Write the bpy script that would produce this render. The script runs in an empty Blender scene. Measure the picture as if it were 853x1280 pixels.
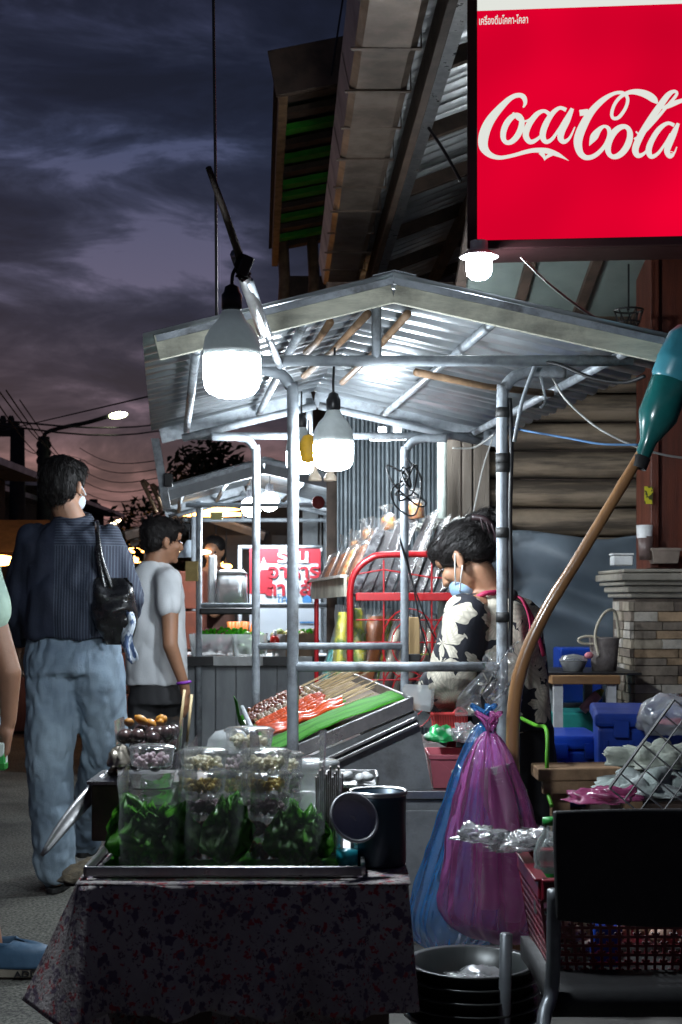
import bpy, bmesh, math, random
from mathutils import Vector, Matrix, noise, Euler
V = Vector; PI = math.pi; R = math.radians
random.seed(7)
S = bpy.context.scene; COL = S.collection
# ---------------------------------------------------------------- camera
F, CX, HY, CH = 1778.0, 426.5, 745.0, 1.18      # focal length in photo pixels, axis, horizon row, eye height (m)
def P(px, py, Y): return V(((px-CX)/F*Y, Y, CH+(HY-py)/F*Y))
cam = bpy.data.cameras.new('camera'); co = bpy.data.objects.new('camera', cam); COL.objects.link(co)
cam.sensor_fit = 'VERTICAL'; cam.sensor_height = 36; cam.lens = 36*F/1280
cam.shift_y = (HY-640)/1280.0; cam.clip_start = .1; cam.clip_end = 3000
co.location = (0, 0, CH); co.rotation_euler = (PI/2, 0, 0); S.camera = co
cam.dof.use_dof = True; cam.dof.focus_distance = 3.7; cam.dof.aperture_fstop = 11
# ---------------------------------------------------------------- sky and light
W = bpy.data.worlds.new('World'); S.world = W; W.use_nodes = True
nt = W.node_tree; nt.nodes.clear()
def nd(nt, t, **k):
    n = nt.nodes.new(t)
    for a, b in k.items():
        if a in n.inputs: n.inputs[a].default_value = b
        else: setattr(n, a, b)
    return n
def ramp(nt, stops, interp='LINEAR'):
    n = nt.nodes.new('ShaderNodeValToRGB'); c = n.color_ramp; c.interpolation = interp
    while len(c.elements) > 1: c.elements.remove(c.elements[-1])
    c.elements[0].position = stops[0][0]; c.elements[0].color = tuple(stops[0][1])+(1,)
    for p, col in stops[1:]:
        e = c.elements.new(p); e.color = tuple(col)+(1,)
    return n
SUN_EL, SUN_ROT = R(1.0), R(-25)
sky = nd(nt, 'ShaderNodeTexSky', sky_type='NISHITA', sun_disc=False, sun_elevation=SUN_EL, sun_rotation=SUN_ROT)
bg1 = nd(nt, 'ShaderNodeBackground', Strength=.05); nt.links.new(sky.outputs[0], bg1.inputs[0])
bg1.inputs[1].default_value = .005
tc = nd(nt, 'ShaderNodeTexCoord'); sep = nd(nt, 'ShaderNodeSeparateXYZ'); nt.links.new(tc.outputs['Generated'], sep.inputs[0])
g = ramp(nt, [(0, (.045,.031,.040)), (.035, (.060,.040,.050)), (.085, (.074,.050,.058)), (.12, (.036,.032,.050)), (.2, (.018,.022,.044)), (.30, (.0088,.0145,.036)), (.40, (.006,.0085,.022)), (1, (.003,.0045,.012))])
nt.links.new(sep.outputs[2], g.inputs[0])
mp = nd(nt, 'ShaderNodeMapping'); mp.inputs['Scale'].default_value = (1, 1, 3.2); nt.links.new(tc.outputs['Generated'], mp.inputs[0])
n1 = nd(nt, 'ShaderNodeTexNoise', Scale=8.0, Detail=9.0, Roughness=.60, Distortion=.4); nt.links.new(mp.outputs[0], n1.inputs[0])
r1 = ramp(nt, [(.38, (.62,.66,.72)), (.49, (.95,.95,1)), (.56, (1.6,1.45,1.35)), (.63, (3.0,2.5,2.2)), (.70, (6.5,4.9,4.0))])
acc = n1.outputs[0]
for px_, py_, w_, k_ in ((205,305,.0026,.20), (60,345,.0022,.10), (165,250,.003,.06), (150,590,.004,.05), (330,620,.004,.06)):   # cloud banks, by direction
    dv_ = V(((px_-CX)/F, 1, (HY-py_)/F)).normalized(); sb_ = nd(nt, 'ShaderNodeVectorMath', operation='SUBTRACT'); nt.links.new(tc.outputs['Generated'], sb_.inputs[0]); sb_.inputs[1].default_value = dv_
    sc_ = nd(nt, 'ShaderNodeVectorMath', operation='MULTIPLY'); nt.links.new(sb_.outputs[0], sc_.inputs[0]); sc_.inputs[1].default_value = (1, 1, 2.6)
    dt_ = nd(nt, 'ShaderNodeVectorMath', operation='DOT_PRODUCT'); nt.links.new(sc_.outputs[0], dt_.inputs[0]); nt.links.new(sc_.outputs[0], dt_.inputs[1])
    mr_ = nd(nt, 'ShaderNodeMapRange', interpolation_type='SMOOTHSTEP'); mr_.inputs['From Max'].default_value = w_*3; mr_.inputs['To Min'].default_value = k_; mr_.inputs['To Max'].default_value = 0; nt.links.new(dt_.outputs['Value'], mr_.inputs[0])
    aa_ = nd(nt, 'ShaderNodeMath', operation='ADD'); nt.links.new(acc, aa_.inputs[0]); nt.links.new(mr_.outputs[0], aa_.inputs[1]); acc = aa_.outputs[0]
nt.links.new(acc, r1.inputs[0])
mx = nd(nt, 'ShaderNodeMix', data_type='RGBA', blend_type='MULTIPLY'); mx.inputs[0].default_value = 1
nt.links.new(g.outputs[0], mx.inputs[6]); nt.links.new(r1.outputs[0], mx.inputs[7])
bg2 = nd(nt, 'ShaderNodeBackground', Strength=1.0); nt.links.new(mx.outputs[2], bg2.inputs[0])
ad = nd(nt, 'ShaderNodeAddShader'); nt.links.new(bg1.outputs[0], ad.inputs[0]); nt.links.new(bg2.outputs[0], ad.inputs[1])
wo = nd(nt, 'ShaderNodeOutputWorld'); nt.links.new(ad.outputs[0], wo.inputs[0])
sl = bpy.data.lights.new('sun', 'SUN'); sl.energy = .02; sl.angle = R(20); sl.color = (1, .75, .7)
so = bpy.data.objects.new('sun', sl); COL.objects.link(so)
so.rotation_euler = (PI/2-SUN_EL-R(3), 0, PI+R(25))
S.view_settings.view_transform = 'Standard'; S.view_settings.look = 'None'; S.view_settings.exposure = 0.0; S.view_settings.gamma = 1
S.cycles.max_bounces = 7; S.cycles.transparent_max_bounces = 24; S.cycles.diffuse_bounces = 3
S.cycles.glossy_bounces = 3; S.cycles.sample_clamp_indirect = 4; S.cycles.use_denoising = True
S.cycles.caustics_reflective = False; S.cycles.caustics_refractive = False
# ---------------------------------------------------------------- mesh helpers
def frame_of(d, up=V((0,0,1))):
    d = d.normalized()
    if abs(d.dot(up)) > .98: up = V((0,1,0)) if abs(d.y) < .9 else V((1,0,0))
    x = d.cross(up).normalized(); y = x.cross(d).normalized()
    return x, y, d
def sp(pts, n=6, closed=False):
    pts = [V(p) for p in pts]; out = []; m = len(pts)
    rng = range(m if closed else m-1)
    for i in rng:
        if closed: a, b, c, d = pts[i-1], pts[i], pts[(i+1)%m], pts[(i+2)%m]
        else: a, b, c, d = pts[max(i-1,0)], pts[i], pts[i+1], pts[min(i+2,m-1)]
        for k in range(n):
            t = k/n
            out.append(.5*((2*b)+(c-a)*t+(2*a-5*b+4*c-d)*t*t+(3*b-a-3*c+d)*t**3))
    if not closed: out.append(pts[-1])
    return out
def nz(p, s=1.0): return noise.noise(V(p)*s)
class MB:
    def __init__(s): s.v = []; s.f = []
    def add(s, vs, fs):
        o = len(s.v); s.v += [V(a) for a in vs]; s.f += [tuple(i+o for i in f) for f in fs]; return s
    def box(s, c, d, rot=None):
        c = V(c); h = V(d)/2; M = Euler(rot).to_matrix() if rot else Matrix.Identity(3)
        vs = [c+M@V((sx*h.x, sy*h.y, sz*h.z)) for sx in (-1,1) for sy in (-1,1) for sz in (-1,1)]
        return s.add(vs, [(0,1,3,2),(4,6,7,5),(0,4,5,1),(2,3,7,6),(0,2,6,4),(1,5,7,3)])
    def beam(s, a, b, w, h, up=V((0,0,1))):
        a = V(a); b = V(b); x, y, d = frame_of(b-a, up); vs = []
        for p in (a, b):
            for i, j in ((-1,-1),(1,-1),(1,1),(-1,1)): vs.append(p+x*(i*w/2)+y*(j*h/2))
        return s.add(vs, [(0,1,2,3),(7,6,5,4),(0,4,5,1),(1,5,6,2),(2,6,7,3),(3,7,4,0)])
    def tube(s, pts, r, n=8, cap=True, flat=1.0, closed=False):
        pts = [V(p) for p in pts]; m = len(pts)
        rs = r if isinstance(r, (list, tuple)) else [r]*m
        vs = []; x, y, d = frame_of(pts[1]-pts[0]); fs = []
        for i, p in enumerate(pts):
            if closed: t = (pts[(i+1)%m]-pts[i-1])
            else: t = pts[min(i+1,m-1)]-pts[max(i-1,0)]
            if t.length < 1e-9: t = d
            t = t.normalized()
            x = (x-t*x.dot(t)).normalized(); y = t.cross(x)
            for k in range(n):
                a = 2*PI*k/n; vs.append(p+x*(math.cos(a)*rs[i])+y*(math.sin(a)*rs[i]*flat))
        for i in range(m if closed else m-1):
            j = (i+1) % m
            for k in range(n): fs.append((i*n+k, i*n+(k+1)%n, j*n+(k+1)%n, j*n+k))
        if cap and not closed: fs.append(tuple(range(n))[::-1]); fs.append(tuple((m-1)*n+k for k in range(n)))
        return s.add(vs, fs)
    def capsule(s, a, b, ra, rb, n=12, flat=1.0):
        a = V(a); b = V(b); d = (b-a); L = max(d.length, 1e-5); d = d/L; pts = []; rs = []
        for k in range(5):
            t = k/4*PI/2; pts.append(a-d*(ra*math.cos(t))); rs.append(max(ra*math.sin(t), ra*.08))
        for k in range(5):
            t = k/4*PI/2; pts.append(b+d*(rb*math.sin(t))); rs.append(max(rb*math.cos(t), rb*.08))
        return s.tube(pts, rs, n, flat=flat)
    def ell(s, c, r, rot=None, n=14):
        c = V(c); M = Euler(rot).to_matrix() if rot else Matrix.Identity(3); m = n//2+1; vs = []; fs = []
        for i in range(m+1):
            t = PI*i/m
            for k in range(n):
                a = 2*PI*k/n; vs.append(c+M@V((r[0]*math.sin(t)*math.cos(a)+(1e-5*math.cos(a)), r[1]*math.sin(t)*math.sin(a)+(1e-5*math.sin(a)), r[2]*math.cos(t))))
        for i in range(m):
            for k in range(n): fs.append((i*n+k, (i+1)*n+k, (i+1)*n+(k+1)%n, i*n+(k+1)%n))
        return s.add(vs, fs)
    def loft(s, rings, n=20, cap=True):
        vs = []; fs = []; m = len(rings)
        for q in rings:
            c, rx, ry = V(q[0]), q[1], q[2]; e = q[3] if len(q) > 3 else 1.0
            for k in range(n):
                a = 2*PI*k/n; ca, sa = math.cos(a), math.sin(a)
                vs.append(c+V((rx*math.copysign(abs(ca)**e, ca), ry*math.copysign(abs(sa)**e, sa), 0)))
        for i in range(m-1):
            for k in range(n): fs.append((i*n+k, i*n+(k+1)%n, (i+1)*n+(k+1)%n, (i+1)*n+k))
        if cap: fs.append(tuple(range(n))[::-1]); fs.append(tuple((m-1)*n+k for k in range(n)))
        return s.add(vs, fs)
    def lathe(s, prof, c=(0,0,0), n=24, M=None):
        c = V(c); vs = []; fs = []; m = len(prof)
        for r, z in prof:
            for k in range(n):
                a = 2*PI*k/n; p = V((max(r,1e-5)*math.cos(a), max(r,1e-5)*math.sin(a), z)); vs.append(c+(M@p if M else p))
        for i in range(m-1):
            for k in range(n): fs.append((i*n+k, i*n+(k+1)%n, (i+1)*n+(k+1)%n, (i+1)*n+k))
        return s.add(vs, fs)
    def grid(s, nu, nv, fn, closed_u=False):
        vs = [fn(i/(nu if closed_u else nu-1 or 1), j/(nv-1)) for i in range(nu) for j in range(nv)]; fs = []
        for i in range(nu if closed_u else nu-1):
            for j in range(nv-1): fs.append((i*nv+j, ((i+1)%nu)*nv+j, ((i+1)%nu)*nv+j+1, i*nv+j+1))
        return s.add(vs, fs)
    def prism(s, poly, off):
        poly = [V(p) for p in poly]; off = V(off); n = len(poly)
        return s.add(poly+[p+off for p in poly], [tuple(range(n))[::-1], tuple(range(n, 2*n))]+[(i, (i+1)%n, n+(i+1)%n, n+i) for i in range(n)])
    def build(s, name, mat, parent=None, smooth=False, bevel=0, solid=0, remesh=0, sm=0, wr=0, wrs=10, sub=0):
        me = bpy.data.meshes.new(name); L = world_of(parent).inverted() if parent else Matrix.Identity(4)
        me.from_pydata([L@v for v in s.v], [], s.f)
        bm = bmesh.new(); bm.from_mesh(me); bmesh.ops.recalc_face_normals(bm, faces=bm.faces); bm.to_mesh(me); bm.free()
        o = bpy.data.objects.new(name, me); COL.objects.link(o)
        if remesh:
            md = o.modifiers.new('r', 'REMESH'); md.mode = 'VOXEL'; md.voxel_size = remesh; md.adaptivity = 0
            if sm: md = o.modifiers.new('s', 'SMOOTH'); md.iterations = sm; md.factor = .5
            dg = bpy.context.evaluated_depsgraph_get(); ne = bpy.data.meshes.new_from_object(o.evaluated_get(dg))
            o.modifiers.clear(); o.data = ne; bpy.data.meshes.remove(me); ne.name = name; me = ne; smooth = True
        if wr:
            me.update(); no = [v.normal.copy() for v in me.vertices]
            for v, nn in zip(me.vertices, no):
                q = V((v.co.x*wrs, v.co.y*wrs, v.co.z*wrs*.45)); t = noise.noise(q)+.5*noise.noise(q*2.3)
                v.co += nn*(wr*(abs(t)*1.6-.5))
        if isinstance(mat, (list, tuple)):
            for q in mat: me.materials.append(q)
        else: me.materials.append(mat)
        if smooth:
            for p in me.polygons: p.use_smooth = True
        if parent: o.parent = parent
        if solid: md = o.modifiers.new('solid', 'SOLIDIFY'); md.thickness = solid; md.offset = 0
        if sub: md = o.modifiers.new('sub', 'SUBSURF'); md.levels = sub; md.render_levels = sub
        if bevel: md = o.modifiers.new('bevel', 'BEVEL'); md.width = bevel; md.segments = 2; md.limit_method = 'ANGLE'; md.angle_limit = R(40)
        return o
def world_of(o):
    m = o.matrix_basis.copy()
    while o.parent: o = o.parent; m = o.matrix_basis @ m
    return m
def tag(o, label, cat, group=None, kind=None):
    if label: o['label'] = label
    if cat: o['category'] = cat
    if group: o['group'] = group
    if kind: o['kind'] = kind
    return o
def T(name, label, cat, loc=(0,0,0), group=None, rz=0):
    o = bpy.data.objects.new(name, None); COL.objects.link(o); o.location = loc; o.rotation_euler = (0,0,rz); o.empty_display_size = .1
    return tag(o, label, cat, group)
def struct(o): o['kind'] = 'structure'; return o
def dup(o, loc=None, rz=None, label=None, parent=None, scale=None):
    c = o.copy(); COL.objects.link(c)
    if parent: c.parent = parent
    if loc is not None: c.location = loc
    if rz is not None: c.rotation_euler = (0,0,rz)
    if scale is not None: c.scale = (scale,)*3 if not isinstance(scale, tuple) else scale
    if label: c['label'] = label
    for ch in list(o.children): dup(ch, parent=c)
    return c
def piece(o, loc, parent=None, rot=None, scale=None):
    c = o.copy(); COL.objects.link(c); c.location = loc
    if parent: c.parent = parent
    if rot is not None: c.rotation_euler = rot
    if scale is not None: c.scale = scale
    return c
def text_mesh(body, size, ext=.001, bold=0, align='CENTER'):
    cu = bpy.data.curves.new('t', 'FONT'); cu.body = body; cu.size = size; cu.extrude = ext; cu.offset = bold; cu.align_x = align; cu.resolution_u = 3
    o = bpy.data.objects.new('t', cu); COL.objects.link(o); bpy.context.view_layer.update()
    me = bpy.data.meshes.new_from_object(o.evaluated_get(bpy.context.evaluated_depsgraph_get()))
    bpy.data.objects.remove(o); return me
def text_part(body, size, M, mat, parent, ext=.001, bold=0, name='lettering'):
    me = text_mesh(body, size, ext, bold); me.transform(world_of(parent).inverted()@M if parent else M); me.materials.clear(); me.materials.append(mat)
    o = bpy.data.objects.new(name, me); COL.objects.link(o); o.parent = parent; return o
# ---------------------------------------------------------------- materials
MATS = {}
def mat(name, col, rough=.6, metal=0, col2=None, sc=12, bump=.0, bsc=60, st=(1,1,1), det=4, lo=.4, hi=.65, spec=.5, sss=0, emit=None, es=0, trans=0, coat=0, grime=0):
    if name in MATS: return MATS[name]
    m = bpy.data.materials.new(name); m.use_nodes = True; t = m.node_tree; b = t.nodes['Principled BSDF']; MATS[name] = m
    b.inputs['Roughness'].default_value = rough; b.inputs['Metallic'].default_value = metal; b.inputs['Specular IOR Level'].default_value = spec
    b.inputs['Base Color'].default_value = tuple(col)+(1,)
    if coat: b.inputs['Coat Weight'].default_value = coat; b.inputs['Coat Roughness'].default_value = .15
    if sss: b.inputs['Subsurface Weight'].default_value = sss; b.inputs['Subsurface Radius'].default_value = (.02,.008,.004); b.inputs['Subsurface Scale'].default_value = .5
    if trans: b.inputs['Transmission Weight'].default_value = trans
    if emit: b.inputs['Emission Color'].default_value = tuple(emit)+(1,); b.inputs['Emission Strength'].default_value = es
    co = nd(t, 'ShaderNodeTexCoord'); mp = nd(t, 'ShaderNodeMapping'); mp.inputs['Scale'].default_value = st; t.links.new(co.outputs['Object'], mp.inputs[0])
    if col2 is None: col2 = tuple(c*.72 for c in col)
    n = nd(t, 'ShaderNodeTexNoise', Scale=sc, Detail=float(det), Roughness=.6); t.links.new(mp.outputs[0], n.inputs[0])
    r = ramp(t, [(lo, col), (hi, col2)]); t.links.new(n.outputs[0], r.inputs[0]); out = r.outputs[0]
    if grime:
        n3 = nd(t, 'ShaderNodeTexNoise', Scale=sc*.35, Detail=6.0, Roughness=.7); t.links.new(co.outputs['Object'], n3.inputs[0])
        r3 = ramp(t, [(.5, (0,0,0)), (.7, (grime,)*3)]); t.links.new(n3.outputs[0], r3.inputs[0])
        mm = nd(t, 'ShaderNodeMix', data_type='RGBA'); t.links.new(r3.outputs[0], mm.inputs[0]); t.links.new(out, mm.inputs[6]); mm.inputs[7].default_value = (.06,.05,.04,1); out = mm.outputs[2]
    t.links.new(out, b.inputs['Base Color'])
    rr = nd(t, 'ShaderNodeMapRange'); rr.inputs['To Min'].default_value = max(rough-.08, .03); rr.inputs['To Max'].default_value = min(rough+.12, 1)
    t.links.new(n.outputs[0], rr.inputs[0]); t.links.new(rr.outputs[0], b.inputs['Roughness'])
    if bump:
        n2 = nd(t, 'ShaderNodeTexNoise', Scale=float(bsc), Detail=5.0, Roughness=.6); t.links.new(mp.outputs[0], n2.inputs[0])
        bu = nd(t, 'ShaderNodeBump', Strength=min(bump,1.0), Distance=.004); t.links.new(n2.outputs[0], bu.inputs['Height']); t.links.new(bu.outputs[0], b.inputs['Normal'])
    return m
def emis(name, col, s):
    if name in MATS: return MATS[name]
    m = bpy.data.materials.new(name); m.use_nodes = True; t = m.node_tree; t.nodes.clear()
    e = nd(t, 'ShaderNodeEmission', Strength=s); e.inputs[0].default_value = tuple(col)+(1,)
    o = nd(t, 'ShaderNodeOutputMaterial'); t.links.new(e.outputs[0], o.inputs[0]); MATS[name] = m; return m
def film(name, col, a=.25, rough=.08, edge=.75, tl_=.5, gloss=1.0):
    """thin plastic: clear face-on, denser at grazing angles, glossy"""
    if name in MATS: return MATS[name]
    m = bpy.data.materials.new(name); m.use_nodes = True; t = m.node_tree; t.nodes.clear()
    tr = nd(t, 'ShaderNodeBsdfTransparent'); tr.inputs[0].default_value = (1,1,1,1)
    df = nd(t, 'ShaderNodeBsdfDiffuse'); df.inputs[0].default_value = tuple(col)+(1,)
    tl = nd(t, 'ShaderNodeBsdfTranslucent'); tl.inputs[0].default_value = tuple(col)+(1,)
    gl = nd(t, 'ShaderNodeBsdfGlossy', Roughness=rough); gl.inputs[0].default_value = (1,1,1,1)
    m1 = nd(t, 'ShaderNodeMixShader'); m1.inputs[0].default_value = tl_; t.links.new(df.outputs[0], m1.inputs[1]); t.links.new(tl.outputs[0], m1.inputs[2])
    lw = nd(t, 'ShaderNodeLayerWeight', Blend=.35); mr = nd(t, 'ShaderNodeMapRange'); mr.inputs['To Min'].default_value = a; mr.inputs['To Max'].default_value = edge
    t.links.new(lw.outputs['Facing'], mr.inputs[0])
    m2 = nd(t, 'ShaderNodeMixShader'); t.links.new(mr.outputs[0], m2.inputs[0]); t.links.new(tr.outputs[0], m2.inputs[1]); t.links.new(m1.outputs[0], m2.inputs[2])
    fr = nd(t, 'ShaderNodeFresnel', IOR=1.5); mg = nd(t, 'ShaderNodeMath', operation='MULTIPLY_ADD'); mg.inputs[1].default_value = gloss; mg.inputs[2].default_value = .02
    t.links.new(fr.outputs[0], mg.inputs[0])
    m3 = nd(t, 'ShaderNodeMixShader'); t.links.new(mg.outputs[0], m3.inputs[0]); t.links.new(m2.outputs[0], m3.inputs[1]); t.links.new(gl.outputs[0], m3.inputs[2])
    n = nd(t, 'ShaderNodeTexNoise', Scale=55.0, Detail=4.0, Distortion=.8); co = nd(t, 'ShaderNodeTexCoord'); t.links.new(co.outputs['Object'], n.inputs[0])
    bu = nd(t, 'ShaderNodeBump', Strength=.75, Distance=.004); t.links.new(n.outputs[0], bu.inputs['Height']); t.links.new(bu.outputs[0], gl.inputs['Normal'])
    o = nd(t, 'ShaderNodeOutputMaterial'); t.links.new(m3.outputs[0], o.inputs[0]); MATS[name] = m; return m
def lucent(m, f, col):
    t = m.node_tree; o = [n for n in t.nodes if n.type == 'OUTPUT_MATERIAL'][0]; b = t.nodes['Principled BSDF']
    tl = nd(t, 'ShaderNodeBsdfTranslucent'); tl.inputs[0].default_value = tuple(col)+(1,)
    lk = b.inputs['Base Color'].links
    if lk and col is not None and max(col) > .99: t.links.new(lk[0].from_socket, tl.inputs[0])
    mx = nd(t, 'ShaderNodeMixShader'); mx.inputs[0].default_value = f; t.links.new(b.outputs[0], mx.inputs[1]); t.links.new(tl.outputs[0], mx.inputs[2]); t.links.new(mx.outputs[0], o.inputs[0]); return m
ORD = 'first second third fourth fifth sixth seventh eighth ninth tenth eleventh twelfth thirteenth fourteenth fifteenth sixteenth'.split()
galv = mat('galvanised pipe', (.42,.46,.50), .42, .25, col2=(.28,.31,.34), sc=22, bump=.4, bsc=120, grime=.8)
paintpipe = mat('grey painted pipe', (.37,.41,.45), .5, .0, col2=(.25,.28,.31), sc=16, bump=.5, bsc=90, grime=.85)
steel = mat('steel', (.5,.5,.5), .28, .9, col2=(.36,.36,.37), sc=20, bump=.15, grime=.3)
sheetm = mat('corrugated sheet', (.50,.54,.57), .32, .65, col2=(.36,.39,.42), sc=6, bump=.15, bsc=30, grime=.45)
fascia = mat('cream painted board', (.66,.65,.52), .6, 0, col2=(.48,.48,.39), sc=9, bump=.6, bsc=50, st=(1,1,5), grime=.65)
wood = mat('weathered wood', (.26,.16,.09), .6, 0, col2=(.15,.09,.05), sc=14, bump=.6, bsc=40, st=(1,1,1))
darkwood = mat('dark wood', (.085,.055,.04), .65, 0, col2=(.045,.03,.022), sc=10, bump=.5)
redwood = mat('red stained timber', (.14,.035,.018), .45, 0, col2=(.08,.02,.011), sc=7, bump=.4, st=(3,3,.4))
black = mat('black plastic', (.012,.012,.014), .4)
rubber = mat('black rubber', (.02,.02,.02), .6)
greymetal = mat('galvanised panel', (.28,.295,.305), .5, .35, col2=(.19,.20,.21), sc=9, bump=.4, bsc=45, grime=.85)
white_pl = mat('white plastic', (.75,.76,.76), .4)
clear = film('clear plastic', (.75,.8,.82), .012, .07, .26, gloss=.8)
packf = film('clear wrap', (.7,.73,.75), .05, .28, .35, gloss=.45)
crinkle = film('crinkled plastic', (.8,.82,.84), .16, .12, .7)
milky = film('milky plastic', (.8,.84,.86), .42, .15, .8)
# ================================================================ setting
asph = mat('asphalt', (.10,.10,.09), .8, 0, col2=(.045,.045,.042), sc=2.4, bump=1.0, bsc=90, det=8, grime=.4)
conc = mat('concrete', (.20,.195,.18), .8, 0, col2=(.12,.115,.11), sc=3, bump=.8, bsc=40, det=8, grime=.6)
# coarse gravelly grain on the asphalt
t = asph.node_tree; b = t.nodes['Principled BSDF']; lk = b.inputs['Base Color'].links[0].from_socket
co_ = nd(t, 'ShaderNodeTexCoord'); vo = nd(t, 'ShaderNodeTexNoise', Scale=85.0, Detail=4.0); t.links.new(co_.outputs['Object'], vo.inputs[0])
rr_ = ramp(t, [(.38, (.4,.4,.4)), (.60, (2.0,1.95,1.85))]); t.links.new(vo.outputs[0], rr_.inputs[0])
mm_ = nd(t, 'ShaderNodeMix', data_type='RGBA', blend_type='MULTIPLY'); mm_.inputs[0].default_value = 1; t.links.new(lk, mm_.inputs[6]); t.links.new(rr_.outputs[0], mm_.inputs[7]); t.links.new(mm_.outputs[2], b.inputs['Base Color'])
struct(MB().grid(30, 30, lambda u, v: V(((u-.5)*1200, -60+v*1500, 0))).build('road', asph))
def apron(u, v):
    y = -1+v*11.6; return V((-.35-.1226*(y-2)+u*(5.2), y, .004))
struct(MB().grid(12, 24, apron).build('pavement', conc))
# ---- corrugated sheet between ridge and eave, waves running down the slope
def corr(a0, a1, b0, b1, pitch=.125, amp=.013, ns=6):
    """a0-a1: ridge line, b0-b1: eave line; corrugation counted along the line"""
    a0, a1, b0, b1 = map(V, (a0, a1, b0, b1)); L = (a1-a0).length; n = max(3, int(L/pitch*ns)); up = V((0,0,1))
    def fn(u, v):
        p = (a0.lerp(a1, u)).lerp(b0.lerp(b1, u), v); x = (u*L/pitch) % 1
        h = max(-1, min(1, 3.2*math.cos(2*PI*x)-1.1))
        return p+up*(amp*h)
    return MB().grid(n+1, 3, fn)
VX = -.1226
def cart_canopy(root, Y0, Y1, apex, le, re, fmat, fh, sheets=3, over=.04, spines=True):
    """gabled stall roof; apex, le, re are (x, z) at Y0"""
    def at(xz, Y): return V((xz[0]+VX*(Y-Y0), Y, xz[1]))
    for side, e in ((0, le), (1, re)):
        for k in range(sheets):
            ya = Y0-over+(Y1+over-Y0+over)*k/sheets; yb = Y0-over+(Y1+2*over-Y0)*(k+1)/sheets
            dz = .004*k
            a0, a1, b0, b1 = at(apex, ya), at(apex, yb+.03), at(e, ya), at(e, yb+.03)
            off = V((0,0,fh*.5+dz)); ext = (b0-a0).normalized()*.07
            corr(a0+off, a1+off, b0+off+ext, b1+off+ext).build('roof_sheet', sheetm, root, smooth=True, solid=.0012)
    # ridge cap
    a, b2 = at(apex, Y0-.05)+V((0,0,fh*.5+.016)), at(apex, Y1+.06)+V((0,0,fh*.5+.016))
    m = MB(); dl = (V((le[0]-apex[0],0,le[1]-apex[1]))).normalized()*.06; dr = (V((re[0]-apex[0],0,re[1]-apex[1]))).normalized()*.06
    m.grid(3, 3, lambda u, v: a.lerp(b2, v)+(dl*(1-2*u) if u < .5 else dr*(2*u-1))+V((0,0,0)))
    m.build('ridge_cap', galv, root, solid=.002)
    # gable fascia boards, front and rear
    for Y, fm in ((Y0-.03, fmat), (Y1+.03, galv)):
        for e in (le, re):
            A, B = at(apex, Y), at(e, Y); g0 = (B-A).normalized()
            MB().beam(A+g0*.004, B+g0*.03, .018, fh, V((0,0,1))).build('fascia_board', fm, root, bevel=.002)
            if fm is fmat: MB().beam(A+V((0,-.012,fh*.34)), B+V((0,-.012,fh*.34))+g0*.03, .008, fh*.26).build('drip_edge', galv, root)
    # eave rails, purlins, tie bars, rear rafters
    for e, s in ((le, 1), (re, -1)):
        f = lambda t, Y: at((e[0]+(apex[0]-e[0])*t, e[1]+(apex[1]-e[1])*t), Y)
        for t_ in (.13, .62):
            MB().tube([f(t_, Y0+.02)+V((0,0,-.015)), f(t_, Y1-.02)+V((0,0,-.015))], .014, 8).build('eave_rail' if t_ < .3 else 'purlin', galv, root, smooth=True)
        MB().tube([f(.1, Y1-.12)+V((0,0,-.05)), f(.99, Y1-.12)+V((0,0,-.05))], .016, 8).build('rafter', galv, root, smooth=True)
    return at
def street_cart_rest(root, at, Y0, Y1, le, re, apex, tie):
    for Y in (Y0+.08, Y1-.1):
        MB().tube([at((le[0]+.1, tie), Y), at((re[0]-.06, tie), Y)], .0155, 10).build('tie_bar', paintpipe, root, smooth=True)
        MB().tube([at((apex[0]-.03, tie), Y), at((apex[0]-.03, apex[1]-.02), Y)], .014, 8).build('king_post', paintpipe, root, smooth=True)
# ================================================================ first food cart
c1 = T('food_cart', 'nearest food cart with grey pipe frame and corrugated gable roof with cream boards', 'food cart', (.15, 4.1, 0))
Y0, Y1 = 3.9, 5.95
ap1, le1, re1 = (.139, 2.012), (-.475, 1.862), (.885, 1.845)
at1 = cart_canopy(c1, Y0, Y1, ap1, le1, re1, fascia, .068)
street_cart_rest(c1, at1, Y0, Y1, le1, re1, ap1, 1.838)
def post(root, pts, r=.0165, m=paintpipe): return MB().tube(sp(pts, 5), r, 12).build('post', m, root, smooth=True)
PF = lambda px, py, Y=4.04: P(px, py, Y)
def bentpost(root, x, z, Y, dx, ztop=None):
    s = 1 if dx > 0 else -1
    pts = [V((x,Y,.12)), V((x,Y,.6)), V((x,Y,1.2)), V((x,Y,z-.09)), V((x+.008*s,Y,z-.045)), V((x+.035*s,Y,z-.012)), V((x+.08*s,Y,z)), V((x+dx*.6,Y,z)), V((x+dx,Y,z))]
    return post(root, pts)
bentpost(c1, -.137, 1.822, 4.04, -.13); bentpost(c1, .458, 1.815, 4.04, .18)
bentpost(c1, -.341, 1.818, 5.7, -.18); bentpost(c1, .255, 1.812, 5.7, .17)
for Y, z in ((4.04, .979), (5.7, .979)):
    xo = VX*(Y-4.04); MB().tube([V((-.137+xo,Y,z)), V((.458+xo,Y,z))], .0145, 10).build('rail', paintpipe, c1, smooth=True)
# wooden purlin sticks below the sheets
for a, b_ in (((460,392,4.0),(380,470,5.3)), ((510,392,4.05),(428,478,5.4)), ((413,403,3.98),(383,440,4.6)), ((520,465,4.2),(690,492,4.6))):
    A, B = P(*a), P(*b_); MB().tube([A, (A+B)/2+V((0,0,-.01)), B], [.012,.010,.012], 7).build('wooden_stick', wood, c1, smooth=True)
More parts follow.
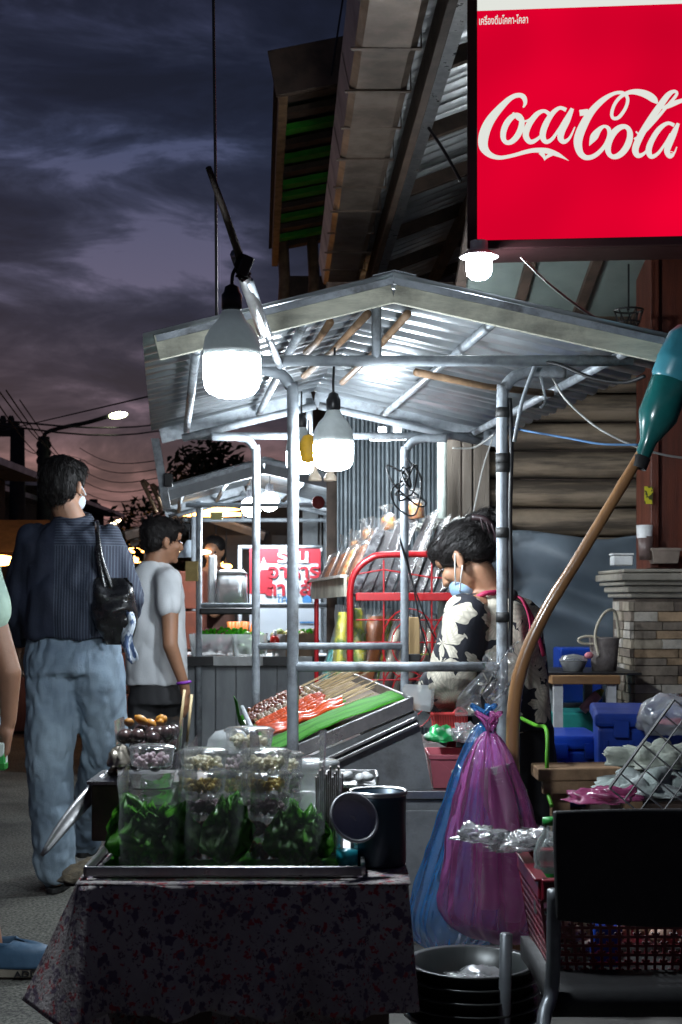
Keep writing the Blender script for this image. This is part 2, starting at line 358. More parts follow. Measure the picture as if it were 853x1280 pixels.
# body: counter box in panels
bx0, bx1, by0, by1 = -.16, .50, 4.06, 5.72
def par(x, y, z): return V((x+VX*(y-4.04), y, z))
def pbox(x0, x1, y0, y1, z0, z1): 
    m = MB(); vs = [par(x, y, z) for x in (x0, x1) for y in (y0, y1) for z in (z0, z1)]
    return m.add(vs, [(0,1,3,2),(4,6,7,5),(0,4,5,1),(2,3,7,6),(0,2,6,4),(1,5,7,3)])
pbox(bx0, bx1, by0, by1, .16, .60).build('cabinet', greymetal, c1, bevel=.004)
pbox(bx0-.02, bx1+.03, by0-.02, by1+.02, .603, .627).build('counter_top', steel, c1, bevel=.003)
for i in range(2): pbox(bx0+.02+i*.32, bx0+.32+i*.32, by0-.008, by0-.001, .19, .57).build('door_panel', greymetal, c1, bevel=.003)
pbox(bx0-.012, bx0-.002, by0+.1, by1-.1, .2, .56).build('side_panel', greymetal, c1)
for x in (bx0+.06, bx1-.06):
    for y in (by0+.25, by1-.25):
        w = par(x, y, .085); M_ = Matrix.Rotation(PI/2, 3, 'Y')
        MB().lathe([(.0,-.012),(.05,-.012),(.078,-.02),(.085,-.012),(.085,.012),(.078,.02),(.05,.012),(0,.012)], w, 20, M_).build('wheel', rubber, c1, smooth=True)
# skewer tray: inclined toward the street
TN0, TN1 = P(336,958,4.06), P(516,883,4.06); dv = V((VX,1,0))*1.42
TF0, TF1 = TN0+dv, TN1+dv
def tray_pt(u, v, h=0):   # u across (0 = street side), v away
    p = (TN0.lerp(TN1, u))+dv*v; n = (dv.cross(TN1-TN0)).normalized(); n = -n if n.z < 0 else n
    return p+n*h
tr = T('display_tray', 'sloping steel display tray on the cart counter under the skewers', 'tray', (TN0+dv*.5))
MB().add([tray_pt(0,0), tray_pt(1,0), tray_pt(1,1), tray_pt(0,1), tray_pt(0,0,-.012), tray_pt(1,0,-.012), tray_pt(1,1,-.012), tray_pt(0,1,-.012)], [(0,1,2,3),(7,6,5,4),(0,4,5,1),(1,5,6,2),(2,6,7,3),(3,7,4,0)]).build('base', mat('brown paper lining', (.22,.15,.09), .8, 0, col2=(.12,.08,.05), sc=12), tr)
for a, b_ in (((0,0),(1,0)), ((1,0),(1,1)), ((1,1),(0,1)), ((0,1),(0,0))):
    MB().beam(tray_pt(*a, .008), tray_pt(*b_, .008), .012, .04).build('rim', steel, tr, bevel=.003)
# supporting box under the tray
sb = MB(); z0 = .628
lo = [V((TN0.x+.19,4.05,z0)), V((TN1.x+.055,4.05,z0)), V((TN1.x+.012,4.05,TN1.z-.015)), V((TN0.x+.12,4.05,TN0.z+.03))]
sb.prism([lo[0], lo[1], lo[2], lo[3]], V((VX*.012, .012, 0))).build('end_panel', greymetal, tr)
sb = MB().prism([lo[1]+V((0,.014,0)), lo[2]+V((0,.014,0)), lo[2]+dv, lo[1]+dv], V((-.008,0,0))).build('side_panel', greymetal, tr)
for k in range(2):
    MB().beam(tray_pt(.28,0,-.03-.018*k)+V((.03,-.03,0)), tray_pt(.99,0,-.03-.018*k)+V((0,-.03,0)), .03, .01).build('ledge', steel, tr, bevel=.002)
# ================================================================ second cart
c2 = T('food_cart', 'farther food cart with plain grey gable roof and white plank counter', 'food cart', (-.6, 9, 0))
greyf = mat('grey painted board', (.27,.29,.31), .5, 0, col2=(.2,.22,.24), sc=8, bump=.3)
Y2, Y3 = 8.6, 10.5
ap2, le2, re2 = ((330-CX)/F*8.6, 1.96), ((212-CX)/F*8.6, 1.80), ((476-CX)/F*8.6, 1.80)
at2 = cart_canopy(c2, Y2, Y3, ap2, le2, re2, greyf, .085)
street_cart_rest(c2, at2, Y2, Y3, le2, re2, ap2, 1.735)
for px, Y in ((249, 8.7), (448, 8.7)):
    x = (px-CX)/F*Y; MB().tube([V((x,Y,.1)), V((x,Y,1.76))], .019, 10).build('post', paintpipe, c2, smooth=True)
for px, Y in ((249, 10.3), (420, 10.3)):
    x = (px-CX)/F*8.7+VX*1.6 if px == 249 else (448-CX)/F*8.7+VX*1.6; MB().tube([V((x,Y,.1)), V((x,Y,1.76))], .019, 10).build('post', paintpipe, c2, smooth=True)
for py, Y, a, b_ in ((757, 8.7, 249, 448), (808, 8.7, 320, 448)):
    MB().tube([P(a,py,Y), P(b_,py,Y)], .016, 8).build('rail', paintpipe, c2, smooth=True)
plank = mat('white painted plank', (.36,.39,.41), .6, 0, col2=(.24,.26,.28), sc=5, bump=.4, st=(1,1,.3), grime=.5)
for i in range(9):
    xa = -1.02+i*.126; MB().box((xa+.06, 8.75, .44), (.121, .02, .66)).build('plank', plank, c2, bevel=.004)
MB().box((-.45, 9.4, .45), (1.13, 1.25, .62)).build('cabinet', greymetal, c2)
MB().box((-.47, 9.35, .79), (1.22, 1.4, .03)).build('counter_top', white_pl, c2, bevel=.005)
chk = [mat('black tape', (.02,.02,.022), .4), mat('white tape', (.6,.62,.62), .5)]
for i in range(8): MB().box((-1.0+i*.15, 8.64, .785), (.149, .012, .055)).build('edge_block', chk[0 if i in (0,1,4,6,7) else 1], c2)
for x in (-.85, -.1):
    for y in (8.9, 10.0): MB().lathe([(0,-.02),(.08,-.02),(.09,0),(.08,.02),(0,.02)], (x, y, .09), 16, Matrix.Rotation(PI/2, 3, 'Y')).build('wheel', rubber, c2, smooth=True)
# ================================================================ upper building: gutter, roofs
gutm = mat('galvanised gutter', (.30,.235,.19), .36, .6, col2=(.14,.105,.085), sc=5, bump=.35, bsc=14, grime=.6)
gut = T('eaves_gutter', 'wide folded metal eaves gutter of overlapping lengths running above the carts', 'gutter', (.1, 6, 3.2))
gA, gB = V((.25, 3.6, 3.28)), V((0, 9.6, 3.28)); gw = .26; nseg = 13
for k in range(nseg):
    a, b_ = gA.lerp(gB, k/nseg), gA.lerp(gB, (k+1)/nseg)+ (gB-gA).normalized()*.03
    s = 1+.0*k; wv = gw/2*(1.0+.012*(k % 2)); z = -.006*(k % 2)
    prof = [(-wv, .17+z), (-wv-.02, .17+z), (-wv+.012, .015+z), (-wv+.04, z), (wv-.04, z), (wv-.012, .015+z), (wv, .13+z)]
    m = MB(); m.grid(len(prof), 5, lambda u, v: a.lerp(b_, v)+V((prof[round(u*(len(prof)-1))][0], 0, prof[round(u*(len(prof)-1))][1]+.004*nz((k*3+v*2, u*5, 1)))))
    m.build('gutter_length', gutm, gut, solid=.0018)
    MB().beam(a+V((-wv-.006,-.004,-.006)), a+V((wv+.006,-.004,-.006)), .022, .006).build('seam', gutm, gut)
    MB().box(a+V((wv+.004,0,.06)), (.004,.03,.13)).build('bracket', darkwood, gut)
# roof over the gutter: longitudinal edge beam, rafters and corrugated sheets rising to the right
rf = T('lean_to_roof', 'corrugated steel roof with dark timber rafters rising behind the gutter', 'roof', (.8, 6, 3.4))
eA, eB = gA+V((.19,0,.02)), gB+(gB-gA)*.4+V((.19,0,.02)); slope = V((1, 0, .40)).normalized()
MB().beam(eA, eB, .035, .15).build('edge_beam', darkwood, rf, bevel=.003)
MB().beam(eA+V((.055,0,-.012)), eB+V((.055,0,-.012)), .06, .012).build('edge_flashing', steel, rf)
for k in range(9):
    t0, t1 = k/9, (k+1)/9; a0, a1 = eA.lerp(eB, t0)+V((-.1,0,.125)), eA.lerp(eB, t1)+V((-.1,.03,.125))
    corr(a0+V((0,0,.003*k)), a1+V((0,0,.003*k)), a0+slope*2.6, a1+slope*2.6, pitch=.14, amp=.022).build('roof_sheet', mat('zinc roof sheet', (.66,.69,.71), .34, .45, col2=(.50,.52,.54), sc=6, grime=.3), rf, smooth=True, solid=.0012)
for k in range(9):
    a = eA.lerp(eB, (k+.35)/9)+V((.03,0,.045)); MB().beam(a, a+slope*2.5+V((.0,.25,0)), .045, .07).build('rafter', darkwood, rf, bevel=.003)
for d in (.55, 1.2, 1.9): MB().beam(eA+slope*d+V((0,0,-.03)), eB+slope*d+V((0,0,-.03)), .06, .07).build('cross_beam', darkwood, rf)
# far left eave; green light on some slats is put into their colour
ef = T('timber_eave', 'dark timber eave with green light tinted onto the slats beneath, left of the gutter', 'eave', (-.2, 9, 3.9))
grn = mat('green light tinted slat', (.035,.32,.02), .5, 0, col2=(.015,.14,.01), sc=4)
zE = 3.9
L0, L1 = V((-.30,7.45,zE)), V((-.53,11.4,zE))
for k in range(14):
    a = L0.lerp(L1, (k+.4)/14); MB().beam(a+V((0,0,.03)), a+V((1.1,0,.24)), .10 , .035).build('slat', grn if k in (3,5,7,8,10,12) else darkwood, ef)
MB().add([L0+V((-.05,0,.06)), L1+V((-.05,0,.06)), L1+V((1.15,0,.29)), L0+V((1.15,0,.29)), L0+V((-.05,0,.085)), L1+V((-.05,0,.085)), L1+V((1.15,0,.315)), L0+V((1.15,0,.315))], [(0,1,2,3),(4,5,6,7),(0,1,5,4),(2,3,7,6),(0,3,7,4),(1,2,6,5)]).build('roof_covering', black, ef)
MB().beam(L0+V((.0,0,0)), L1, .05, .16).build('rake_board', wood, ef, bevel=.004)
MB().beam(L0+V((-.06,-.03,-.0)), L0+V((1.1,-.03,.23)), .04, .24).build('fascia_board', darkwood, ef, bevel=.004)
for px in (353, 390): 
    a = P(px, 335, 11.2); MB().tube([a+V((0,0,.3)), a+V((.02,0,-.1)), a+V((-.01,0,-.6))], .045, 8).build('brace', wood, ef, smooth=True)
MB().box(P(400, 372, 11.6)+V((.3,.4,-.6)), (1.1,.6,1.6)).build('gable_wall', darkwood, ef)
# porch ceiling between sign and cart roof
pc = T('porch_ceiling', 'pale green porch ceiling panels behind the nearest cart roof', 'ceiling', (1.3, 7, 2.6))
pgreen = mat('pale green panel', (.20,.25,.235), .5, 0, col2=(.15,.19,.18), sc=3, bump=.2)
def ceil(u, v): return V((.55+u*2.6, 5.7+v*2.4, 2.80-v*.62+0*u))
for i in range(9):
    for j in range(2):
        p = [ceil((i+a+.02)/9, (j+b_+.01)/2) for a, b_ in ((0,0),(.95,0),(.95,.97),(0,.97))]
        MB().prism(p, V((0,0,.012))).build('panel', pgreen, pc)
for i in range(10): MB().beam(ceil(i/9-.003, 0)+V((0,0,-.012)), ceil(i/9-.003, 1)+V((0,0,-.012)), .045, .035).build('batten', darkwood, pc)
for v in (.02, .5, .99): MB().beam(ceil(0, v)+V((0,0,-.04)), ceil(1, v)+V((0,0,-.04)), .05, .06).build('crossbar', darkwood, pc)
# lit frontages
logm = mat('weathered log', (.24,.185,.13), .75, 0, col2=(.06,.045,.032), lo=.42, hi=.60, sc=7, bump=1.0, bsc=30, st=(.25,1,3), det=8, grime=.5)
lw_ = T('log_wall', 'wall of stacked weathered half-round logs above the blue-grey tarpaulin', 'wall', (1.1, 6.85, 0))
for k in range(19):
    z = 1.18+(745-508-36*(k-8))/F*6.8; r = .0665
    x0, x1 = .62+.015*math.sin(k*5), 2.6
    pts = [V((x0+(x1-x0)*i/10, 6.86+.008*nz((i*.7, k*3, 0)), z+.006*nz((i*.5, k*7, 2)))) for i in range(11)]
    MB().tube(pts, [r+.004*nz((i, k, 5)) for i in range(11)], 12, flat=.98).build('log', logm, lw_, smooth=True)
MB().box((1.6, 6.97, 1.3), (2.1, .1, 2.6)).build('backing', darkwood, lw_)
bpost = mat('grey board', (.13,.11,.09), .7, 0, col2=(.08,.065,.05), sc=6, bump=.6, st=(3,3,.4))
for px0, px1 in ((556,576),(578,590),(592,612)):
    a, b_ = (px0-CX)/F*6.7, (px1-CX)/F*6.7; MB().box(((a+b_)/2, 6.72, 1.3), (b_-a, .06, 2.6)).build('upright_board', bpost, lw_, bevel=.004)
cw = T('corrugated_wall', 'blue-grey vertical corrugated metal wall beside the log wall', 'wall', (.2, 7.3, 0))
wallm = mat('blue grey wall sheet', (.20,.24,.27), .45, .3, col2=(.13,.155,.175), sc=4, bump=.2, grime=.4)
for k in range(4):
    x0 = -.02+k*.17
    m = MB(); m.grid(29, 2, lambda u, v: V((x0+u*.172, 7.3+k*.001-.016*max(-1,min(1,2*math.cos(u*4*2*PI))), v*2.75))); m.build('wall_sheet', wallm, cw)
MB().box((.3, 7.36, 1.4), (.75, .04, 2.8)).build('backing', darkwood, cw)
MB().tube([V(((553-CX)/F*6.6, 6.6, .1)), V(((553-CX)/F*6.6, 6.6, 2.6))], .022, 8).build('downpipe', mat('pale green pipe', (.45,.52,.48), .5), cw, smooth=True)
# shop fronts behind the second cart
sf = T('shop', 'shop front of grey, white and blue panels behind the red menu banner', 'shop', (-.2, 11.4, 0))
blu = mat('blue panel', (.02,.12,.28), .4)
for px0, px1, mt in ((378,398,plank),(399,403,black),(404,409,paintpipe),(410,413,black),(414,419,paintpipe),(421,432,blu),(433,440,paintpipe),(441,455,plank),(456,500,wallm)):
    a, b_ = (px0-CX)/F*11.3, (px1-CX)/F*11.3; MB().box(((a+b_)/2, 11.35, 1.25), (b_-a-.004, .06, 2.5)).build('upright_panel', mt, sf, bevel=.004)
MB().box((.6, 11.5, 1.3), (1.6, .06, 2.6)).build('backing', darkwood, sf)
dk = mat('dark frontage', (.016,.019,.024), .7)
db = T('dark_building', 'unlit dark building beyond the farther cart', 'building', (-.9, 13.5, 0))
MB().box((-.45, 13.6, 1.05), (1.75, .4, 2.1)).build('wall', dk, db)
MB().box((-.3, 13.3, 2.13), (1.9, .9, .06)).build('roof', dk, db)
for x in (-1.0, -.45, .1): MB().box((x, 13.38, 1.2), (.4, .03, 1.1)).build('shutter', mat('dark shutter', (.03,.035,.045), .5), db)
# building body behind everything on the right (blocks the sky)
hb = T('house', 'dark house wall behind the porch ceiling and the log wall', 'house', (1.6, 8.6, 0))
MB().box((2.05, 8.6, 1.7), (2.5, .2, 3.4)).build('wall', dk, hb)
MB().box((1.0, 10.5, 1.6), (.2, 3.6, 3.2)).build('wall', dk, hb)
# ================================================================ illuminated sign
sg = T('lightbox_sign', 'large glowing red drink sign with white script lettering above the cart', 'sign', (.43, 4.9, 2.37), rz=R(-5))
sg.location = (.435, 4.9, 2.372)
redE = emis('backlit red', (.80, .0, .028), .95); whE = emis('backlit white', (.80, .82, .76), .95)
t = redE.node_tree; e_ = t.nodes['Emission']; n = nd(t, 'ShaderNodeTexNoise', Scale=2.2, Detail=1.0); c_ = nd(t, 'ShaderNodeTexCoord'); t.links.new(c_.outputs['Object'], n.inputs[0])
mr = nd(t, 'ShaderNodeMapRange'); mr.inputs['To Min'].default_value = .55; mr.inputs['To Max'].default_value = 1.25; t.links.new(n.outputs[0], mr.inputs[0]); t.links.new(mr.outputs[0], e_.inputs[1])
WS = world_of(sg); SW, SH = 1.25, 1.12
def sbox(x0, x1, y0, y1, z0, z1): 
    m = MB(); vs = [WS@V((x, y, z)) for x in (x0, x1) for y in (y0, y1) for z in (z0, z1)]
    return m.add(vs, [(0,1,3,2),(4,6,7,5),(0,4,5,1),(2,3,7,6),(0,2,6,4),(1,5,7,3)])
casing = mat('dark maroon casing', (.035,.012,.014), .35, .3, sc=6)
sbox(0, SW, .012, .2, 0, SH).build('casing', casing, sg)
sbox(0, .034, -.012, .012, 0, SH).build('frame_bar', casing, sg, bevel=.003); sbox(SW-.034, SW, -.012, .012, 0, SH).build('frame_bar', casing, sg)
sbox(.0345, SW-.0345, -.012, .0115, 0, .03).build('frame_bar', casing, sg, bevel=.003); sbox(.0345, SW-.0345, -.012, .0115, SH-.03, SH).build('frame_bar', casing, sg)
zr = .823
sbox(.0345, SW-.0345, .002, .011, .0305, zr).build('red_panel', redE, sg); sbox(.0345, SW-.0345, .002, .011, zr+.0004, SH-.0305).build('white_panel', whE, sg)
# script lettering traced as brush strokes (zoom pixels -> photo pixels -> panel)
def lg(x, y):
    px, py = 580+x/3.1245, 90+y/3.1245; d = 4.9
    k = (px-CX)/F; x = (4.9*k-.435)/(math.cos(R(5))+k*math.sin(R(5))); Yd = 4.9-x*math.sin(R(5))
    return x, CH+(HY-py)/F*Yd-2.372
def stroke(m, pts, closed=False, k=0, n=7):
    P3 = sp([(a, b, 0) for a, b, w in pts], n, closed); W3 = sp([(w, 0, 0) for a, b, w in pts], n, closed)
    N = len(P3); vs = []; y = .0012-.00006*k
    for i in range(N):
        a = P3[i-1] if (i or closed) else P3[0]; b = P3[(i+1) % N] if (i < N-1 or closed) else P3[-1]
        d = (b-a).normalized(); nn = V((-d.y, d.x, 0)); w = max(W3[i].x, .5)/2
        for s in (1, -1):
            q = P3[i]+nn*w*s; X, Z = lg(q.x, q.y); vs.append(WS@V((X, y, Z)))
    m.add(vs, [(2*i, 2*i+1, 2*((i+1)%N)+1, 2*((i+1)%N)) for i in range(N if closed else N-1)])
def oval(cx, cy, rx, ry, ang, w0, w1, n=14):
    out = []; A = R(ang)
    for i in range(n):
        t = 2*PI*i/n; x, y = rx*math.cos(t), ry*math.sin(t)
        w = w0+(w1-w0)*abs(math.cos(t)); out.append((cx+x*math.cos(A)-y*math.sin(A), cy+x*math.sin(A)+y*math.cos(A), w))
    return out
ST = [
 [(232,138,6),(240,120,14),(234,98,20),(214,90,18),(182,102,20),(140,142,28),(102,190,36),(80,240,40),(76,288,36),(98,320,24),(138,334,16),(190,326,14),(240,312,16),(280,305,18),(325,308,22),(362,320,18),(388,333,9),(410,346,1)],
 [(300,312,20),(312,328,14),(316,346,1)], [(316,344,1),(326,330,12),(345,320,14)],
 [(332,190,14),(334,166,16),(312,152,14),(284,166,20),(254,206,24),(242,246,24),(258,272,20),(284,264,14),(312,236,9),(330,205,6)],
 [(192,158,8),(212,184,9),(240,192,8),(262,180,6)],
 [(400,148,16),(374,140,14),(344,164,20),(318,208,24),(308,248,24),(320,272,18),(344,262,14),(372,222,10),(396,180,8)],
 [(424,142,14),(404,186,26),(384,228,26),(378,258,24),(392,272,18),(414,256,10),(434,214,5)],
 [(490,288,1),(508,254,30),(528,226,20),(548,212,12),(566,222,16),(568,252,18),(548,292,16),(512,326,18),(478,334,20),(454,314,26),(446,270,34),(462,218,34),(496,158,28),(540,112,22),(586,84,14),(622,82,14),(640,104,13),(632,140,13),(606,176,14),(584,180,13),(578,160,13),(590,124,13),(616,94,14),(652,78,18),(690,80,26),(722,92,30),(744,108,26),(756,122,8)],
 [(672,232,6),(690,250,8)],
 [(775,142,8),(795,134,18),(822,122,20),(850,112,16),(905,96,14)],
 [(665,262,8),(700,240,10),(745,192,12),(790,138,12),(826,96,12),(832,80,11),(818,76,14),(796,92,22),(762,138,26),(722,196,26),(690,250,26),(670,300,26),(680,326,20),(704,318,12),(726,290,6)],
 [(822,208,14),(796,200,14),(764,222,20),(736,264,22),(722,304,24),(732,330,18),(758,318,13),(786,280,10),(808,240,8)],
 [(838,200,12),(820,240,24),(800,286,26),(794,312,22),(806,330,16),(822,316,8),(832,292,4)]]
for k, s in enumerate(ST):
    m = MB(); stroke(m, s, k=k); m.build('lettering', whE, sg)
for k, (o_, ) in enumerate([(oval(190,222,30,58,25,16,24),), (oval(606,272,36,64,27,16,26),), (oval(810,322,11,11,0,3,3),), (oval(810,322,4,4,0,2.5,2.5),)]):
    m = MB(); stroke(m, o_, True, k=14+k); m.build('lettering', whE, sg)
hy = MB(); stroke(hy, [(452,160,24),(486,156,24)], k=19); hy.build('lettering', whE, sg)
tm = text_mesh('เครื่องดื่มโคคา-โคลา', .043, .0004, .0006, 'LEFT'); 
tm.transform(Matrix.Translation((.004, 0.0005, .775))@Matrix.Rotation(PI/2, 4, 'X')@Matrix.Diagonal((.50,.85,1,1))); tm.materials.clear(); tm.materials.append(whE)
o = bpy.data.objects.new('lettering', tm); COL.objects.link(o); o.parent = sg; o.location = (.035,0,0)
for x in (.3, .95): sbox(x, x+.04, .06, .1, SH, SH+.6).build('hanger', darkwood, sg)
# ================================================================ lamps
bulbE = emis('led diffuser', (.84, .93, 1.0), 390); bulbB = emis('small led', (.9,.96,1), 70)
housing = lucent(mat('grey lamp housing', (.62,.66,.66), .45, 0, sc=12), .0008, (.8,.9,.9)); bulbS = emis('shaded bulb glow', (.9,.96,1), 300)

def led_bulb(label, c, r=.07, hang=None, name='led_bulb', tilt=0, m=bulbE):
    """big T-shaped LED bulb, c = centre of the seam between housing and diffuser"""
    c = V(c); t = T(name, label, 'lamp', c, 'big LED bulbs hanging under the carts'); k = r/.07
    M = Matrix.Rotation(tilt, 3, 'Y')
    MB().lathe([(r*.99,0),(r,-.02*k),(r*.985,-.055*k),(r*.93,-.075*k),(r*.8,-.088*k),(r*.45,-.098*k),(0,-.101*k)], c, 28, M).build('diffuser', m, t, smooth=True)
    MB().lathe([(r*.985,.0),(r*1.01,.002*k),(r*1.005,.02*k),(r*.94,.045*k),(r*.74,.07*k),(r*.5,.088*k),(r*.38,.105*k),(r*.33,.112*k),(0,.112*k)], c, 28, M).build('housing', housing, t, smooth=True)
    MB().lathe([(0,.1125*k),(r*.30,.1125*k),(r*.36,.118*k),(r*.36,.15*k),(r*.28,.158*k),(r*.24,.17*k),(r*.10,.176*k),(0,.176*k)], c, 16, M).build('socket', black, t, smooth=True)
    if hang: MB().tube(sp([c+M@V((0,0,.17*k))]+[V(h) for h in hang], 5), .0035, 6).build('flex', black, t, smooth=True)
    return t
b1 = P(290,446,2.66)
led_bulb('largest LED bulb, hanging in front of the left end of the nearest cart roof', b1, .0537, [b1+V((.002,0,.155)), b1+V((.010,.03,.18))])
b2 = P(417,553,4.02)
led_bulb('LED bulb hanging under the middle of the nearest cart roof', b2, .0565, [b2+V((.0,0,.18)), b2+V((.004,.01,.27))])
b3 = P(377,565,5.6)
led_bulb('LED bulb half hidden by the left front post of the nearest cart', b3, .060, [b3+V((0,0,.2)), b3+V((0,.02,.24))])
for px, py, lb in ((313,634,'left of the two round bulbs under the farther cart roof'), (336,627,'right of the two round bulbs under the farther cart roof')):
    c = P(px+1, py, 9.0); t = T('round_bulb', lb, 'lamp', c, 'round bulbs under the farther cart')
    MB().ell(c, (.062,.062,.062), n=18).build('globe', bulbE, t, smooth=True); MB().tube([c+V((0,0,.058)), c+V((0,0,.11))], .025, 10).build('socket', black, t)
    MB().tube([c+V((0,0,.11)), c+V((.01,0,.25))], .004, 6).build('flex', black, t)
c = P(599,333,4.82); t = T('shaded_bulb', 'bright frosted bulb with a small white disc shade under the red sign', 'lamp', c)
MB().lathe([(.02,.03),(.042,.022),(.044,-.01),(.040,-.028),(.026,-.042),(0,-.047)], c, 20).build('globe', bulbS, t, smooth=True)
MB().lathe([(.0,.052),(.04,.050),(.066,.034),(.067,.031),(.04,.040),(0,.042)], c, 24).build('shade', white_pl, t, smooth=True)
MB().lathe([(0,.051),(.03,.051),(.03,.085),(0,.085)], c, 14).build('socket', white_pl, t)
for k, (px, py, rr, Y) in enumerate(((478,548,.060,6.3),(497,547,.066,6.35),(516,533,.050,6.6),(541,533,.052,6.6))):
    c = P(px, py, Y); t = T('disc_lamp', ['leftmost flat petal lamp above the red rack','second flat petal lamp from the left above the red rack','third flat petal lamp from the left above the red rack','rightmost flat petal lamp, beside the pale green pipe'][k], 'lamp', c, 'flat petal lamps above the red rack')
    MB().lathe([(0,-.006),(rr,-.004),(rr+.012,.0),(rr,.004),(0,.006)], c, 20).build('disc', bulbB, t, smooth=True); MB().tube([c+V((0,0,.006)), c+V((0,0,.05))], .018, 10).build('neck', white_pl, t)
    MB().tube([c+V((0,0,.05)), c+V((0.0,0,.22))], .003, 6).build('flex', black, t)
for k, px in enumerate((394, 413)):
    c = P(px, 592, 4.95); t = T('teardrop_holder', ['left','right'][k]+' small pale teardrop holder hanging below the middle bulb', 'bulb holder', c)
    MB().lathe([(.006,.03),(.008,.012),(.014,0),(.022,-.012),(.024,-.022),(.022,-.026),(0,-.024)], c, 16).build('cup', mat('pale cream holder', (.75,.62,.48), .4), t, smooth=True)
    MB().tube([c+V((0,0,.028)), c+V((.0,0,.12))], .002, 5).build('flex', black, t)
t = T('yellow_glow_body', 'small yellow shape standing for the glow behind the middle bulb', 'ornament', P(385,556,5.2))  # yellow glow around the half-hidden bulb, put in as a coloured body
MB().lathe([(0,.05),(.02,.045),(.032,.02),(.034,-.01),(.026,-.05),(0,-.055)], P(386,560,5.2), 12).build('body', mat('yellow glow tint', (.75,.42,.03), .6), t, smooth=True)
MB().tube([P(386,545,5.2), P(386,525,5.2)], .003, 5).build('cord', black, t)
# ================================================================ lamp stick tied to the cart
pl = T('lamp_pole', 'leaning stick and silver tube tied to the cart holding the largest bulb', 'pole')
pl.location = P(345,455,3.95)
MB().tube([P(261,210,2.5), P(280,262,2.58), P(303,330,2.68)], [.0058,.007,.0085], 8).build('stick', darkwood, pl, smooth=True)
MB().tube([P(296,318,2.68), P(318,382,2.9), P(329,415,3.1)], .0128, 10).build('tube', steel, pl, smooth=True)
MB().tube([P(312,352,2.78), P(336,420,3.14)], .009, 8).build('tube', galv, pl, smooth=True)
MB().tube([P(329,405,3.08), P(350,458,4.03)], .010, 8).build('tube', galv, pl, smooth=True)
m = MB()
for k in range(7): m.add(*(lambda q: (q.v, q.f))(MB().tube([P(303+random.uniform(-6,6)+4*math.cos(a), 322+k*4+5*math.sin(a), 2.67+.014*math.sin(a*2)) for a in [i*PI/5 for i in range(10)]], .003, 5, closed=True)))
m.build('binding', rubber, pl); MB().box(P(307,332,2.66), (.022,.022,.038), (.2,.4,.1)).build('clamp', black, pl, bevel=.003)
def wire(label, pts, r=.0022, m=black, cat='cable', n=8, name='cable'):
    o = MB().tube(sp(pts, n), r, 6).build(name, m, None, smooth=True); tag(o, label, cat); return o
wl = mat('pale flex', (.55,.55,.52), .5); wb = mat('blue cord', (.10,.22,.42), .6)
wire('black cable dropping from the sky to the nearest cart roof by the leaning stick', [P(265,-300,3.9), P(267,0,3.9), P(270,250,3.9), P(271,402,3.9)], .0042)
wire('thin dark wire above the timber eave', [P(438,-60,7.2), P(424,30,7.2), P(414,95,7.2)], .005)
wire('dark flex running from under the red sign to the right eave of the nearest cart', [P(652,322,4.6), P(690,358,4.4), P(742,396,4.2), P(780,410,4.1), P(815,420,4.0)], .004, mat('brown flex', (.12,.10,.085), .5))
wire('black cable running from the top of the right front post to the teal bottle', [P(676,452,3.98), P(700,456,3.95), P(740,472,3.9), P(780,478,3.85), P(806,470,3.8)], .0055)
wire('white flex sagging from the cart frame to the bottle pole', [P(690,470,4.05), P(708,500,4.0), P(748,535,3.95), P(800,560,3.9), P(853,572,3.95), P(900,570,4)], .0032, wl)
wire('pale flex looping under the rear tie bar', [P(566,560,5.6), P(590,560,5.6), P(606,552,5.58), P(618,543,5.55)], .004, wl)
wire('thin pale flex hanging down toward the vendor', [P(616,548,5.0), P(604,585,5.0), P(592,640,5.0)], .003, wl)
wire('blue cord tied across the cart frame behind the bottle', [P(628,533,4.05), P(672,541,4.0), P(712,548,3.95), P(752,555,3.9), P(798,556,3.86)], .0035, wb)
wire('dark cord slanting behind the red sign', [P(536,160,5.4), P(556,190,5.3), P(576,226,5.2)], .006)
for k, (a, lb) in enumerate([([(672,450),(664,470),(652,505),(643,552)],'grey twig leaning against the top of the right front post'), ([(676,470),(682,500),(676,510)],'short twist of wire on the right front post')]):
    tag(MB().tube(sp([P(x, y, 3.99) for x, y in a], 4), .006 if k == 0 else .004, 7).build('twig' if k == 0 else 'wire_twist', galv, None, smooth=True), lb, 'twig' if k == 0 else 'wire')
wire('black wire hanging beside the rear right post of the nearest cart', [P(500,672,5.6), P(514,720,5.6), P(528,790,5.6), P(540,826,5.6)], .0035)
wire('second black wire curling toward the pink cloth', [P(500,676,5.55), P(520,740,5.55), P(540,790,5.55), P(556,810,5.55)], .0035)
for k in range(5):
    wire(['highest','second highest','middle','second lowest','lowest'][k]+' loop of black cable bundled on the rear right post', [P(508+(6+2*k)*math.sin(i*1.26)*(1+.2*k), 600+random.uniform(-14,14)+k*4+(16+3*k)*math.cos(i*1.26+k), 5.62+.01*k+random.uniform(-.03,.03)) for i in range(6)], .004, name='cable_loop')['group'] = 'cable loops bundled on the rear right post'
# tie-on bits at the post
m = MB().grid(14, 10, lambda u, v: P(610+u*40-8*math.sin(v*9), 815+v*60+14*math.sin(u*5), 3.92+.03*nz((u*6, v*6, 1))))
tag(m.build('plastic_tie', crinkle, None, smooth=True), 'clear plastic bag twisted round the right front post and the bottle pole', 'plastic bag')
m = MB().grid(8, 16, lambda u, v: P(583+34*(1-v)+(u-.5)*(10+26*v)+6*math.sin(v*7), 815+v*80, 3.93+.03*nz((u*5, v*7, 4))))
tag(m.build('plastic_streamer', crinkle, None, smooth=True), 'loose tail of clear plastic hanging left of the right front post', 'plastic bag')
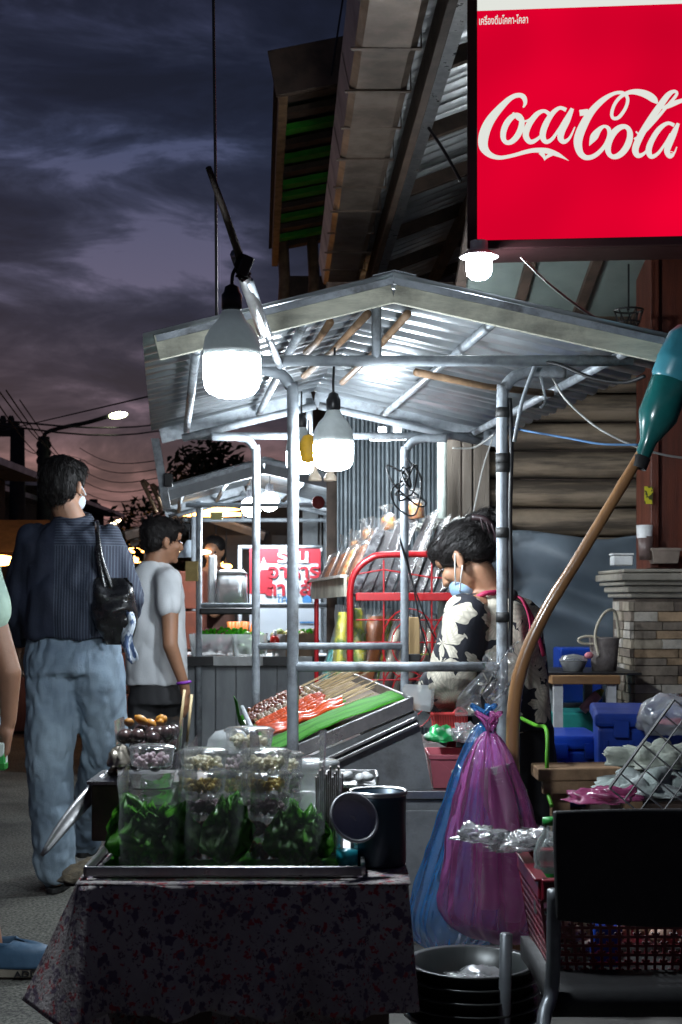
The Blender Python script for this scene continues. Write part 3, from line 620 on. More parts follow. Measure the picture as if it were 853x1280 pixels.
# ================================================================ bottle pole
bp = T('pole', 'curved brown wooden pole leaning beside the vendor with a bottle over its top', 'pole', P(641,960,3.75))
bam = mat('varnished bamboo', (.30,.155,.065), .3, 0, col2=(.15,.07,.03), sc=6, bump=.3, st=(1,1,.3), coat=.6)
pp = [P(808,556,3.75), P(770,620,3.75), P(722,700,3.75), P(682,765,3.75), P(655,825,3.75), P(643,880,3.75), P(641,960,3.75), P(642,1085,3.72), P(645,1290,3.7)]
MB().tube(sp(pp, 5), [.0135+.0045*min(1, i/22) + (.0012 if i % 9 == 4 else 0) for i in range(len(sp(pp, 5)))], 12).build('shaft', bam, bp, smooth=True)
gb = T('bottle', 'dark teal plastic bottle pushed upside down over the top of the wooden pole', 'bottle', P(806,560,3.75))
gl = mat('teal plastic', (.012,.13,.125), .22, 0, col2=(.008,.09,.085), sc=8, coat=.5); gl2 = mat('pale teal plastic', (.05,.26,.33), .3, 0, sc=8)
A = P(803,572,3.75); B = P(858,425,3.75); d = (B-A); Lb = d.length; x, y, d = frame_of(d); MM = Matrix((x, y, d)).transposed()
MB().lathe([(.019,0),(.021,.02),(.022,.045),(.040,.085),(.052,.115),(.052,.205),(.050,.215)], A, 24, MM).build('shoulder', gl, gb, smooth=True)
MB().lathe([(.050,.2152),(.056,.225),(.056,.262),(.058,.268),(.056,.275),(.05,.335),(.035,.36),(0,.365)], A, 24, MM).build('base', gl2, gb, smooth=True)
MB().lathe([(.0215,-.03),(.0225,.0),(.0195,.004)], A, 14, MM).build('tape', rubber, gb, smooth=True)
# ================================================================ hanging bags
def hang_bag(name, label, m, knot, zb, wid, dep, seed, squash=.0, neck=.012, parent=None):
    knot = V(knot); H = knot.z-zb; rs = random.Random(seed); ph = rs.random()*9
    def fn(u, v):
        a = 2*PI*u; s = min(1, v*1.22); w = neck+(wid-neck)*(s**.62 if s < 1 else 1); 
        if v > .86: w *= math.sqrt(max(.0, 1-((v-.86)/.145)**2))
        fold = 1+.16*(1-.75*v)*math.sin(9*a+ph)+.035*math.sin(23*a+ph*2+4*v)+.06*abs(nz((math.cos(a)*9, math.sin(a)*9, v*14+ph)))+.09*nz((math.cos(a)*2+ph, math.sin(a)*2, v*4))+.05*nz((math.cos(a)*5, math.sin(a)*5+ph, v*9))
        return knot+V((w*math.cos(a)*fold+squash*v, dep/wid*w*math.sin(a)*fold, -H*v*1.0+.012*nz((a, v*3, ph))))
    mb = MB().grid(110, 60, fn, closed_u=True)
    for k in range(3): mb.tube(sp([knot, knot+V((.02*math.sin(k*2), .01*k-.01, .03)), knot+V((.035*math.sin(k*2+1), 0, .05)), knot+V((.01*k, 0, .02))], 4), .006, 5)
    return tag(mb.build(name, m, parent, smooth=True), label, 'plastic bag')
blueb = film('blue film', (.03,.32,.85), .36, .12, .9, .7, gloss=1.0); purp = film('magenta film', (.95,.20,.66), .32, .12, .88, .72, gloss=1.1)
cupm = film('stacked cup plastic', (.85,.85,.88), .6, .2, .9)
hang_bag('plastic_bag', 'large translucent blue plastic bag hanging behind the magenta one', blueb, P(606,905,3.68), P(0,1192,3.68).z, .120, .09, 3, squash=-.09)
hang_bag('plastic_bag', 'large translucent magenta plastic bag full of clear cups, tied to the right front post', purp, P(612,915,3.58), P(0,1178,3.58).z, .142, .09, 5, squash=.03)
for k, (px, py, tx) in enumerate(((610,1105,0),(648,1080,.1),(625,1010,-.1),(640,1120,.05))):
    c = P(px, py, 3.58); t_ = MB()
    for j in range(4): t_.lathe([(.030,-.06),(.042,.055),(.045,.058),(.043,.058),(.040,.05),(.028,-.058)], c+V((0,.0,.016*j)), 16, Euler((tx, tx*2, 0)).to_matrix())
    tag(t_.build('cup_stack', cupm, None, smooth=True), ['stack of clear cups in the lower left of the magenta bag','stack of clear cups against the right side of the magenta bag','cups lying near the top of the magenta bag','cup stack at the bottom of the magenta bag'][k], 'cups')
# ================================================================ vendor's counter things
pinkp = mat('pink plastic', (.62,.16,.20), .35, 0, sc=5); redp = mat('red plastic', (.55,.05,.05), .35, 0, sc=5)
def tub(name, label, cat, c, wx, wy, h, m, th=.004, taper=.85, holes=False):
    t = T(name, label, cat, c); c = V(c)
    def ring(s, z): return [(c+V((sx*wx/2*s, sy*wy/2*s, z))) for sx, sy in ((-1,-1),(1,-1),(1,1),(-1,1))]
    vs = ring(taper, 0)+ring(1, h)+ring(1.06, h)+ring(1.06, h-.012)+ring(.97, h)+ring(taper*.96, .006)
    fs = [(0,1,2,3)]
    for a, b in ((0,4),(4,8),(8,12)): fs += [(a+i, a+(i+1)%4, b+(i+1)%4, b+i) for i in range(4)]
    fs += [(4+i, 4+(i+1)%4, 16+(i+1)%4, 16+i) for i in range(4)]+[(16+i, 16+(i+1)%4, 20+(i+1)%4, 20+i) for i in range(4)]+[(20,21,22,23)]
    MB().add(vs, fs).build('body', m, t, bevel=.004); return t
pk = tub('pink_basket', 'pink plastic basket with an oval white handle opening at the end of the counter', 'basket', P(566,984,4.1)+V((0,.06,0)), .135, .2, .098, pinkp)
MB().lathe([(0,-.002),(.02,-.002),(.02,.002),(0,.002)], P(571,962,4.1)+V((0,-.055,.0)), 20, Matrix.Rotation(PI/2,3,'X')@Matrix.Diagonal((1,.5,1))).build('handle_opening', white_pl, pk)
rb = T('red_basket', 'small red slatted basket sitting behind the green and white bag', 'basket', P(562,912,4.22))
for k in range(14):
    a0 = P(541+k*3.1,912,4.2); MB().beam(a0, a0+V((-.002,0,.052)), .0045, .004).build('slat', redp, rb)
for py in (893, 911): MB().beam(P(538,py,4.2), P(585,py-1,4.2), .012, .008).build('rim', redp, rb, bevel=.002)
MB().box(P(562,903,4.26), (.10,.1,.05)).build('body', mat('deep red plastic', (.33,.02,.025), .4), rb)
MB().tube(sp([P(566,893,4.2), P(575,885,4.2), P(584,892,4.2)], 5), .005, 8).build('handle', redp, rb, smooth=True)
gw_ = mat('green print', (.02,.32,.09), .4); 
def crumple(name, label, cat, m, c, r, seed, n=40, amp=.28, flat=.0, grp=None, mats=None):
    c = V(c); 
    def fn(u, v):
        t = PI*v; a = 2*PI*u; d = V((math.sin(t)*math.cos(a), math.sin(t)*math.sin(a), math.cos(t)))
        k = 1+amp*(abs(noise.noise(d*1.8+V((seed,0,0))))*2-.5)+amp*.5*abs(noise.noise(d*4.5+V((0,seed,0))))+amp*.25*noise.noise(d*10)
        p = V((d.x*r[0], d.y*r[1], d.z*r[2]))*k
        if p.z < -flat*r[2]: p.z = -flat*r[2]+(p.z+flat*r[2])*.1
        return c+p
    o = MB().grid(n, n//2+2, fn, closed_u=True).build(name, m, None, smooth=True); return tag(o, label, cat, grp)
crumple('printed_bag', 'green and white printed plastic bag on the pink basket', 'plastic bag', mat('green print bag', (.02,.36,.10), .3, 0, col2=(.72,.76,.74), sc=9, lo=.47, hi=.53, det=1), P(552,925,4.16), (.043,.05,.04), 3)
crumple('clear_bag', 'crumpled clear plastic bag beside the green printed bag', 'plastic bag', crinkle, P(583,925,4.14), (.05,.04,.05), 8)
m = MB().grid(10, 12, lambda u, v: P(556+u*50+5*math.sin(v*5), 905+v*55-10*u, 4.5+.05*math.sin(u*6)))
tag(m.build('red_cloth', mat('red cloth', (.36,.02,.05), .7), None, smooth=True, solid=.003), 'dark red cloth hanging behind the red basket', 'cloth')
t = T('clear_box', 'open clear plastic box standing on the skewer tray end', 'box', P(525,885,4.2))
MB().add([P(506,885,4.1),P(538,890,4.1),P(540,862,4.1),P(503,860,4.1),P(512,878,4.25),P(542,884,4.25),P(545,857,4.25),P(508,855,4.25)], [(0,1,2,3),(4,5,6,7),(0,3,7,4),(1,2,6,5)]).build('wall', milky, t)
# ================================================================ red wire rack with goods
RY = 6.0; redm = mat('red enamel', (.50,.012,.018), .3, 0, col2=(.36,.01,.015), sc=8, coat=.4)
rk = T('display_rack', 'red wire display rack of packed dried goods with a cream tin side tray', 'rack', P(500,870,6))
wdr = .022
def rp(px, py, k=0): return P(px, py, RY)+V((VX,1,0))*k
frontL = [rp(438,900), rp(438,770), rp(438,738), rp(444,716), rp(462,699), rp(490,693), rp(620,693)]
MB().tube(sp(frontL, 5), .014, 10).build('frame', redm, rk, smooth=True)
backL = [rp(438,900,1.35), rp(438,770,1.35), rp(438,755,1.35), rp(442,738,1.35), rp(462,725,1.35), rp(500,722,1.35)]
MB().tube(sp(backL, 5), .012, 8).build('frame', redm, rk, smooth=True)
MB().beam(rp(445,746), rp(620,746), .03, .035).build('front_bar', redm, rk, bevel=.004)
for py in (746,): MB().beam(rp(432,733)+V((0,.02,0)), rp(432,737,1.35), .012, .085).build('side_tray', mat('cream tin', (.55,.55,.45), .5, 0, col2=(.36,.35,.28), sc=8, grime=.6), rk)
MB().beam(rp(430,720)+V((0,.02,0)), rp(430,722,1.35), .03, .012).build('tray_lip', mat('white tin', (.7,.7,.66), .4), rk)
for px in (480, 540, 600): MB().tube([rp(px,700), rp(px,900)], .0035, 6).build('rod', redm, rk)
MB().tube([rp(445,718), rp(480,712), rp(540,722), rp(620,724)], .0035, 6).build('rod', redm, rk)
for cx_, r_ in ((512, 34), (512, 22), (575, 34)):
    for cy_ in (805, 868): MB().tube([rp(cx_+r_*1.0*math.cos(a), cy_+r_*1.3*math.sin(a)) for a in [i*PI/12 for i in range(24)]], .003, 5, closed=True).build('ring', redm, rk)
for py in (775, 803, 850): MB().tube([rp(445,py), rp(620,py)], .003, 5).build('rod', redm, rk)
MB().box(rp(520,905,.3), (.65,.6,.03)).build('shelf', steel, rk)
wf = film('white crinkle film', (.85,.88,.84), .42, .2, .9)
goods = mat('dark dried goods', (.035,.022,.028), .4, 0, col2=(.014,.010,.014), sc=30, bump=.5)
silver = mat('silver print foil', (.22,.22,.24), .3, .3, col2=(.04,.035,.045), sc=25, lo=.42, hi=.55)
orange = mat('orange snack', (.70,.18,.02), .6, 0, col2=(.85,.55,.25), sc=40, bump=.8)
brown = mat('brown snack', (.32,.12,.045), .5, 0, col2=(.16,.05,.02), sc=30, bump=.8)
pal = mat('pale noodles', (.75,.66,.48), .6, 0, col2=(.35,.28,.2), sc=30, bump=.6, st=(1,1,.2))
# leaning flat packs filling the upper shelf
for k in range(12):
    px = 458+k*13; a = P(px-14+random.uniform(-3,3), 744, 6.03+.03*k); b_ = P(px+22+random.uniform(-6,6), 666-min(k,4)*4+random.uniform(-5,5), 6.32+.03*k); t = T('snack_pack', ORD[k]+' flat pack of dark dried goods from the left in the upper red rack', 'packet', a, 'dark flat packs leaning in the upper rack')
    MB().beam(a, b_, .046, .016, V((0,1,0))).build('filling', (goods if k % 3 else silver), t, bevel=.004)
    MB().grid(6, 12, lambda u, v: a.lerp(b_, v*1.03)+V(((u-.5)*.085*.75, -.012-.006*math.sin(u*PI)+.003*nz((u*3, v*4, k)), (u-.5)*.085*.45+.012))).build('wrapper', packf, t, smooth=True)
def tiedbag(label, c, r, h, m, grp, lean=0):
    c = V(c); t = T('tied_bag', label, 'packet', c, grp)
    MB().lathe([(0,0),(r*.9,.0),(r,h*.3),(r*.85,h*.6),(r*.3,h*.72),(0,h*.73)], c, 14, Euler((0,lean,0)).to_matrix()).build('filling', m, t, smooth=True)
    MS = Euler((0,lean,0)).to_matrix()
    def fn(u, v):
        a = 2*PI*u; rr = [r*1.06, r*1.12, r*.95, r*.22, r*.5, r*.95][0]
        z = v*1.25*h; s = v*1.25
        if s < .7: rr = r*1.1
        elif s < .85: rr = r*(1.1-.9*(s-.7)/.15)
        else: rr = r*(.2+1.0*(s-.85)/.6)
        return c+MS@V((rr*math.cos(a)*(1+.2*math.sin(5*a)*(s > .8)), rr*math.sin(a), z+.01*nz((a, s*3, 1))))
    MB().grid(18, 16, fn, closed_u=True).build('wrapper', packf if r > .0349 or r < .033 else crinkle, t, smooth=True); return t
for k, (px, py, r, h, Y) in enumerate(((521,648,.038,.105,6.4),(487,662,.035,.09,6.5),(462,678,.035,.09,6.6),(446,690,.03,.08,6.9))):
    tiedbag(['tied clear bag of orange snacks, highest, beside the rear right post','second highest tied bag of pale orange snacks, left of the rear right post','third tied bag along the rack top with orange snacks','lowest tied bag at the far end of the rack top'][k], P(px, py, Y), r, h, orange, 'tied snack bags along the top of the red rack', lean=-.15)
for k in range(4):
    tiedbag(ORD[k]+' brown snack bag from the left on the cream side tray', P(410+k*11, 730-k*2, 7.0-.24*k), .042, .20+.01*k, brown if k != 2 else orange, 'brown snack bags on the side tray', lean=.4)
m = MB()

for k in range(14):
    c = P(495+k*10, 662-4*math.sin(k*1.7), 6.5)
    m.lathe([(.012,0),(.03,.018),(.04,.03),(.028,.036),(.015,.03)], c, 9, Euler((random.uniform(-.6,.6), random.uniform(-.6,.6), 0)).to_matrix())
o = m.build('wrapper_frills', wf, rk, smooth=True); o['kind'] = 'stuff'
tealp = mat('teal packet', (.03,.30,.27), .35); yelp = mat('yellow packet', (.55,.48,.03), .35, 0, sc=14, col2=(.12,.2,.03), lo=.45, hi=.55, bump=.6); orp = mat('orange packet', (.50,.15,.03), .4, 0, col2=(.34,.09,.02), sc=20, bump=.6)
for k, (px, w, m_, y0_, y1_, lean_) in enumerate(((425,12,yelp,765,858,4),(412,9,tealp,790,855,12),(448,14,yelp,760,830,-3),(458,20,orp,770,868,14),(474,16,yelp,770,850,10),(463,14,tealp,772,800,0))):
    a, b_ = P(px-lean_/2, y1_, 6.12+.05*k), P(px+lean_, y0_, 6.2+.05*k); n_ = 'yellow teal orange'.split()
    lab = ['tall yellow packet at the left end of the lower rack','narrow teal packet leftmost below the cream tray','yellow packet just inside the red rack frame','long orange packet slanting in the lower rack','yellow green packet right of the orange one','small teal packet above the orange one'][k]
    q = MB().grid(8, 16, lambda u, v: a.lerp(b_, v)+V(((u-.5)*w/F*9.0*math.sin(PI*min(max(v,.04),.96))**.14, -.02*math.sin(u*PI)+.008*nz((u*4, v*8, k)), 0)))
    pk_ = tag(q.build('packet', m_, None, smooth=True, solid=.002), lab, 'packet')
    MB().grid(10, 22, lambda u, v: a.lerp(b_, v*1.12-.02)+V(((u-.5)*w/F*10.5*(1+.25*nz((v*6, k, 0))), -.032*math.sin(u*PI)+.02*nz((u*5, v*11, k)), 0))).build('wrapper', packf, pk_, smooth=True)
for k in range(9):
    px = 487+k*14; a, b_ = P(px-8, 868, 6.15+.02*k), P(px+14, 768, 6.25+.02*k); t = T('noodle_bag', ORD[k]+' clear bag of pale noodles from the left in the lower red rack', 'packet', a, 'pale noodle bags in the lower rack')
    MB().tube([a, a.lerp(b_,.4), a.lerp(b_,.8)], [.022,.028,.02], 8).build('filling', pal, t, smooth=True)
    MB().tube([a, a.lerp(b_,.4), a.lerp(b_,.85), b_], [.03,.034,.028,.012], 10).build('wrapper', crinkle, t, smooth=True)
tag(MB().box(P(518,800,5.9), (.045,.03,.19)).build('wood_block', mat('pale wood', (.45,.30,.14), .6, 0, sc=12, st=(2,2,.3), bump=.3), None, bevel=.003), 'upright pale wooden block in front of the red rack', 'wood block')
t = T('cleaver', 'black handled knife lying across the wooden block', 'knife', P(515,822,5.8)); MB().beam(P(502,822,5.8), P(526,822,5.8), .03, .03).build('handle', black, t, bevel=.004); MB().beam(P(526,818,5.8), P(550,817,5.8), .02, .004).build('blade', yelp, t)
tag(MB().grid(5, 6, lambda u, v: P(547+u*13, 798+v*42, 4.55+.01*math.sin(u*6))).build('pink_cloth', mat('hot pink cloth', (.75,.02,.22), .6), None, solid=.003), 'small hot pink cloth hanging left of the vendor', 'cloth')
# ================================================================ right side: pillar, column, tarp
stn = [mat('ledge stone '+str(i), c, .8, 0, col2=tuple(x*.6 for x in c), sc=14, bump=.9, bsc=50) for i, c in enumerate([(.40,.34,.26),(.26,.21,.165),(.55,.50,.43),(.17,.13,.105),(.46,.32,.20)])]
pr = T('stone_pillar', 'pillar faced with stacked ledge stone tiles under a moulded cream cap', 'pillar', (1.5, 6.2, 0))
px0 = 1.237; zt = 1.17
MB().box((px0+.42, 6.27, zt/2), (.82, .5, zt)).build('core', stn[3], pr)
rr = random.Random(4); zz = .0; row = 0
while zz < zt-.02:
    h = rr.uniform(.031, .044); x = px0
    while x < px0+.80:
        w = rr.uniform(.08, .21); w = min(w, px0+.84-x); d_ = rr.uniform(.012, .03)
        MB().box((x+w/2, 6.02-d_/2, zz+h/2), (w-.004, d_, h-.004)).build('stone_tile', rr.choice(stn), pr); x += w
    y = 6.0
    while y < 6.27:
        w = rr.uniform(.1, .18); d_ = rr.uniform(.01, .022); MB().box((px0-d_/2+VX*(y-6)*0-.001, y+w/2+.005, zz+h/2), (d_, w-.004, h-.004)).build('stone_tile', rr.choice(stn[:3]), pr); y += w
    zz += h
capm = mat('moulded plaster', (.33,.30,.25), .7, 0, col2=(.2,.18,.15), sc=6, bump=.4, grime=.5)
for k, (z, e, h) in enumerate(((1.172,.008,.02),(1.194,.022,.028),(1.224,.04,.018),(1.244,.055,.032),(1.278,.045,.016))):
    MB().box((px0+.40, 6.25, z+h/2), (.82+e*2, .5+e*2, h-.001)).build('cap_moulding', capm, pr, bevel=.006)
clm = T('timber_column', 'red stained timber panelled column standing on the stone pillar', 'column', (1.7, 6.3, 1.3))
xc0 = (813-CX)/F*6.15
MB().box((xc0+.25, 6.3, 2.0), (.5, .28, 1.40)).build('shaft', redwood, clm)
for x in (xc0+.015, xc0+.16, xc0+.31, xc0+.46): MB().box((x, 6.14, 2.0), (.035, .03, 1.40)).build('batten', redwood, clm, bevel=.004)
tag(MB().box(P(811,619,6.08), (.035,.004,.075)).build('sticker', mat('yellow sticker', (.5,.45,.02), .5, 0, col2=(.05,.05,.01), sc=45, lo=.5, hi=.52, det=1), None), 'small yellow sticker with dark print on the edge of the red timber column', 'sticker')
t = T('soap_bar_box', 'small white box on the left end of the pillar cap', 'box', P(778,702,6.0)); MB().box(P(777,701,6.05), (.085,.08,.042)).build('body', white_pl, t, bevel=.006); MB().box(P(777,693,6.05), (.09,.085,.008)).build('lid', white_pl, t, bevel=.002)
t = T('cup', 'plastic cup with brown drink and white sleeve on the pillar cap', 'cup', P(807,707,6.0)); MB().lathe([(0,0),(.026,0),(.034,.10),(0,.10)], P(807,700,6.05), 16).build('cup', mat('brown drink', (.16,.11,.10), .3), t, smooth=True); MB().lathe([(.033,.1),(.036,.155),(0,.157)], P(806,702,6.05), 16).build('sleeve', white_pl, t, smooth=True)
tub('food_tub', 'clear food tub beside the cup on the pillar cap', 'container', P(834,704,6.0)+V((0,.06,0)), .12, .1, .065, mat('cloudy brown tub', (.30,.24,.20), .35))
lant = T('wire_lantern', 'black wire cage lantern on the porch ceiling above the cart roof', 'lantern', P(785,400,5.9))
for k in range(10):
    a = 2*PI*k/10; c = P(786,400,5.9); MB().tube(sp([c+V((.06*math.cos(a), .06*math.sin(a), .04)), c+V((.045*math.cos(a+.3), .045*math.sin(a+.3), -.01)), c+V((.02*math.cos(a+.5), .02*math.sin(a+.5), -.045))], 4), .003, 5).build('cage_wire', black, lant)
for r_, z_ in ((.06,.04),(.02,-.045),(.045,-.01)): MB().tube([P(786,400,5.9)+V((r_*math.cos(a), r_*math.sin(a), z_)) for a in [i*PI/10 for i in range(20)]], .004, 6, closed=True).build('hoop', black, lant)
MB().tube([P(786,388,5.9), P(786,330,5.9)], .004, 6).build('hanger', black, lant)
tarp = mat('blue grey tarpaulin', (.115,.145,.175), .45, 0, col2=(.085,.11,.135), sc=3, bump=.3, bsc=25)
tz = CH+(745-668)/F*6.7
def tf(u, v):
    x = .62+u*1.15; z = tz-v*(tz-.25)
    return V((x, 6.68+.040*math.sin(v*26+u*5+5*nz((u*2, v*3, 0)))*(1-.3*v)+.09*nz((u*2.5, v*5, 3))-.10*v, z+.02*math.sin(u*9)*(1-v)+.012*nz((u*5,0,1))))
tag(MB().grid(60, 80, tf).build('tarpaulin', tarp, None, smooth=True, solid=.002), 'blue-grey tarpaulin hanging in folds below the log wall', 'tarpaulin')
# side table with bowl and basket
tw = mat('worn table edge', (.36,.20,.09), .5, 0, col2=(.2,.1,.04), sc=12, bump=.4, st=(.3,1,1))
tb = T('side_table', 'small table with a worn wooden top and white legs below the tarpaulin', 'table', P(735,900,5.9))
c0, c1_ = P(690,850,5.6), P(776,850,5.6)
MB().box(((c0.x+c1_.x)/2, 5.85, c0.z), (c1_.x-c0.x, .5, .035)).build('top', tw, tb, bevel=.004)
MB().box(((c0.x+c1_.x)/2+.04, 5.86, c0.z+.022), (c1_.x-c0.x+.1, .46, .008)).build('mat', black, tb)
for x, y in ((c0.x+.03,5.64),(c1_.x-.03,5.64),(c0.x+.06,6.06),(c1_.x-.05,6.06)): MB().box((x, y, (c0.z-.018)/2), (.035,.035,c0.z-.02)).build('leg', white_pl if y < 5.8 else greymetal, tb)
zt_ = c0.z+.027
c = V((P(717,850,5.75).x, 5.75, zt_)); t = T('foam_bowl', 'white foam bowl with a domed white lid on the side table', 'bowl', c)
MB().lathe([(0,0),(.038,0),(.055,.04),(.058,.042)], c, 24).build('bowl', white_pl, t, smooth=True); MB().lathe([(.060,.043),(.045,.062),(.0,.07)], c, 24).build('lid', crinkle, t, smooth=True)
c = V((P(757,850,5.75).x, 5.78, zt_)); t = T('handled_basket', 'grey basket with a tall cream loop handle on the side table', 'basket', c)
gbm = mat('grey woven basket', (.20,.17,.16), .7, 0, sc=40, bump=.8)
MB().lathe([(0,0),(.05,0),(.055,.06),(.062,.13),(.064,.135),(.056,.13),(.05,.01)], c, 20).build('body', gbm, t, smooth=True)
cream = mat('cream handle', (.52,.47,.36), .5); MB().tube(sp([c+V((-.03,-.05,.06)), c+V((-.045,-.05,.15)), c+V((-.01,-.04,.23)), c+V((.04,-.02,.24)), c+V((.062,0,.13))], 6), .006, 8).build('handle', cream, t, smooth=True)
MB().tube([c+V((-.065+.045*math.cos(a), -.03, .125+.016*math.sin(a))) for a in [i*PI/8 for i in range(16)]], .006, 6, closed=True).build('strap_loop', cream, t, smooth=True)
MB().ell(c+V((-.07,-.05,.065)), (.018,.012,.014)).build('pink_charm', mat('pink charm', (.75,.25,.3), .4), t, smooth=True)
# blue cool boxes
bluep = mat('blue plastic', (.012,.060,.42), .32, 0, col2=(.009,.042,.29), sc=6, grime=.25)
def coolbox(label, c, wx, wy, h, lid=.05, rz=0):
    c = V(c); t = T('cool_box', label, 'cool box', c, 'blue cool boxes beside the pillar', rz); Mw = world_of(t)
    def bx(x0,x1,y0,y1,z0,z1): return MB().add([Mw@V((x,y,z)) for x in (x0,x1) for y in (y0,y1) for z in (z0,z1)], [(0,1,3,2),(4,6,7,5),(0,4,5,1),(2,3,7,6),(0,2,6,4),(1,5,7,3)])
    bx(-wx/2+.012,wx/2-.012,-wy/2+.012,wy/2-.012,0,h).build('body', bluep, t, bevel=.012)
    bx(-wx/2,wx/2,-wy/2,wy/2,h+.002,h+lid).build('lid', bluep, t, bevel=.012)
    for x in (-wx*.28, wx*.28): bx(x-.025,x+.025,-wy/2-.012,-wy/2-.001,h-.03,h+.025).build('latch', bluep, t, bevel=.004)
    for k in range(4): bx(-wx/2+.03+k*(wx-.06)/4, -wx/2+.03+k*(wx-.06)/4+.012, -wy/2+.004, -wy/2+.0115, .03, h-.04).build('rib', bluep, t)
    return t
coolbox('smaller blue cool box with side latches, under the table edge', P(722,1012,4.9)+V((0,.2,0)), .19, .34, .20)
cb2 = coolbox('larger blue cool box with the clear bag on its lid', P(806,986,4.5)+V((.07,.25,0)), .38, .5, .19, .045, R(-8))
ben = T('storage_crate', 'dark crate standing under the smaller cool box', 'crate', V((.88,5.1,0))); MB().box((.86,5.1,.18), (.3,.4,.355)).build('body', darkwood, ben, bevel=.005)
ben = T('storage_crate', 'dark crate standing under the larger cool box', 'crate', V((1.1,4.75,0))); MB().box((1.06,4.75,.26), (.42,.5,.525)).build('body', darkwood, ben, bevel=.005)
for k, (px, py, a, w) in enumerate(((712,815,.25,.22),)): 
    c = P(px+14, py, 6.3); t = T('blue_crate', 'deep blue plastic crate behind the side table', 'crate', c+V((0,0,-.1))); MB().box(c+V((-.01,.02,-.10)), (.19,.2,.24)).build('body', bluep, t, bevel=.01)
t = T('teal_crate', 'low teal crate under the side table', 'crate', P(735,905,6.0)); MB().box(P(728,905,6.1), (.36,.25,.12)).build('body', tealp, t, bevel=.01)
t = T('plastic_bottle', 'pink and green bottle lying on the teal crate', 'bottle', P(740,878,5.95)); MB().tube([P(728,888,5.9), P(748,868,5.9)], [.02,.022], 12).build('body', mat('pink pack', (.6,.3,.38), .4), t, smooth=True); MB().tube([P(748,868,5.9), P(754,862,5.9)], [.02,.008], 12).build('cap', yelp, t, smooth=True)
crumple('clear_bag', 'bulging clear plastic bag with pink contents on the larger cool box', 'plastic bag', milky, P(838,896,4.45), (.10,.09,.068), 12, amp=.22, flat=.8)
crumple('pink_fruit', 'pink food inside the bulging clear bag', 'food', mat('pink food', (.6,.12,.2), .5), P(842,905,4.45), (.045,.03,.018), 2, n=16)
# bench, cloths, grill rack
bn = T('bench', 'rough brown wooden bench behind the magenta bag', 'bench', P(730,1000,3.9))
MB().beam(P(668,965,4.0), P(800,963,4.0), .14, .035).build('seat', wood, bn, bevel=.004); MB().beam(P(678,982,3.95), P(800,980,3.95), .03, .045).build('apron', wood, bn, bevel=.003)
for px in (700, 790): a = P(px, 985, 4.0); MB().box((a.x, 4.0, (a.z)/2), (.05,.05,a.z)).build('leg', wood, bn)
clo = mat('sage grey cloth', (.30,.32,.27), .85, 0, col2=(.2,.22,.19), sc=20, bump=.8, bsc=90); clo2 = mat('pale grey cloth', (.42,.46,.45), .85, 0, col2=(.25,.30,.28), sc=14, bump=.6)
crumple('folded_cloth', 'heap of sage green cloths on the bench behind the black chair', 'cloth', clo, P(818,955,3.75), (.115,.09,.052), 21, amp=.45)
crumple('folded_cloth', 'paler cloth stuffed under the sage green heap', 'cloth', clo2, P(800,990,3.6), (.09,.08,.05), 33, amp=.5)
crumple('folded_cloth', 'grey cloth at the right edge of the heap behind the wire rack', 'cloth', clo2, P(850,995,3.65), (.08,.07,.05), 41, amp=.5)
pinkf = film('pink film', (.60,.12,.30), .75, .2, .95)
crumple('pink_bag', 'crumpled pink plastic bag on the bench in front of the cloths', 'plastic bag', pinkf, P(752,1000,3.4), (.078,.06,.03), 17, amp=.5)
tag(MB().tube(sp([P(738,1000,3.4), P(760,988,3.38), P(780,992,3.38), P(792,986,3.4)], 5), [.012]*16, 8).build('bag_handle', pinkf, None, smooth=True), 'twisted handle of the crumpled pink bag', 'plastic bag')
gr = T('grill_rack', 'diamond wire grill rack standing on edge behind the black chair', 'grill', P(840,1010,3.2))
def gp(a, b): return P(762+a*62+b*46, 985-a*85+b*38, 3.3)
for k in range(7):
    MB().tube([gp(k/6*1.3, 0), gp(k/6*1.3, 2.4)], .002, 5).build('wire', steel, gr); MB().tube([gp(0, k/6*2.4), gp(1.3, k/6*2.4)], .002 if k else .004, 5).build('wire', black, gr)
# plant-like green tape
wire('bright green ribbon tied round the bench end and trailing down', [P(640,892,4.3), P(668,906,4.1), P(683,912,4.0), P(684,950,3.95), P(684,985,3.95), P(690,1008,3.9)], .006, mat('lime ribbon', (.10,.38,.02), .5), cat='ribbon', name='ribbon')
# ================================================================ chair and laundry basket
ch = T('chair', 'black folding chair seen from behind with grey tube legs and a basket on its seat', 'chair', P(800,1280,2.6))
blk = mat('matt black seat', (.008,.008,.009), .65, 0, sc=30, bump=.2)
ctube = mat('dark grey tube', (.16,.175,.19), .35, .5, col2=(.10,.11,.12), sc=12, grime=.4)
bx_, bz_ = P(692,1014,2.5), P(0,1150,2.5).z
def back(u, v): return V((bx_.x+.006*(1-math.cos(v*1.5))+u*.43, 2.5+.03*math.sin(PI*u)-.0*v, bx_.z-(bx_.z-bz_)*v*(1+.10*math.sin(PI*u))))
MB().grid(16, 8, back).build('backrest', blk, ch, smooth=True, solid=.014, bevel=.004)
def seatp(u, v): return V((bx_.x+.0+u*.42, 2.54+v*.42, .45+.012*math.cos(PI*(v-.5))))
MB().grid(10, 10, seatp).build('seat', blk, ch, smooth=True, solid=.045)
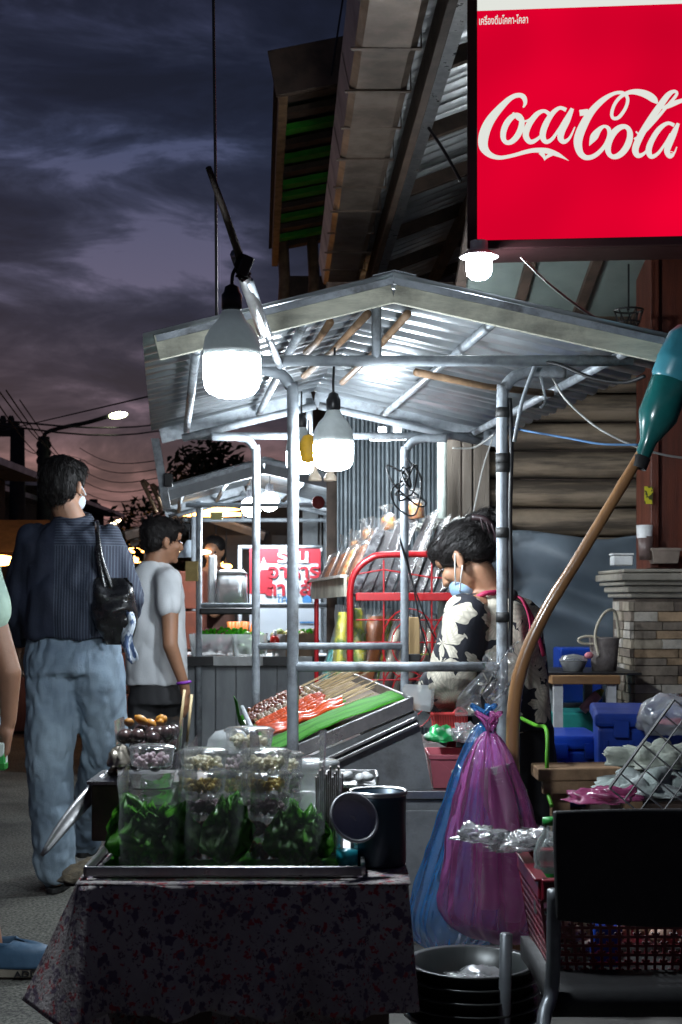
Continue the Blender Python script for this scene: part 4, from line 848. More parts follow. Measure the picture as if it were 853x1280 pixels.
for sx in (0, .42):
    x = bx_.x+.004+sx
    MB().tube(sp([V((x, 2.515, .66)), V((x, 2.53, .52)), V((x-.004, 2.53, .47)), V((x-.02, 2.50, .44)), V((x-.03, 2.44, .40)), V((x-.035,2.40,.30)), V((x-.038,2.38,.0))], 6), .013, 12).build('leg', ctube, ch, smooth=True)
    MB().tube([V((x-.045, 2.86, .50)), V((x-.05, 2.92, .0))] , .013, 12).build('leg', ctube, ch, smooth=True)
MB().beam(V((bx_.x-.04, 2.46, .415)), V((bx_.x+.42, 2.46, .41)), .018, .014).build('crossbar', ctube, ch)
MB().beam(V((bx_.x-.04, 2.9, .20)), V((bx_.x+.42, 2.9, .20)), .018, .014).build('crossbar', ctube, ch)
wine = mat('wine red plastic', (.20,.012,.025), .3, 0, col2=(.13,.008,.018), sc=6, coat=.4)
lb_ = T('laundry_basket', 'wine red plastic lattice basket of bottles on the chair seat', 'basket', V((.55,2.85,.474)))
BX0, BX1, BY0, BY1, BZ0, BZ1 = .372, .80, 2.64, 2.96, .476, .645
def lattice(a, b_, c_, d_, nu, nv, name):
    """panel with square holes: a,b bottom corners, d,c top corners; joined strips"""
    a, b_, c_, d_ = map(V, (a, b_, c_, d_)); n_ = (b_-a).cross(d_-a).normalized()*.003; m = MB()
    Q = lambda u, v: a.lerp(b_, u).lerp(d_.lerp(c_, u), v)
    for i in range(nu+1):
        u = i/nu; m.beam(Q(u, 0), Q(u, 1), .0055, .003, n_)
    for j in range(nv+1):
        v = j/nv; m.beam(Q(0, v)+n_*.15, Q(1, v)+n_*.15, .0055, .0036, n_)
    for i in range(nu):
        for j in range(nv):
            if (i+j) % 2 == 0: m.beam(Q((i+.1)/nu, (j+.1)/nv), Q((i+.42)/nu, (j+.42)/nv), .004, .0028, n_)
            else: m.beam(Q((i+.9)/nu, (j+.1)/nv), Q((i+.58)/nu, (j+.42)/nv), .004, .0028, n_)
    return m.build(name, wine, lb_)
f = .02
for nm, q in (('front_panel', ((BX0+f,BY0+f,BZ0),(BX1-f,BY0+f,BZ0),(BX1,BY0,BZ1-.03),(BX0,BY0,BZ1-.03),24,8)), ('back_panel', ((BX0+f,BY1-f,BZ0),(BX1-f,BY1-f,BZ0),(BX1,BY1,BZ1-.03),(BX0,BY1,BZ1-.03),24,8)), ('end_panel', ((BX0+f,BY1-f,BZ0),(BX0+f,BY0+f,BZ0),(BX0,BY0,BZ1-.03),(BX0,BY1,BZ1-.03),14,8)), ('end_panel', ((BX1-f,BY1-f,BZ0),(BX1-f,BY0+f,BZ0),(BX1,BY0,BZ1-.03),(BX1,BY1,BZ1-.03),14,8))): lattice(*q, nm)
MB().box(((BX0+BX1)/2, (BY0+BY1)/2, BZ0+.002), (BX1-BX0-.05, BY1-BY0-.05, .004)).build('floor', wine, lb_)
rim = [(BX0,BY0),(BX1,BY0),(BX1,BY1),(BX0,BY1)]
for i in range(4):
    a, b_ = rim[i], rim[(i+1)%4]; MB().beam((a[0],a[1],BZ1-.012), (b_[0],b_[1],BZ1-.012), .012, .036).build('rim', wine, lb_, bevel=.004)
    MB().beam((a[0],a[1],BZ1+.007), (b_[0],b_[1],BZ1+.007), .026, .006).build('lip', wine, lb_, bevel=.002)
# basket contents
petm = film('bottle plastic', (.7,.8,.78), .12, .05, .7)
def bottle(label, c, r, h, capm_, body=petm, name='drinks_bottle', tilt=(0,0,0), grp=None):
    c = V(c); E = Euler(tilt).to_matrix(); t = T(name, label, 'bottle', c, grp)
    MB().lathe([(0,.003),(r*.8,0),(r,h*.05),(r,h*.5),(r*.94,h*.53),(r,h*.56),(r,h*.66),(r*.75,h*.78),(r*.4,h*.86),(r*.38,h*.92)], c, 20, E).build('body', body, t, smooth=True)
    MB().lathe([(0,h),(r*.46,h),(r*.48,h*.985),(r*.48,h*.93),(0,h*.93)], c, 16, E).build('cap', capm_, t, smooth=True)
    MB().lathe([(r*1.01,h*.28),(r*1.01,h*.46)], c, 20, E).build('band', capm_, t, smooth=True); return t
gcap = mat('green cap', (.02,.30,.05), .4)
bottle('clear bottle with a green cap standing in the wine red basket beside the chair back', P(688,1145,2.75)+V((0,0,-.0)), .032, .19, gcap)
for k, (px, py) in enumerate(((600,1048),(640,1060),(668,1052))):
    crumple('crumpled_bag', ['crumpled clear bag hanging over the left end of the red basket','clear bag stuffed into the left of the red basket','clear bag stuffed in beside the green capped bottle'][k], 'plastic bag', crinkle, P(px, py, 2.85), (.045,.05,.025), 5+k*7, amp=.5)
m = MB(); rr = random.Random(2)
for i in range(46): m.ell((rr.uniform(BX0+.06,BX1-.05), rr.uniform(BY0+.06,BY1-.05), BZ0+.03+rr.uniform(0,.07)), (.022,.018,.016), (rr.random()*3,0,rr.random()*3), 8)
o = tag(m.build('onions', mat('pale shallots', (.55,.42,.32), .6, 0, col2=(.4,.22,.16), sc=10), None, smooth=True), 'pale shallots filling the red lattice basket', 'vegetables', kind='stuff')
t = T('blue_packet', 'blue packet standing inside the red basket', 'packet', (.52,2.72,BZ0)); MB().box((.50,2.69,BZ0+.045), (.055,.03,.08), (0,.1,0)).build('body', bluep, t, bevel=.004)
# basins on the floor
bs = mat('dark enamel', (.05,.055,.055), .3, .4, sc=6, grime=.3)
for k in range(5):
    c = P(590,1280,3.0); c.z = .20+.026*k; r = .135-.002*k
    t = T('basin', ['lowest','second lowest','middle','second highest','highest'][k]+' dark enamel basin in the stack under the hanging bags', 'basin', c, 'stacked dark basins')
    MB().lathe([(0,0),(r*.7,0),(r*.9,.05),(r,.10),(r+.012,.103),(r+.012,.107),(r-.004,.105),(r*.87,.05),(r*.68,.006),(0,.006)], c, 32).build('bowl', bs, t, smooth=True)
t = T('stool', 'low dark stool under the stack of basins', 'stool', (P(590,1280,3.0).x, 3.0, 0)); MB().lathe([(0,0),(.12,0),(.11,.195),(0,.198)], (P(590,1280,3.0).x, 3.0, 0), 20).build('body', darkwood, t)
crumple('clear_bag', 'crumpled clear bag lying in the top basin', 'plastic bag', crinkle, P(600,1236,3.0), (.095,.07,.03), 31, amp=.5)

# cable strapped down the right front post with tape bands
wire('black cable strapped down along the right front post', [V((.478,4.03,1.74)), V((.482,4.025,1.6)), V((.478,4.022,1.4)), V((.481,4.024,1.2)), V((.478,4.022,1.02))], .0065)
for z_ in (1.70, 1.57, 1.545, 1.36, 1.12): tag(MB().tube([V((.461,4.038,z_-.014)), V((.461,4.038,z_+.014))], .0215, 12).build('tape_band', rubber, None, smooth=True), ['topmost','second','third','fourth','lowest'][[1.70,1.57,1.545,1.36,1.12].index(z_)]+' black tape band on the right front post of the nearest cart', 'tape')
# ================================================================ front table
clothm = mat('floral tablecloth', (.38,.35,.34), .85, 0, col2=(.26,.23,.23), sc=5, bump=.5, bsc=200)
t = clothm.node_tree; b = t.nodes['Principled BSDF']; lk = b.inputs['Base Color'].links[0].from_socket
co_ = nd(t, 'ShaderNodeTexCoord'); 
prev = lk
for sc_, col_, th in ((52.0, (.34,.05,.06), .26), (38.0, (.12,.09,.13), .30), (75.0, (.11,.07,.09), .24)):
    vo = nd(t, 'ShaderNodeTexVoronoi', Scale=sc_); nn = nd(t, 'ShaderNodeTexNoise', Scale=sc_*1.7, Detail=3.0)
    va = nd(t, 'ShaderNodeVectorMath', operation='MULTIPLY_ADD'); va.inputs[1].default_value = (.035,)*3
    t.links.new(co_.outputs['Object'], nn.inputs[0]); t.links.new(nn.outputs['Color'], va.inputs[0]); t.links.new(co_.outputs['Object'], va.inputs[2]); t.links.new(va.outputs[0], vo.inputs[0])
    rp_ = ramp(t, [(th, (1,1,1)), (th+.07, (0,0,0))]); t.links.new(vo.outputs['Distance'], rp_.inputs[0])
    mm_ = nd(t, 'ShaderNodeMix', data_type='RGBA'); t.links.new(rp_.outputs[0], mm_.inputs[0]); t.links.new(prev, mm_.inputs[6]); mm_.inputs[7].default_value = tuple(col_)+(1,); prev = mm_.outputs[2]
t.links.new(prev, b.inputs['Base Color'])
TZ = .718
ft = T('food_table', 'low dark wooden table under the floral cloth in the foreground', 'table', (-.16, 2.6, 0))
FX0, FX1, FY0, FY1 = -.415, .105, 2.26, 2.92
MB().box(((FX0+FX1)/2, (FY0+FY1)/2, TZ-.02), (FX1-FX0-.01, FY1-FY0-.01, .03)).build('top', darkwood, ft)
for x in (FX0+.13, FX1-.05):
    for y in (FY0+.05, FY1-.05): MB().box((x, y, (TZ-.035)/2), (.045,.045,TZ-.035)).build('leg', darkwood, ft)
for x in (FX0+.13, FX1-.05): MB().box((x, (FY0+FY1)/2, .16), (.03, FY1-FY0-.15, .04)).build('stretcher', darkwood, ft)
MB().box(((FX0+FX1)/2+.03, FY0+.04, .36), (FX1-FX0-.2, .02, .05)).build('stretcher', darkwood, ft)
# draped cloth: top plus skirt, folded at the corners
cl = MB(); NS = 150; NV = 26
def rect_pt(s):   # around the table top, rounded corners, s in 0..1 ; starts rear right, goes front
    r = .02; pts = [(FX1,FY1),(FX1,FY0),(FX0,FY0),(FX0-.03,FY1)]
    L = [0]; 
    for i in range(4): L.append(L[-1]+(V(pts[(i+1)%4])-V(pts[i])).length)
    d = s*L[4]
    for i in range(4):
        if d <= L[i+1] or i == 3:
            f_ = (d-L[i])/(L[i+1]-L[i]); a, b_ = V(pts[i]), V(pts[(i+1)%4]); e = (b_-a).normalized(); return a.lerp(b_, f_), V((-e.y, e.x)), i, f_
def cloth(u, v):
    p, n_, i, f_ = rect_pt(u); n_ = -n_ if (n_.x*(p.x-(FX0+FX1)/2)+n_.y*(p.y-(FY0+FY1)/2)) < 0 else n_
    w = 2*PI*u; corner = max(0, 1-min(f_, 1-f_)*9)
    drop = .205+.02*math.sin(w*7+1)+.012*math.sin(w*17)
    if i == 1: drop = .20
    if i == 2: drop = .175+.025*math.sin(f_*9)+.012*math.sin(f_*23)
    if (i == 2 and f_ > .62): drop += (f_-.62)/.38*.5
    if i == 3: drop = .66-.2*f_
    out = .006+v*(.026+.024*math.sin(w*16+2)+.014*math.sin(w*31))+corner*v*.05
    if (i == 2 and f_ > .8) : out += v*.03*((f_-.8)/.2)
    if i == 3: out += v*.10*(1-f_)
    if i == 0: out *= .3
    if i == 1 and f_ < .12: out *= .35
    return V((p.x+n_.x*out, p.y+n_.y*out, TZ+.003-drop*v-(0 if v else 0)))
cl.grid(NS, NV, cloth, closed_u=True)
cl.grid(24, 24, lambda u, v: V((FX0-.03*v-.006+(FX1-FX0+.03*v+.012)*u, FY0-.006+(FY1-FY0+.012)*v, TZ+.0045+.0015*nz((u*6, v*6, 0)))))
o = cl.build('tablecloth', clothm, None, smooth=True, solid=.0015); tag(o, 'dark floral tablecloth hanging off the foreground table', 'tablecloth')
# turned-up yellowish edge at the back left corner
crumple('woven_mat', 'yellow brown woven mat end curling at the left of the table', 'mat', mat('yellow brown mat', (.06,.042,.018), .8, 0, col2=(.025,.018,.008), sc=30, bump=.8, st=(1,1,6)), P(112,1094,2.44), (.045,.10,.020), 4, n=28, amp=.3)
# tray
ty = T('serving_tray', 'dark rimmed flat metal tray carrying the dessert packs', 'tray', P(285,1095,2.3))
tx0, tx1, ty0, ty1 = -.412, .036, 2.29, 2.80; tz0 = TZ+.007
MB().box(((tx0+tx1)/2, (ty0+ty1)/2, tz0+.003), (tx1-tx0-.02, ty1-ty0-.02, .004)).build('base', steel, ty)
rp4 = [(tx0,ty0),(tx1,ty0),(tx1,ty1),(tx0,ty1)]
MB().tube(sp([(x+dx, y+dy, tz0+.013) for (x, y), c4 in zip(rp4, ((0,0),)*4) for dx, dy in [(0,0)]], 8, True), .0065, 8, closed=True) 
for i in range(4):
    a, b_ = rp4[i], rp4[(i+1)%4]; MB().beam((a[0],a[1],tz0+.012), (b_[0],b_[1],tz0+.012), .007, .016).build('rim', steel, ty, bevel=.003)
leafm = lucent(mat('banana leaf', (.05,.30,.010), .62, 0, col2=(.02,.15,.006), sc=6, bump=.6, bsc=40, st=(1,6,1), spec=.15), .3, (1,1,1))
leafd = lucent(mat('dark betel leaf', (.09,.36,.025), .35, 0, col2=(.025,.12,.012), sc=14, bump=.4, coat=.3), .5, (1,1,1))
m = MB().grid(16, 12, lambda u, v: V((tx0+.02+(tx1-tx0-.06)*u, ty0+.006+.4*v, tz0+.009+.004*abs(nz((u*12, v*9, 0))))))
tag(m.build('banana_leaf', leafm, None, smooth=True), 'banana leaf lining the metal tray on the front table', 'leaf')
def leafmesh(L, Wd, seed):
    def fn(u, v):
        w = Wd*math.sin(PI*min(.999, v**.75))*(1+.1*nz((v*5, seed, 0)))
        return V(((u-.5)*2*w, .25*L*v*v+abs(u-.5)*.5*w+.012*nz((u*3, v*5, seed)), L*v*(1-.12*v)))
    return MB().grid(7, 10, fn)
LZ = tz0+.008
foods = [lucent(m_, .45, (1,1,1)) for m_ in [mat('white kernels', (.85,.82,.68), .6, 0, col2=(.7,.62,.42), sc=60, bump=1), mat('yellow kernels', (.80,.64,.22), .6, 0, col2=(.62,.46,.12), sc=60, bump=1), mat('lilac sweets', (.68,.56,.60), .6, 0, col2=(.5,.38,.42), sc=40, bump=.6), mat('brown cake', (.30,.13,.06), .55, 0, col2=(.45,.22,.12), sc=40, bump=.6), mat('golden jelly', (.55,.30,.07), .3, 0, col2=(.35,.18,.05), sc=20)]]
def dessert_tub(c, r, h, f, label, grp):
    c = V(c); t = T('dessert_tub', label, 'food tub', c, grp)
    MB().lathe([(0,.001),(r*.86,.001),(r*.9,.004),(r,h*.8),(r*1.05,h*.82),(r*1.05,h*.85),(r,h*.86)], c, 26).build('tub', clear, t, smooth=True)
    MB().lathe([(r*1.06,h*.80),(r*1.06,h*.9),(r*.96,h*.93),(r*.92,h*.99),(0,h)], c, 26).build('lid', clear, t, smooth=True)
    rr = random.Random(int(c.x*9999)); m = MB()
    for i in range(60):
        a = rr.random()*6.28; q = math.sqrt(rr.random())*r*.74
        m.ell(c+V((q*math.cos(a), q*math.sin(a), h*.12+rr.random()*h*.42)), (r*.14, r*.115, r*.10), (rr.random()*3, rr.random()*3, 0), 7)
    m.build('filling', f, t, smooth=True); return t
def bagbox(label, x0, x1, y0, y1, z0, z1, seed):
    def fn(u, v):
        a = 2*PI*u; e = .42; ca, sa = math.cos(a), math.sin(a); k = 1.0-.04*math.sin(PI*v)
        x = math.copysign(abs(ca)**e, ca); y = math.copysign(abs(sa)**e, sa)
        return V(((x0+x1)/2+(x1-x0)/2*k*x+.003*nz((a, v*6, seed)), (y0+y1)/2+(y1-y0)/2*k*y+.003*nz((a, v*6, seed+4)), z0+(z1-z0)*v+(.008*math.sin(a*3+seed) if v > .95 else 0)))
    o = MB().grid(40, 10, fn, closed_u=True).build('open_bag', clear, None, smooth=True); return tag(o, label, 'plastic bag')
def leafbunch(label, px0, px1, ytop, Y, n, seed, hmul=1.0):
    rr = random.Random(seed); xa, xb = P(px0,0,Y).x, P(px1,0,Y).x; H = P(0,ytop,Y).z-LZ; t = T('leaf_bunch', label, 'leaves', ((xa+xb)/2, Y, LZ))
    for k in range(n):
        x = xa+(xb-xa)*(rr.random()*.7+.15); L = H*(.72+.36*rr.random())*hmul; m = leafmesh(L, .030+.020*rr.random(), k+seed)
        ang = (x-(xa+xb)/2)/(xb-xa)*1.0+rr.uniform(-.15,.15); rz = rr.uniform(-.7,.7); M = Euler((rr.uniform(-.12,.02), ang*.55, rz)).to_matrix()
        m.v = [M@v+V((x-.25*L*math.sin(ang*.5), Y+rr.uniform(-.03,.03), LZ)) for v in m.v]; m.build('leaf', leafd, t, smooth=True)
leafbunch('bunch of dark green leaves in the leftmost clear bag on the tray', 148, 220, 983, 2.37, 15, 1)
leafbunch('dark green leaves standing between the first and second dessert stacks', 262, 302, 985, 2.36, 6, 5)
leafbunch('dark green leaves right of the second dessert stack', 358, 400, 988, 2.36, 8, 9)
grp = 'dessert tubs stacked in clear bags on the tray'
nm5 = ['white kernels','yellow kernels','lilac sweets','brown cake','golden jelly']
for s, (px, Y, nlev) in enumerate(((254,2.43,5),(332,2.43,5))):
    for k in range(nlev):
        f_ = [4,3,2,1,0][k] if s == 0 else [4,3,2,1,0][k]
        dessert_tub((P(px+random.uniform(-2,2),0,Y).x, Y, LZ+.002+k*.037), .041, .036, foods[f_], 'clear round tub of %s, level %s from the bottom of the %s dessert stack' % (nm5[f_], ['one','two','three','four','five'][k], ['left','right'][s]), grp)
for k, (px, z, Y, f_) in enumerate(((182,.150,2.56,2),(300,.150,2.56,2),(382,.128,2.52,0))):
    pass
# second row: riser box with tubs, round dark fruits
rs_ = T('riser_box', 'dark wooden riser behind the leaf bag on the front table', 'box', (-.33, 2.72, TZ)); 
MB().box((-.36, 2.70, TZ+.062), (.20, .16, .104)).build('body', darkwood, rs_, bevel=.003)
MB().box((-.36, 2.70, TZ+.118), (.215, .175, .006)).build('lid', steel, rs_)
rz0 = TZ+.122
dk_f = mat('dark glossy fruit', (.035,.02,.022), .25, 0, col2=(.07,.035,.03), sc=20, coat=.4); tan_ = mat('orange peel', (.5,.22,.03), .5, 0, col2=(.3,.12,.02), sc=15)
t = T('fruit_box', 'clear square box of round dark fruits at the back left of the table', 'food box', (P(187,0,2.7).x, 2.7, rz0)); xf = P(187,0,2.7).x
rr = random.Random(3)
for k in range(34):
    lev = k//12; MB().ell((xf+rr.uniform(-.046,.046), 2.7+rr.uniform(-.045,.045), rz0+.018+lev*.027+rr.uniform(0,.01)), (.0155,.0155,.0145), n=12).build('fruit', dk_f, t, smooth=True)
for k in range(6): MB().ell((xf+rr.uniform(-.04,.06), 2.72+rr.uniform(-.03,.03), rz0+.098+rr.uniform(-.004,.006)), (.016,.008,.009), (rr.random(), rr.random(), rr.random()*3), 8).build('peel', tan_, t, smooth=True)
m = MB()
def bfn(u, v):
    a = 2*PI*u; ca, sa = math.cos(a), math.sin(a); return V((xf+(.055+.006*v)*math.copysign(abs(ca)**.3, ca), 2.7+(.055+.006*v)*math.copysign(abs(sa)**.3, sa), rz0+.001+.105*v))
m.grid(40, 6, bfn, closed_u=True).build('box_wall', clear, t, smooth=True)
for k, (a, b_) in enumerate((((222,905),(231,862)),((233,906),(240,868)))):
    tag(MB().tube([P(*a,2.72)-V((0,0,.05)), P(*b_,2.74)], .0028, 7).build('bamboo_stick', mat('bamboo stick', (.55,.42,.22), .5), None, smooth=True), ['left','right'][k]+' bamboo stick poking up from the dark fruits', 'stick')
for k, (px, Y, z, f_, r) in enumerate(((190,2.50,LZ+.148,2,.040),(300,2.60,LZ+.13,2,.044),(312,2.62,LZ+.168,0,.045),(350,2.6,LZ+.125,0,.043),(300,2.60,LZ+.09,1,.044),(350,2.6,LZ+.088,2,.043))):
    dessert_tub((P(px,0,Y).x, Y, z), r, .037, foods[f_], ['clear tub of lilac sweets in front of the dark fruits','upper back row tub of lilac sweets between the two stacks','highest back row tub of white kernels','back row tub of white kernels at the right','lower back row tub of yellow kernels between the stacks','lower back row tub of lilac sweets at the right'][k], 'dessert tubs in the back row')
for k, (px, Y, z) in enumerate(((300,2.6,LZ),(350,2.6,LZ),(190,2.50,LZ))):
    t = T('tub_stack', 'stack of empty clear tubs under the %s back row tub' % ['middle','right','left'][k], 'food tub', (P(px,0,Y).x, Y, z)); 
    for j in range(3 if k < 2 else 5): MB().lathe([(0,.001),(.036,.001),(.042,.024),(.044,.027)], (P(px,0,Y).x, Y, z+j*.028), 22).build('tub', clear, t, smooth=True)
t = T('dome_lid', 'clear dome lids nested at the back of the table', 'lid', P(287,945,2.68))
for k in range(4): MB().lathe([(.046,0),(.048,.003),(.045,.005),(.040,.025),(.026,.040),(.0,.045)], P(287,948-k*2.5,2.68), 28).build('dome', milky if k % 2 else clear, t, smooth=True)
MB().lathe([(0,0),(.04,0),(.044,.085)], P(287,1000,2.68), 24).build('cup', clear, t, smooth=True)
bagbox('tall clear open bag around the leftmost leaf bunch', P(146,0,2.34).x, P(224,0,2.34).x, 2.32, 2.44, LZ, P(0,968,2.34).z, 1)
bagbox('tall clear open bag around the left dessert stack', P(228,0,2.34).x, P(306,0,2.34).x, 2.32, 2.49, LZ, P(0,932,2.34).z, 2)
bagbox('tall clear open bag around the right dessert stack', P(310,0,2.34).x, P(408,0,2.34).x, 2.32, 2.49, LZ, P(0,918,2.34).z, 3)
bagbox('clear open bag of dark noodles beside the mug lid', P(398,0,2.42).x, P(428,0,2.42).x, 2.40, 2.50, LZ, P(0,968,2.42).z, 4)
t = T('noodle_cup', 'clear cup of brown strips at the right of the tray', 'food box', P(410,1085,2.48)); xq = P(413,0,2.47).x
for k in range(14): MB().beam((xq-.022+.0033*k, 2.45+.005*(k%3), LZ+.003), (xq-.024+.0035*k, 2.455, LZ+.135+.006*(k%4)), .003, .02).build('strip', mat('brown strips', (.16,.11,.08), .6, 0, sc=30), t)
t = T('white_tub', 'milky white round tub with a ribbed lid behind the right dessert stack', 'tub', P(394,1000,2.75))
MB().lathe([(0,0),(.040,0),(.044,.10),(.045,.105),(.048,.107),(.048,.118),(.045,.122),(0,.121)], V((P(394,0,2.75).x, 2.75, P(0,951,2.75).z-.121)), 30).build('tub', milky, t, smooth=True)
MB().lathe([(0,0),(.04,0),(.04,P(0,951,2.75).z-.122-TZ-.006),(0,P(0,951,2.75).z-.122-TZ-.006)], V((P(394,0,2.75).x, 2.75, TZ+.006)), 20).build('stand', darkwood, t)
t = T('small_tray', 'small metal tray of white sweets behind the dark mug', 'tray', P(440,975,2.86)); c = P(440,975,2.84)
MB().box(c+V((0,0,-.006)), (.10,.1,.006)).build('base', steel, t)
for dx in (-.05,.05): MB().beam(c+V((dx,-.05,.004)), c+V((dx,.05,.004)), .006, .02).build('rim', steel, t, bevel=.002)
MB().beam(c+V((-.05,.05,.004)), c+V((.05,.05,.004)), .006, .02).build('rim', steel, t)
for k in range(9): MB().ell(c+V((random.uniform(-.035,.035), random.uniform(-.04,.04), .006)), (.012,.009,.008), (0,0,k), 8).build('sweet', white_pl, t, smooth=True)
MB().box(V((c.x, 2.86, (c.z-.01+TZ+.006)/2)), (.08,.07,c.z-.012-TZ-.006)).build('stand', darkwood, t)
# mug and lid
navy = mat('navy enamel mug', (.035,.065,.095), .3, .3, col2=(.02,.04,.06), sc=5, grime=.3)
mx_, my_ = P(473,0,2.42).x, 2.42; mr_ = .0475; hz = P(0,990,2.42).z-TZ-.006
t = T('mug', 'tall dark navy metal mug at the right end of the front table', 'mug', (mx_, my_, TZ+.006))
MB().lathe([(0,0),(mr_*.97,0),(mr_,.005),(mr_,hz*.9),(mr_*1.01,hz*.92),(mr_*1.01,hz),(mr_*.94,hz),(mr_*.93,.01),(0,.01)], (mx_, my_, TZ+.006), 36).build('body', navy, t, smooth=True)
MB().lathe([(mr_*1.03,hz-.004),(mr_*1.05,hz),(mr_*1.03,hz+.004),(mr_*.95,hz+.002)], (mx_, my_, TZ+.006), 36).build('rim', steel, t, smooth=True)
c = P(438,1026,2.335); Ml = (Matrix.Rotation(R(28),3,'Z')@Matrix.Rotation(R(62),3,'X')@Matrix.Identity(3))
lidm = mat('brushed lid', (.55,.56,.58), .45, .4, col2=(.4,.41,.43), sc=8); t = MB().tube([c, c+V((0,.004,0))], .01, 8).build('lid', lidm, t)
MB().lathe([(0,0),(.034,.0),(.036,.004),(.0375,.012),(.043,.014),(.0435,.017),(.041,.019),(.0385,.017),(.0365,.006),(.034,.0035),(0,.0035)][::1], c, 36, Ml).build('lid_disc', lidm, t, smooth=True)
MB().lathe([(0,-.010),(.012,-.010),(.014,-.001),(0,-.001)], c, 16, Ml).build('knob', steel, t, smooth=True)
t = T('glass_jar', 'small clear jar with a cyan base under the mug lid', 'jar', P(433,1085,2.38))
MB().lathe([(0,.0),(.018,0),(.018,.028),(0,.029)], V((P(434,0,2.38).x, 2.38, TZ+.009)), 18).build('base', mat('cyan plastic', (.02,.38,.48), .3), t, smooth=True)
MB().lathe([(.018,.0292),(.019,.06),(.014,.065)], V((P(434,0,2.38).x, 2.38, TZ+.009)), 18).build('neck', clear, t, smooth=True)
# long blade jutting from the left
bl = T('ladle_blade', 'long dark metal blade jutting out to the left of the front table', 'knife', P(100,1030,2.62))
A, B = P(52,1070,2.55), P(140,968,2.70); d = (B-A).normalized(); up = V((.5,0,.86)).cross(d).cross(d).normalized()
m = MB().grid(14, 5, lambda u, v: A.lerp(B, u)+V((.8,0,-.6))*((v-.5)*.030*(math.sin(PI*min(1,(u+.02)*.62))**.6))+V((0,.004*math.sin(PI*v),.010*math.sin(PI*u))))
m.build('blade', steel, bl, smooth=True, solid=.003)
MB().tube([B, P(150,955,2.72)], .010, 8).build('handle', darkwood, bl, smooth=True)
crumple('paper_wrap', 'crumpled foil wrapper at the left edge of the riser box', 'wrapper', mat('crumpled foil', (.4,.36,.3), .3, .5, col2=(.12,.1,.08), sc=20), P(150,955,2.66), (.022,.04,.035), 6, n=24)
# ================================================================ skewers on the tray
def on(u, v, h): return tray_pt(u, v, h)
bl_ = [(.03,.012,.98,.24),(.02,.36,.72,.44),(.02,.52,.6,.62),(.0,.85,.4,.97)]
for k, (u0, v0, u1, v1) in enumerate(bl_):
    m = MB().grid(14, 14, lambda u, v: on(u0+(u1-u0)*u, v0+(v1-v0)*v, .026+.010*math.sin(v*PI)+.006*nz((u*6, v*3, k))+ (.012*math.sin(u*PI) if k == 0 else 0)))
    tag(m.build('banana_leaf', leafm, None, smooth=True, solid=.0012), ['broad banana leaf covering the near end of the skewer tray','banana leaf strip between the orange skewer rows','banana leaf strip between the red and brown skewers','banana leaf sticking up at the far left corner of the tray'][k], 'leaf')
m = MB().grid(10, 10, lambda u, v: on(-.03+.05*u, .78+.2*v, .01+.10*u)); tag(m.build('banana_leaf', leafm, None, smooth=True, solid=.0012), 'upright banana leaf tip at the far low edge of the tray', 'leaf')
stick = mat('skewer stick', (.58,.44,.25), .55, 0, col2=(.42,.30,.15), sc=20)
redsaus = mat('orange red sausage', (.62,.085,.02), .28, 0, col2=(.42,.04,.012), sc=16, bump=.3, coat=.5)
dkmeat = mat('glazed brown meat', (.17,.035,.012), .3, 0, col2=(.06,.014,.006), sc=30, bump=.8, coat=.4)
ball = mat('grey brown meatball', (.28,.21,.14), .4, 0, col2=(.14,.09,.06), sc=25, bump=.4, coat=.2)
def skewer(kind, u, v, label, grp, rz):
    L = random.uniform(.33,.39); rz = random.uniform(-.10,.14); base = on(u, v, .036); A = on(u+.9, v+rz, .05+random.uniform(-.01,.012)); d = (A-base).normalized()
    t = T('skewer', label, 'skewer', base, grp)
    MB().tube([base-d*.01, base+d*L], .0014, 5).build('stick', stick, t)
    if kind == 'sausage':
        for j in range(7): c = base+d*(.012+.033*j); MB().capsule(c, c+d*.024, .0085, .0085, 8).build('sausage', redsaus, t, smooth=True)
    elif kind == 'slab':
        c = base; m = MB().grid(12, 10, lambda a, b_: c+d*(.26*a)+V((0,.017*math.cos(b_*2*PI)*(1+.25*math.sin(a*25+v*40)),.010*math.sin(b_*2*PI)+.006*math.sin(a*18)))); m.build('meat', redsaus, t, smooth=True)
    elif kind == 'meat':
        m = MB()
        for j in range(11): q = base+d*(.008+.016*j); m.ell(q+V((0, random.uniform(-.006,.006), random.uniform(-.003,.005))), (.012,.013+.004*random.random(),.009), (random.random()*3,random.random(),random.random()*3), 8)
        m.build('meat', dkmeat, t, smooth=True)
    else:
        for j in range(6): MB().ell(base+d*(.014+.025*j), (.0118,.0122,.0115), n=9).build('meatball', ball, t, smooth=True)
for k in range(7): skewer('slab', .10+.01*(k%2), .265+.018*k, ORD[k]+' flat orange glazed meat skewer from the near end of the tray', 'orange glazed skewers in the nearest row', .0)
for k in range(12): skewer('sausage', .06+.03*(k%2), .40+.018*k, ORD[k]+' red sausage skewer from the near end of the tray', 'red sausage skewers in the middle rows', .0)
for k in range(8): skewer('ball', .10+.02*(k%2), .62+.014*k, ORD[k]+' grey brown meatball skewer behind the red sausages', 'meatball skewers', .0)
for k in range(16): skewer('meat', .04+.02*(k%3)+(.1 if k % 2 else 0), .71+.0165*k, ORD[k]+' dark glazed meat skewer toward the far end of the tray', 'dark glazed meat skewers', .0)
for k in range(10): skewer('ball', .34, .66+.022*k, ORD[k]+' pale meatball skewer beside the dark glazed meat', 'pale meatball skewers', .0)
# tongs / stick leaning on the tray corner
tag(MB().tube([P(303,884,5.2), P(312,905,4.8), P(322,930,4.3), P(332,950,4.15)], [.008,.010,.012,.012], 8).build('charred_stick', galv, None, smooth=True), 'charred metal pole along the low edge of the skewer tray', 'pole')
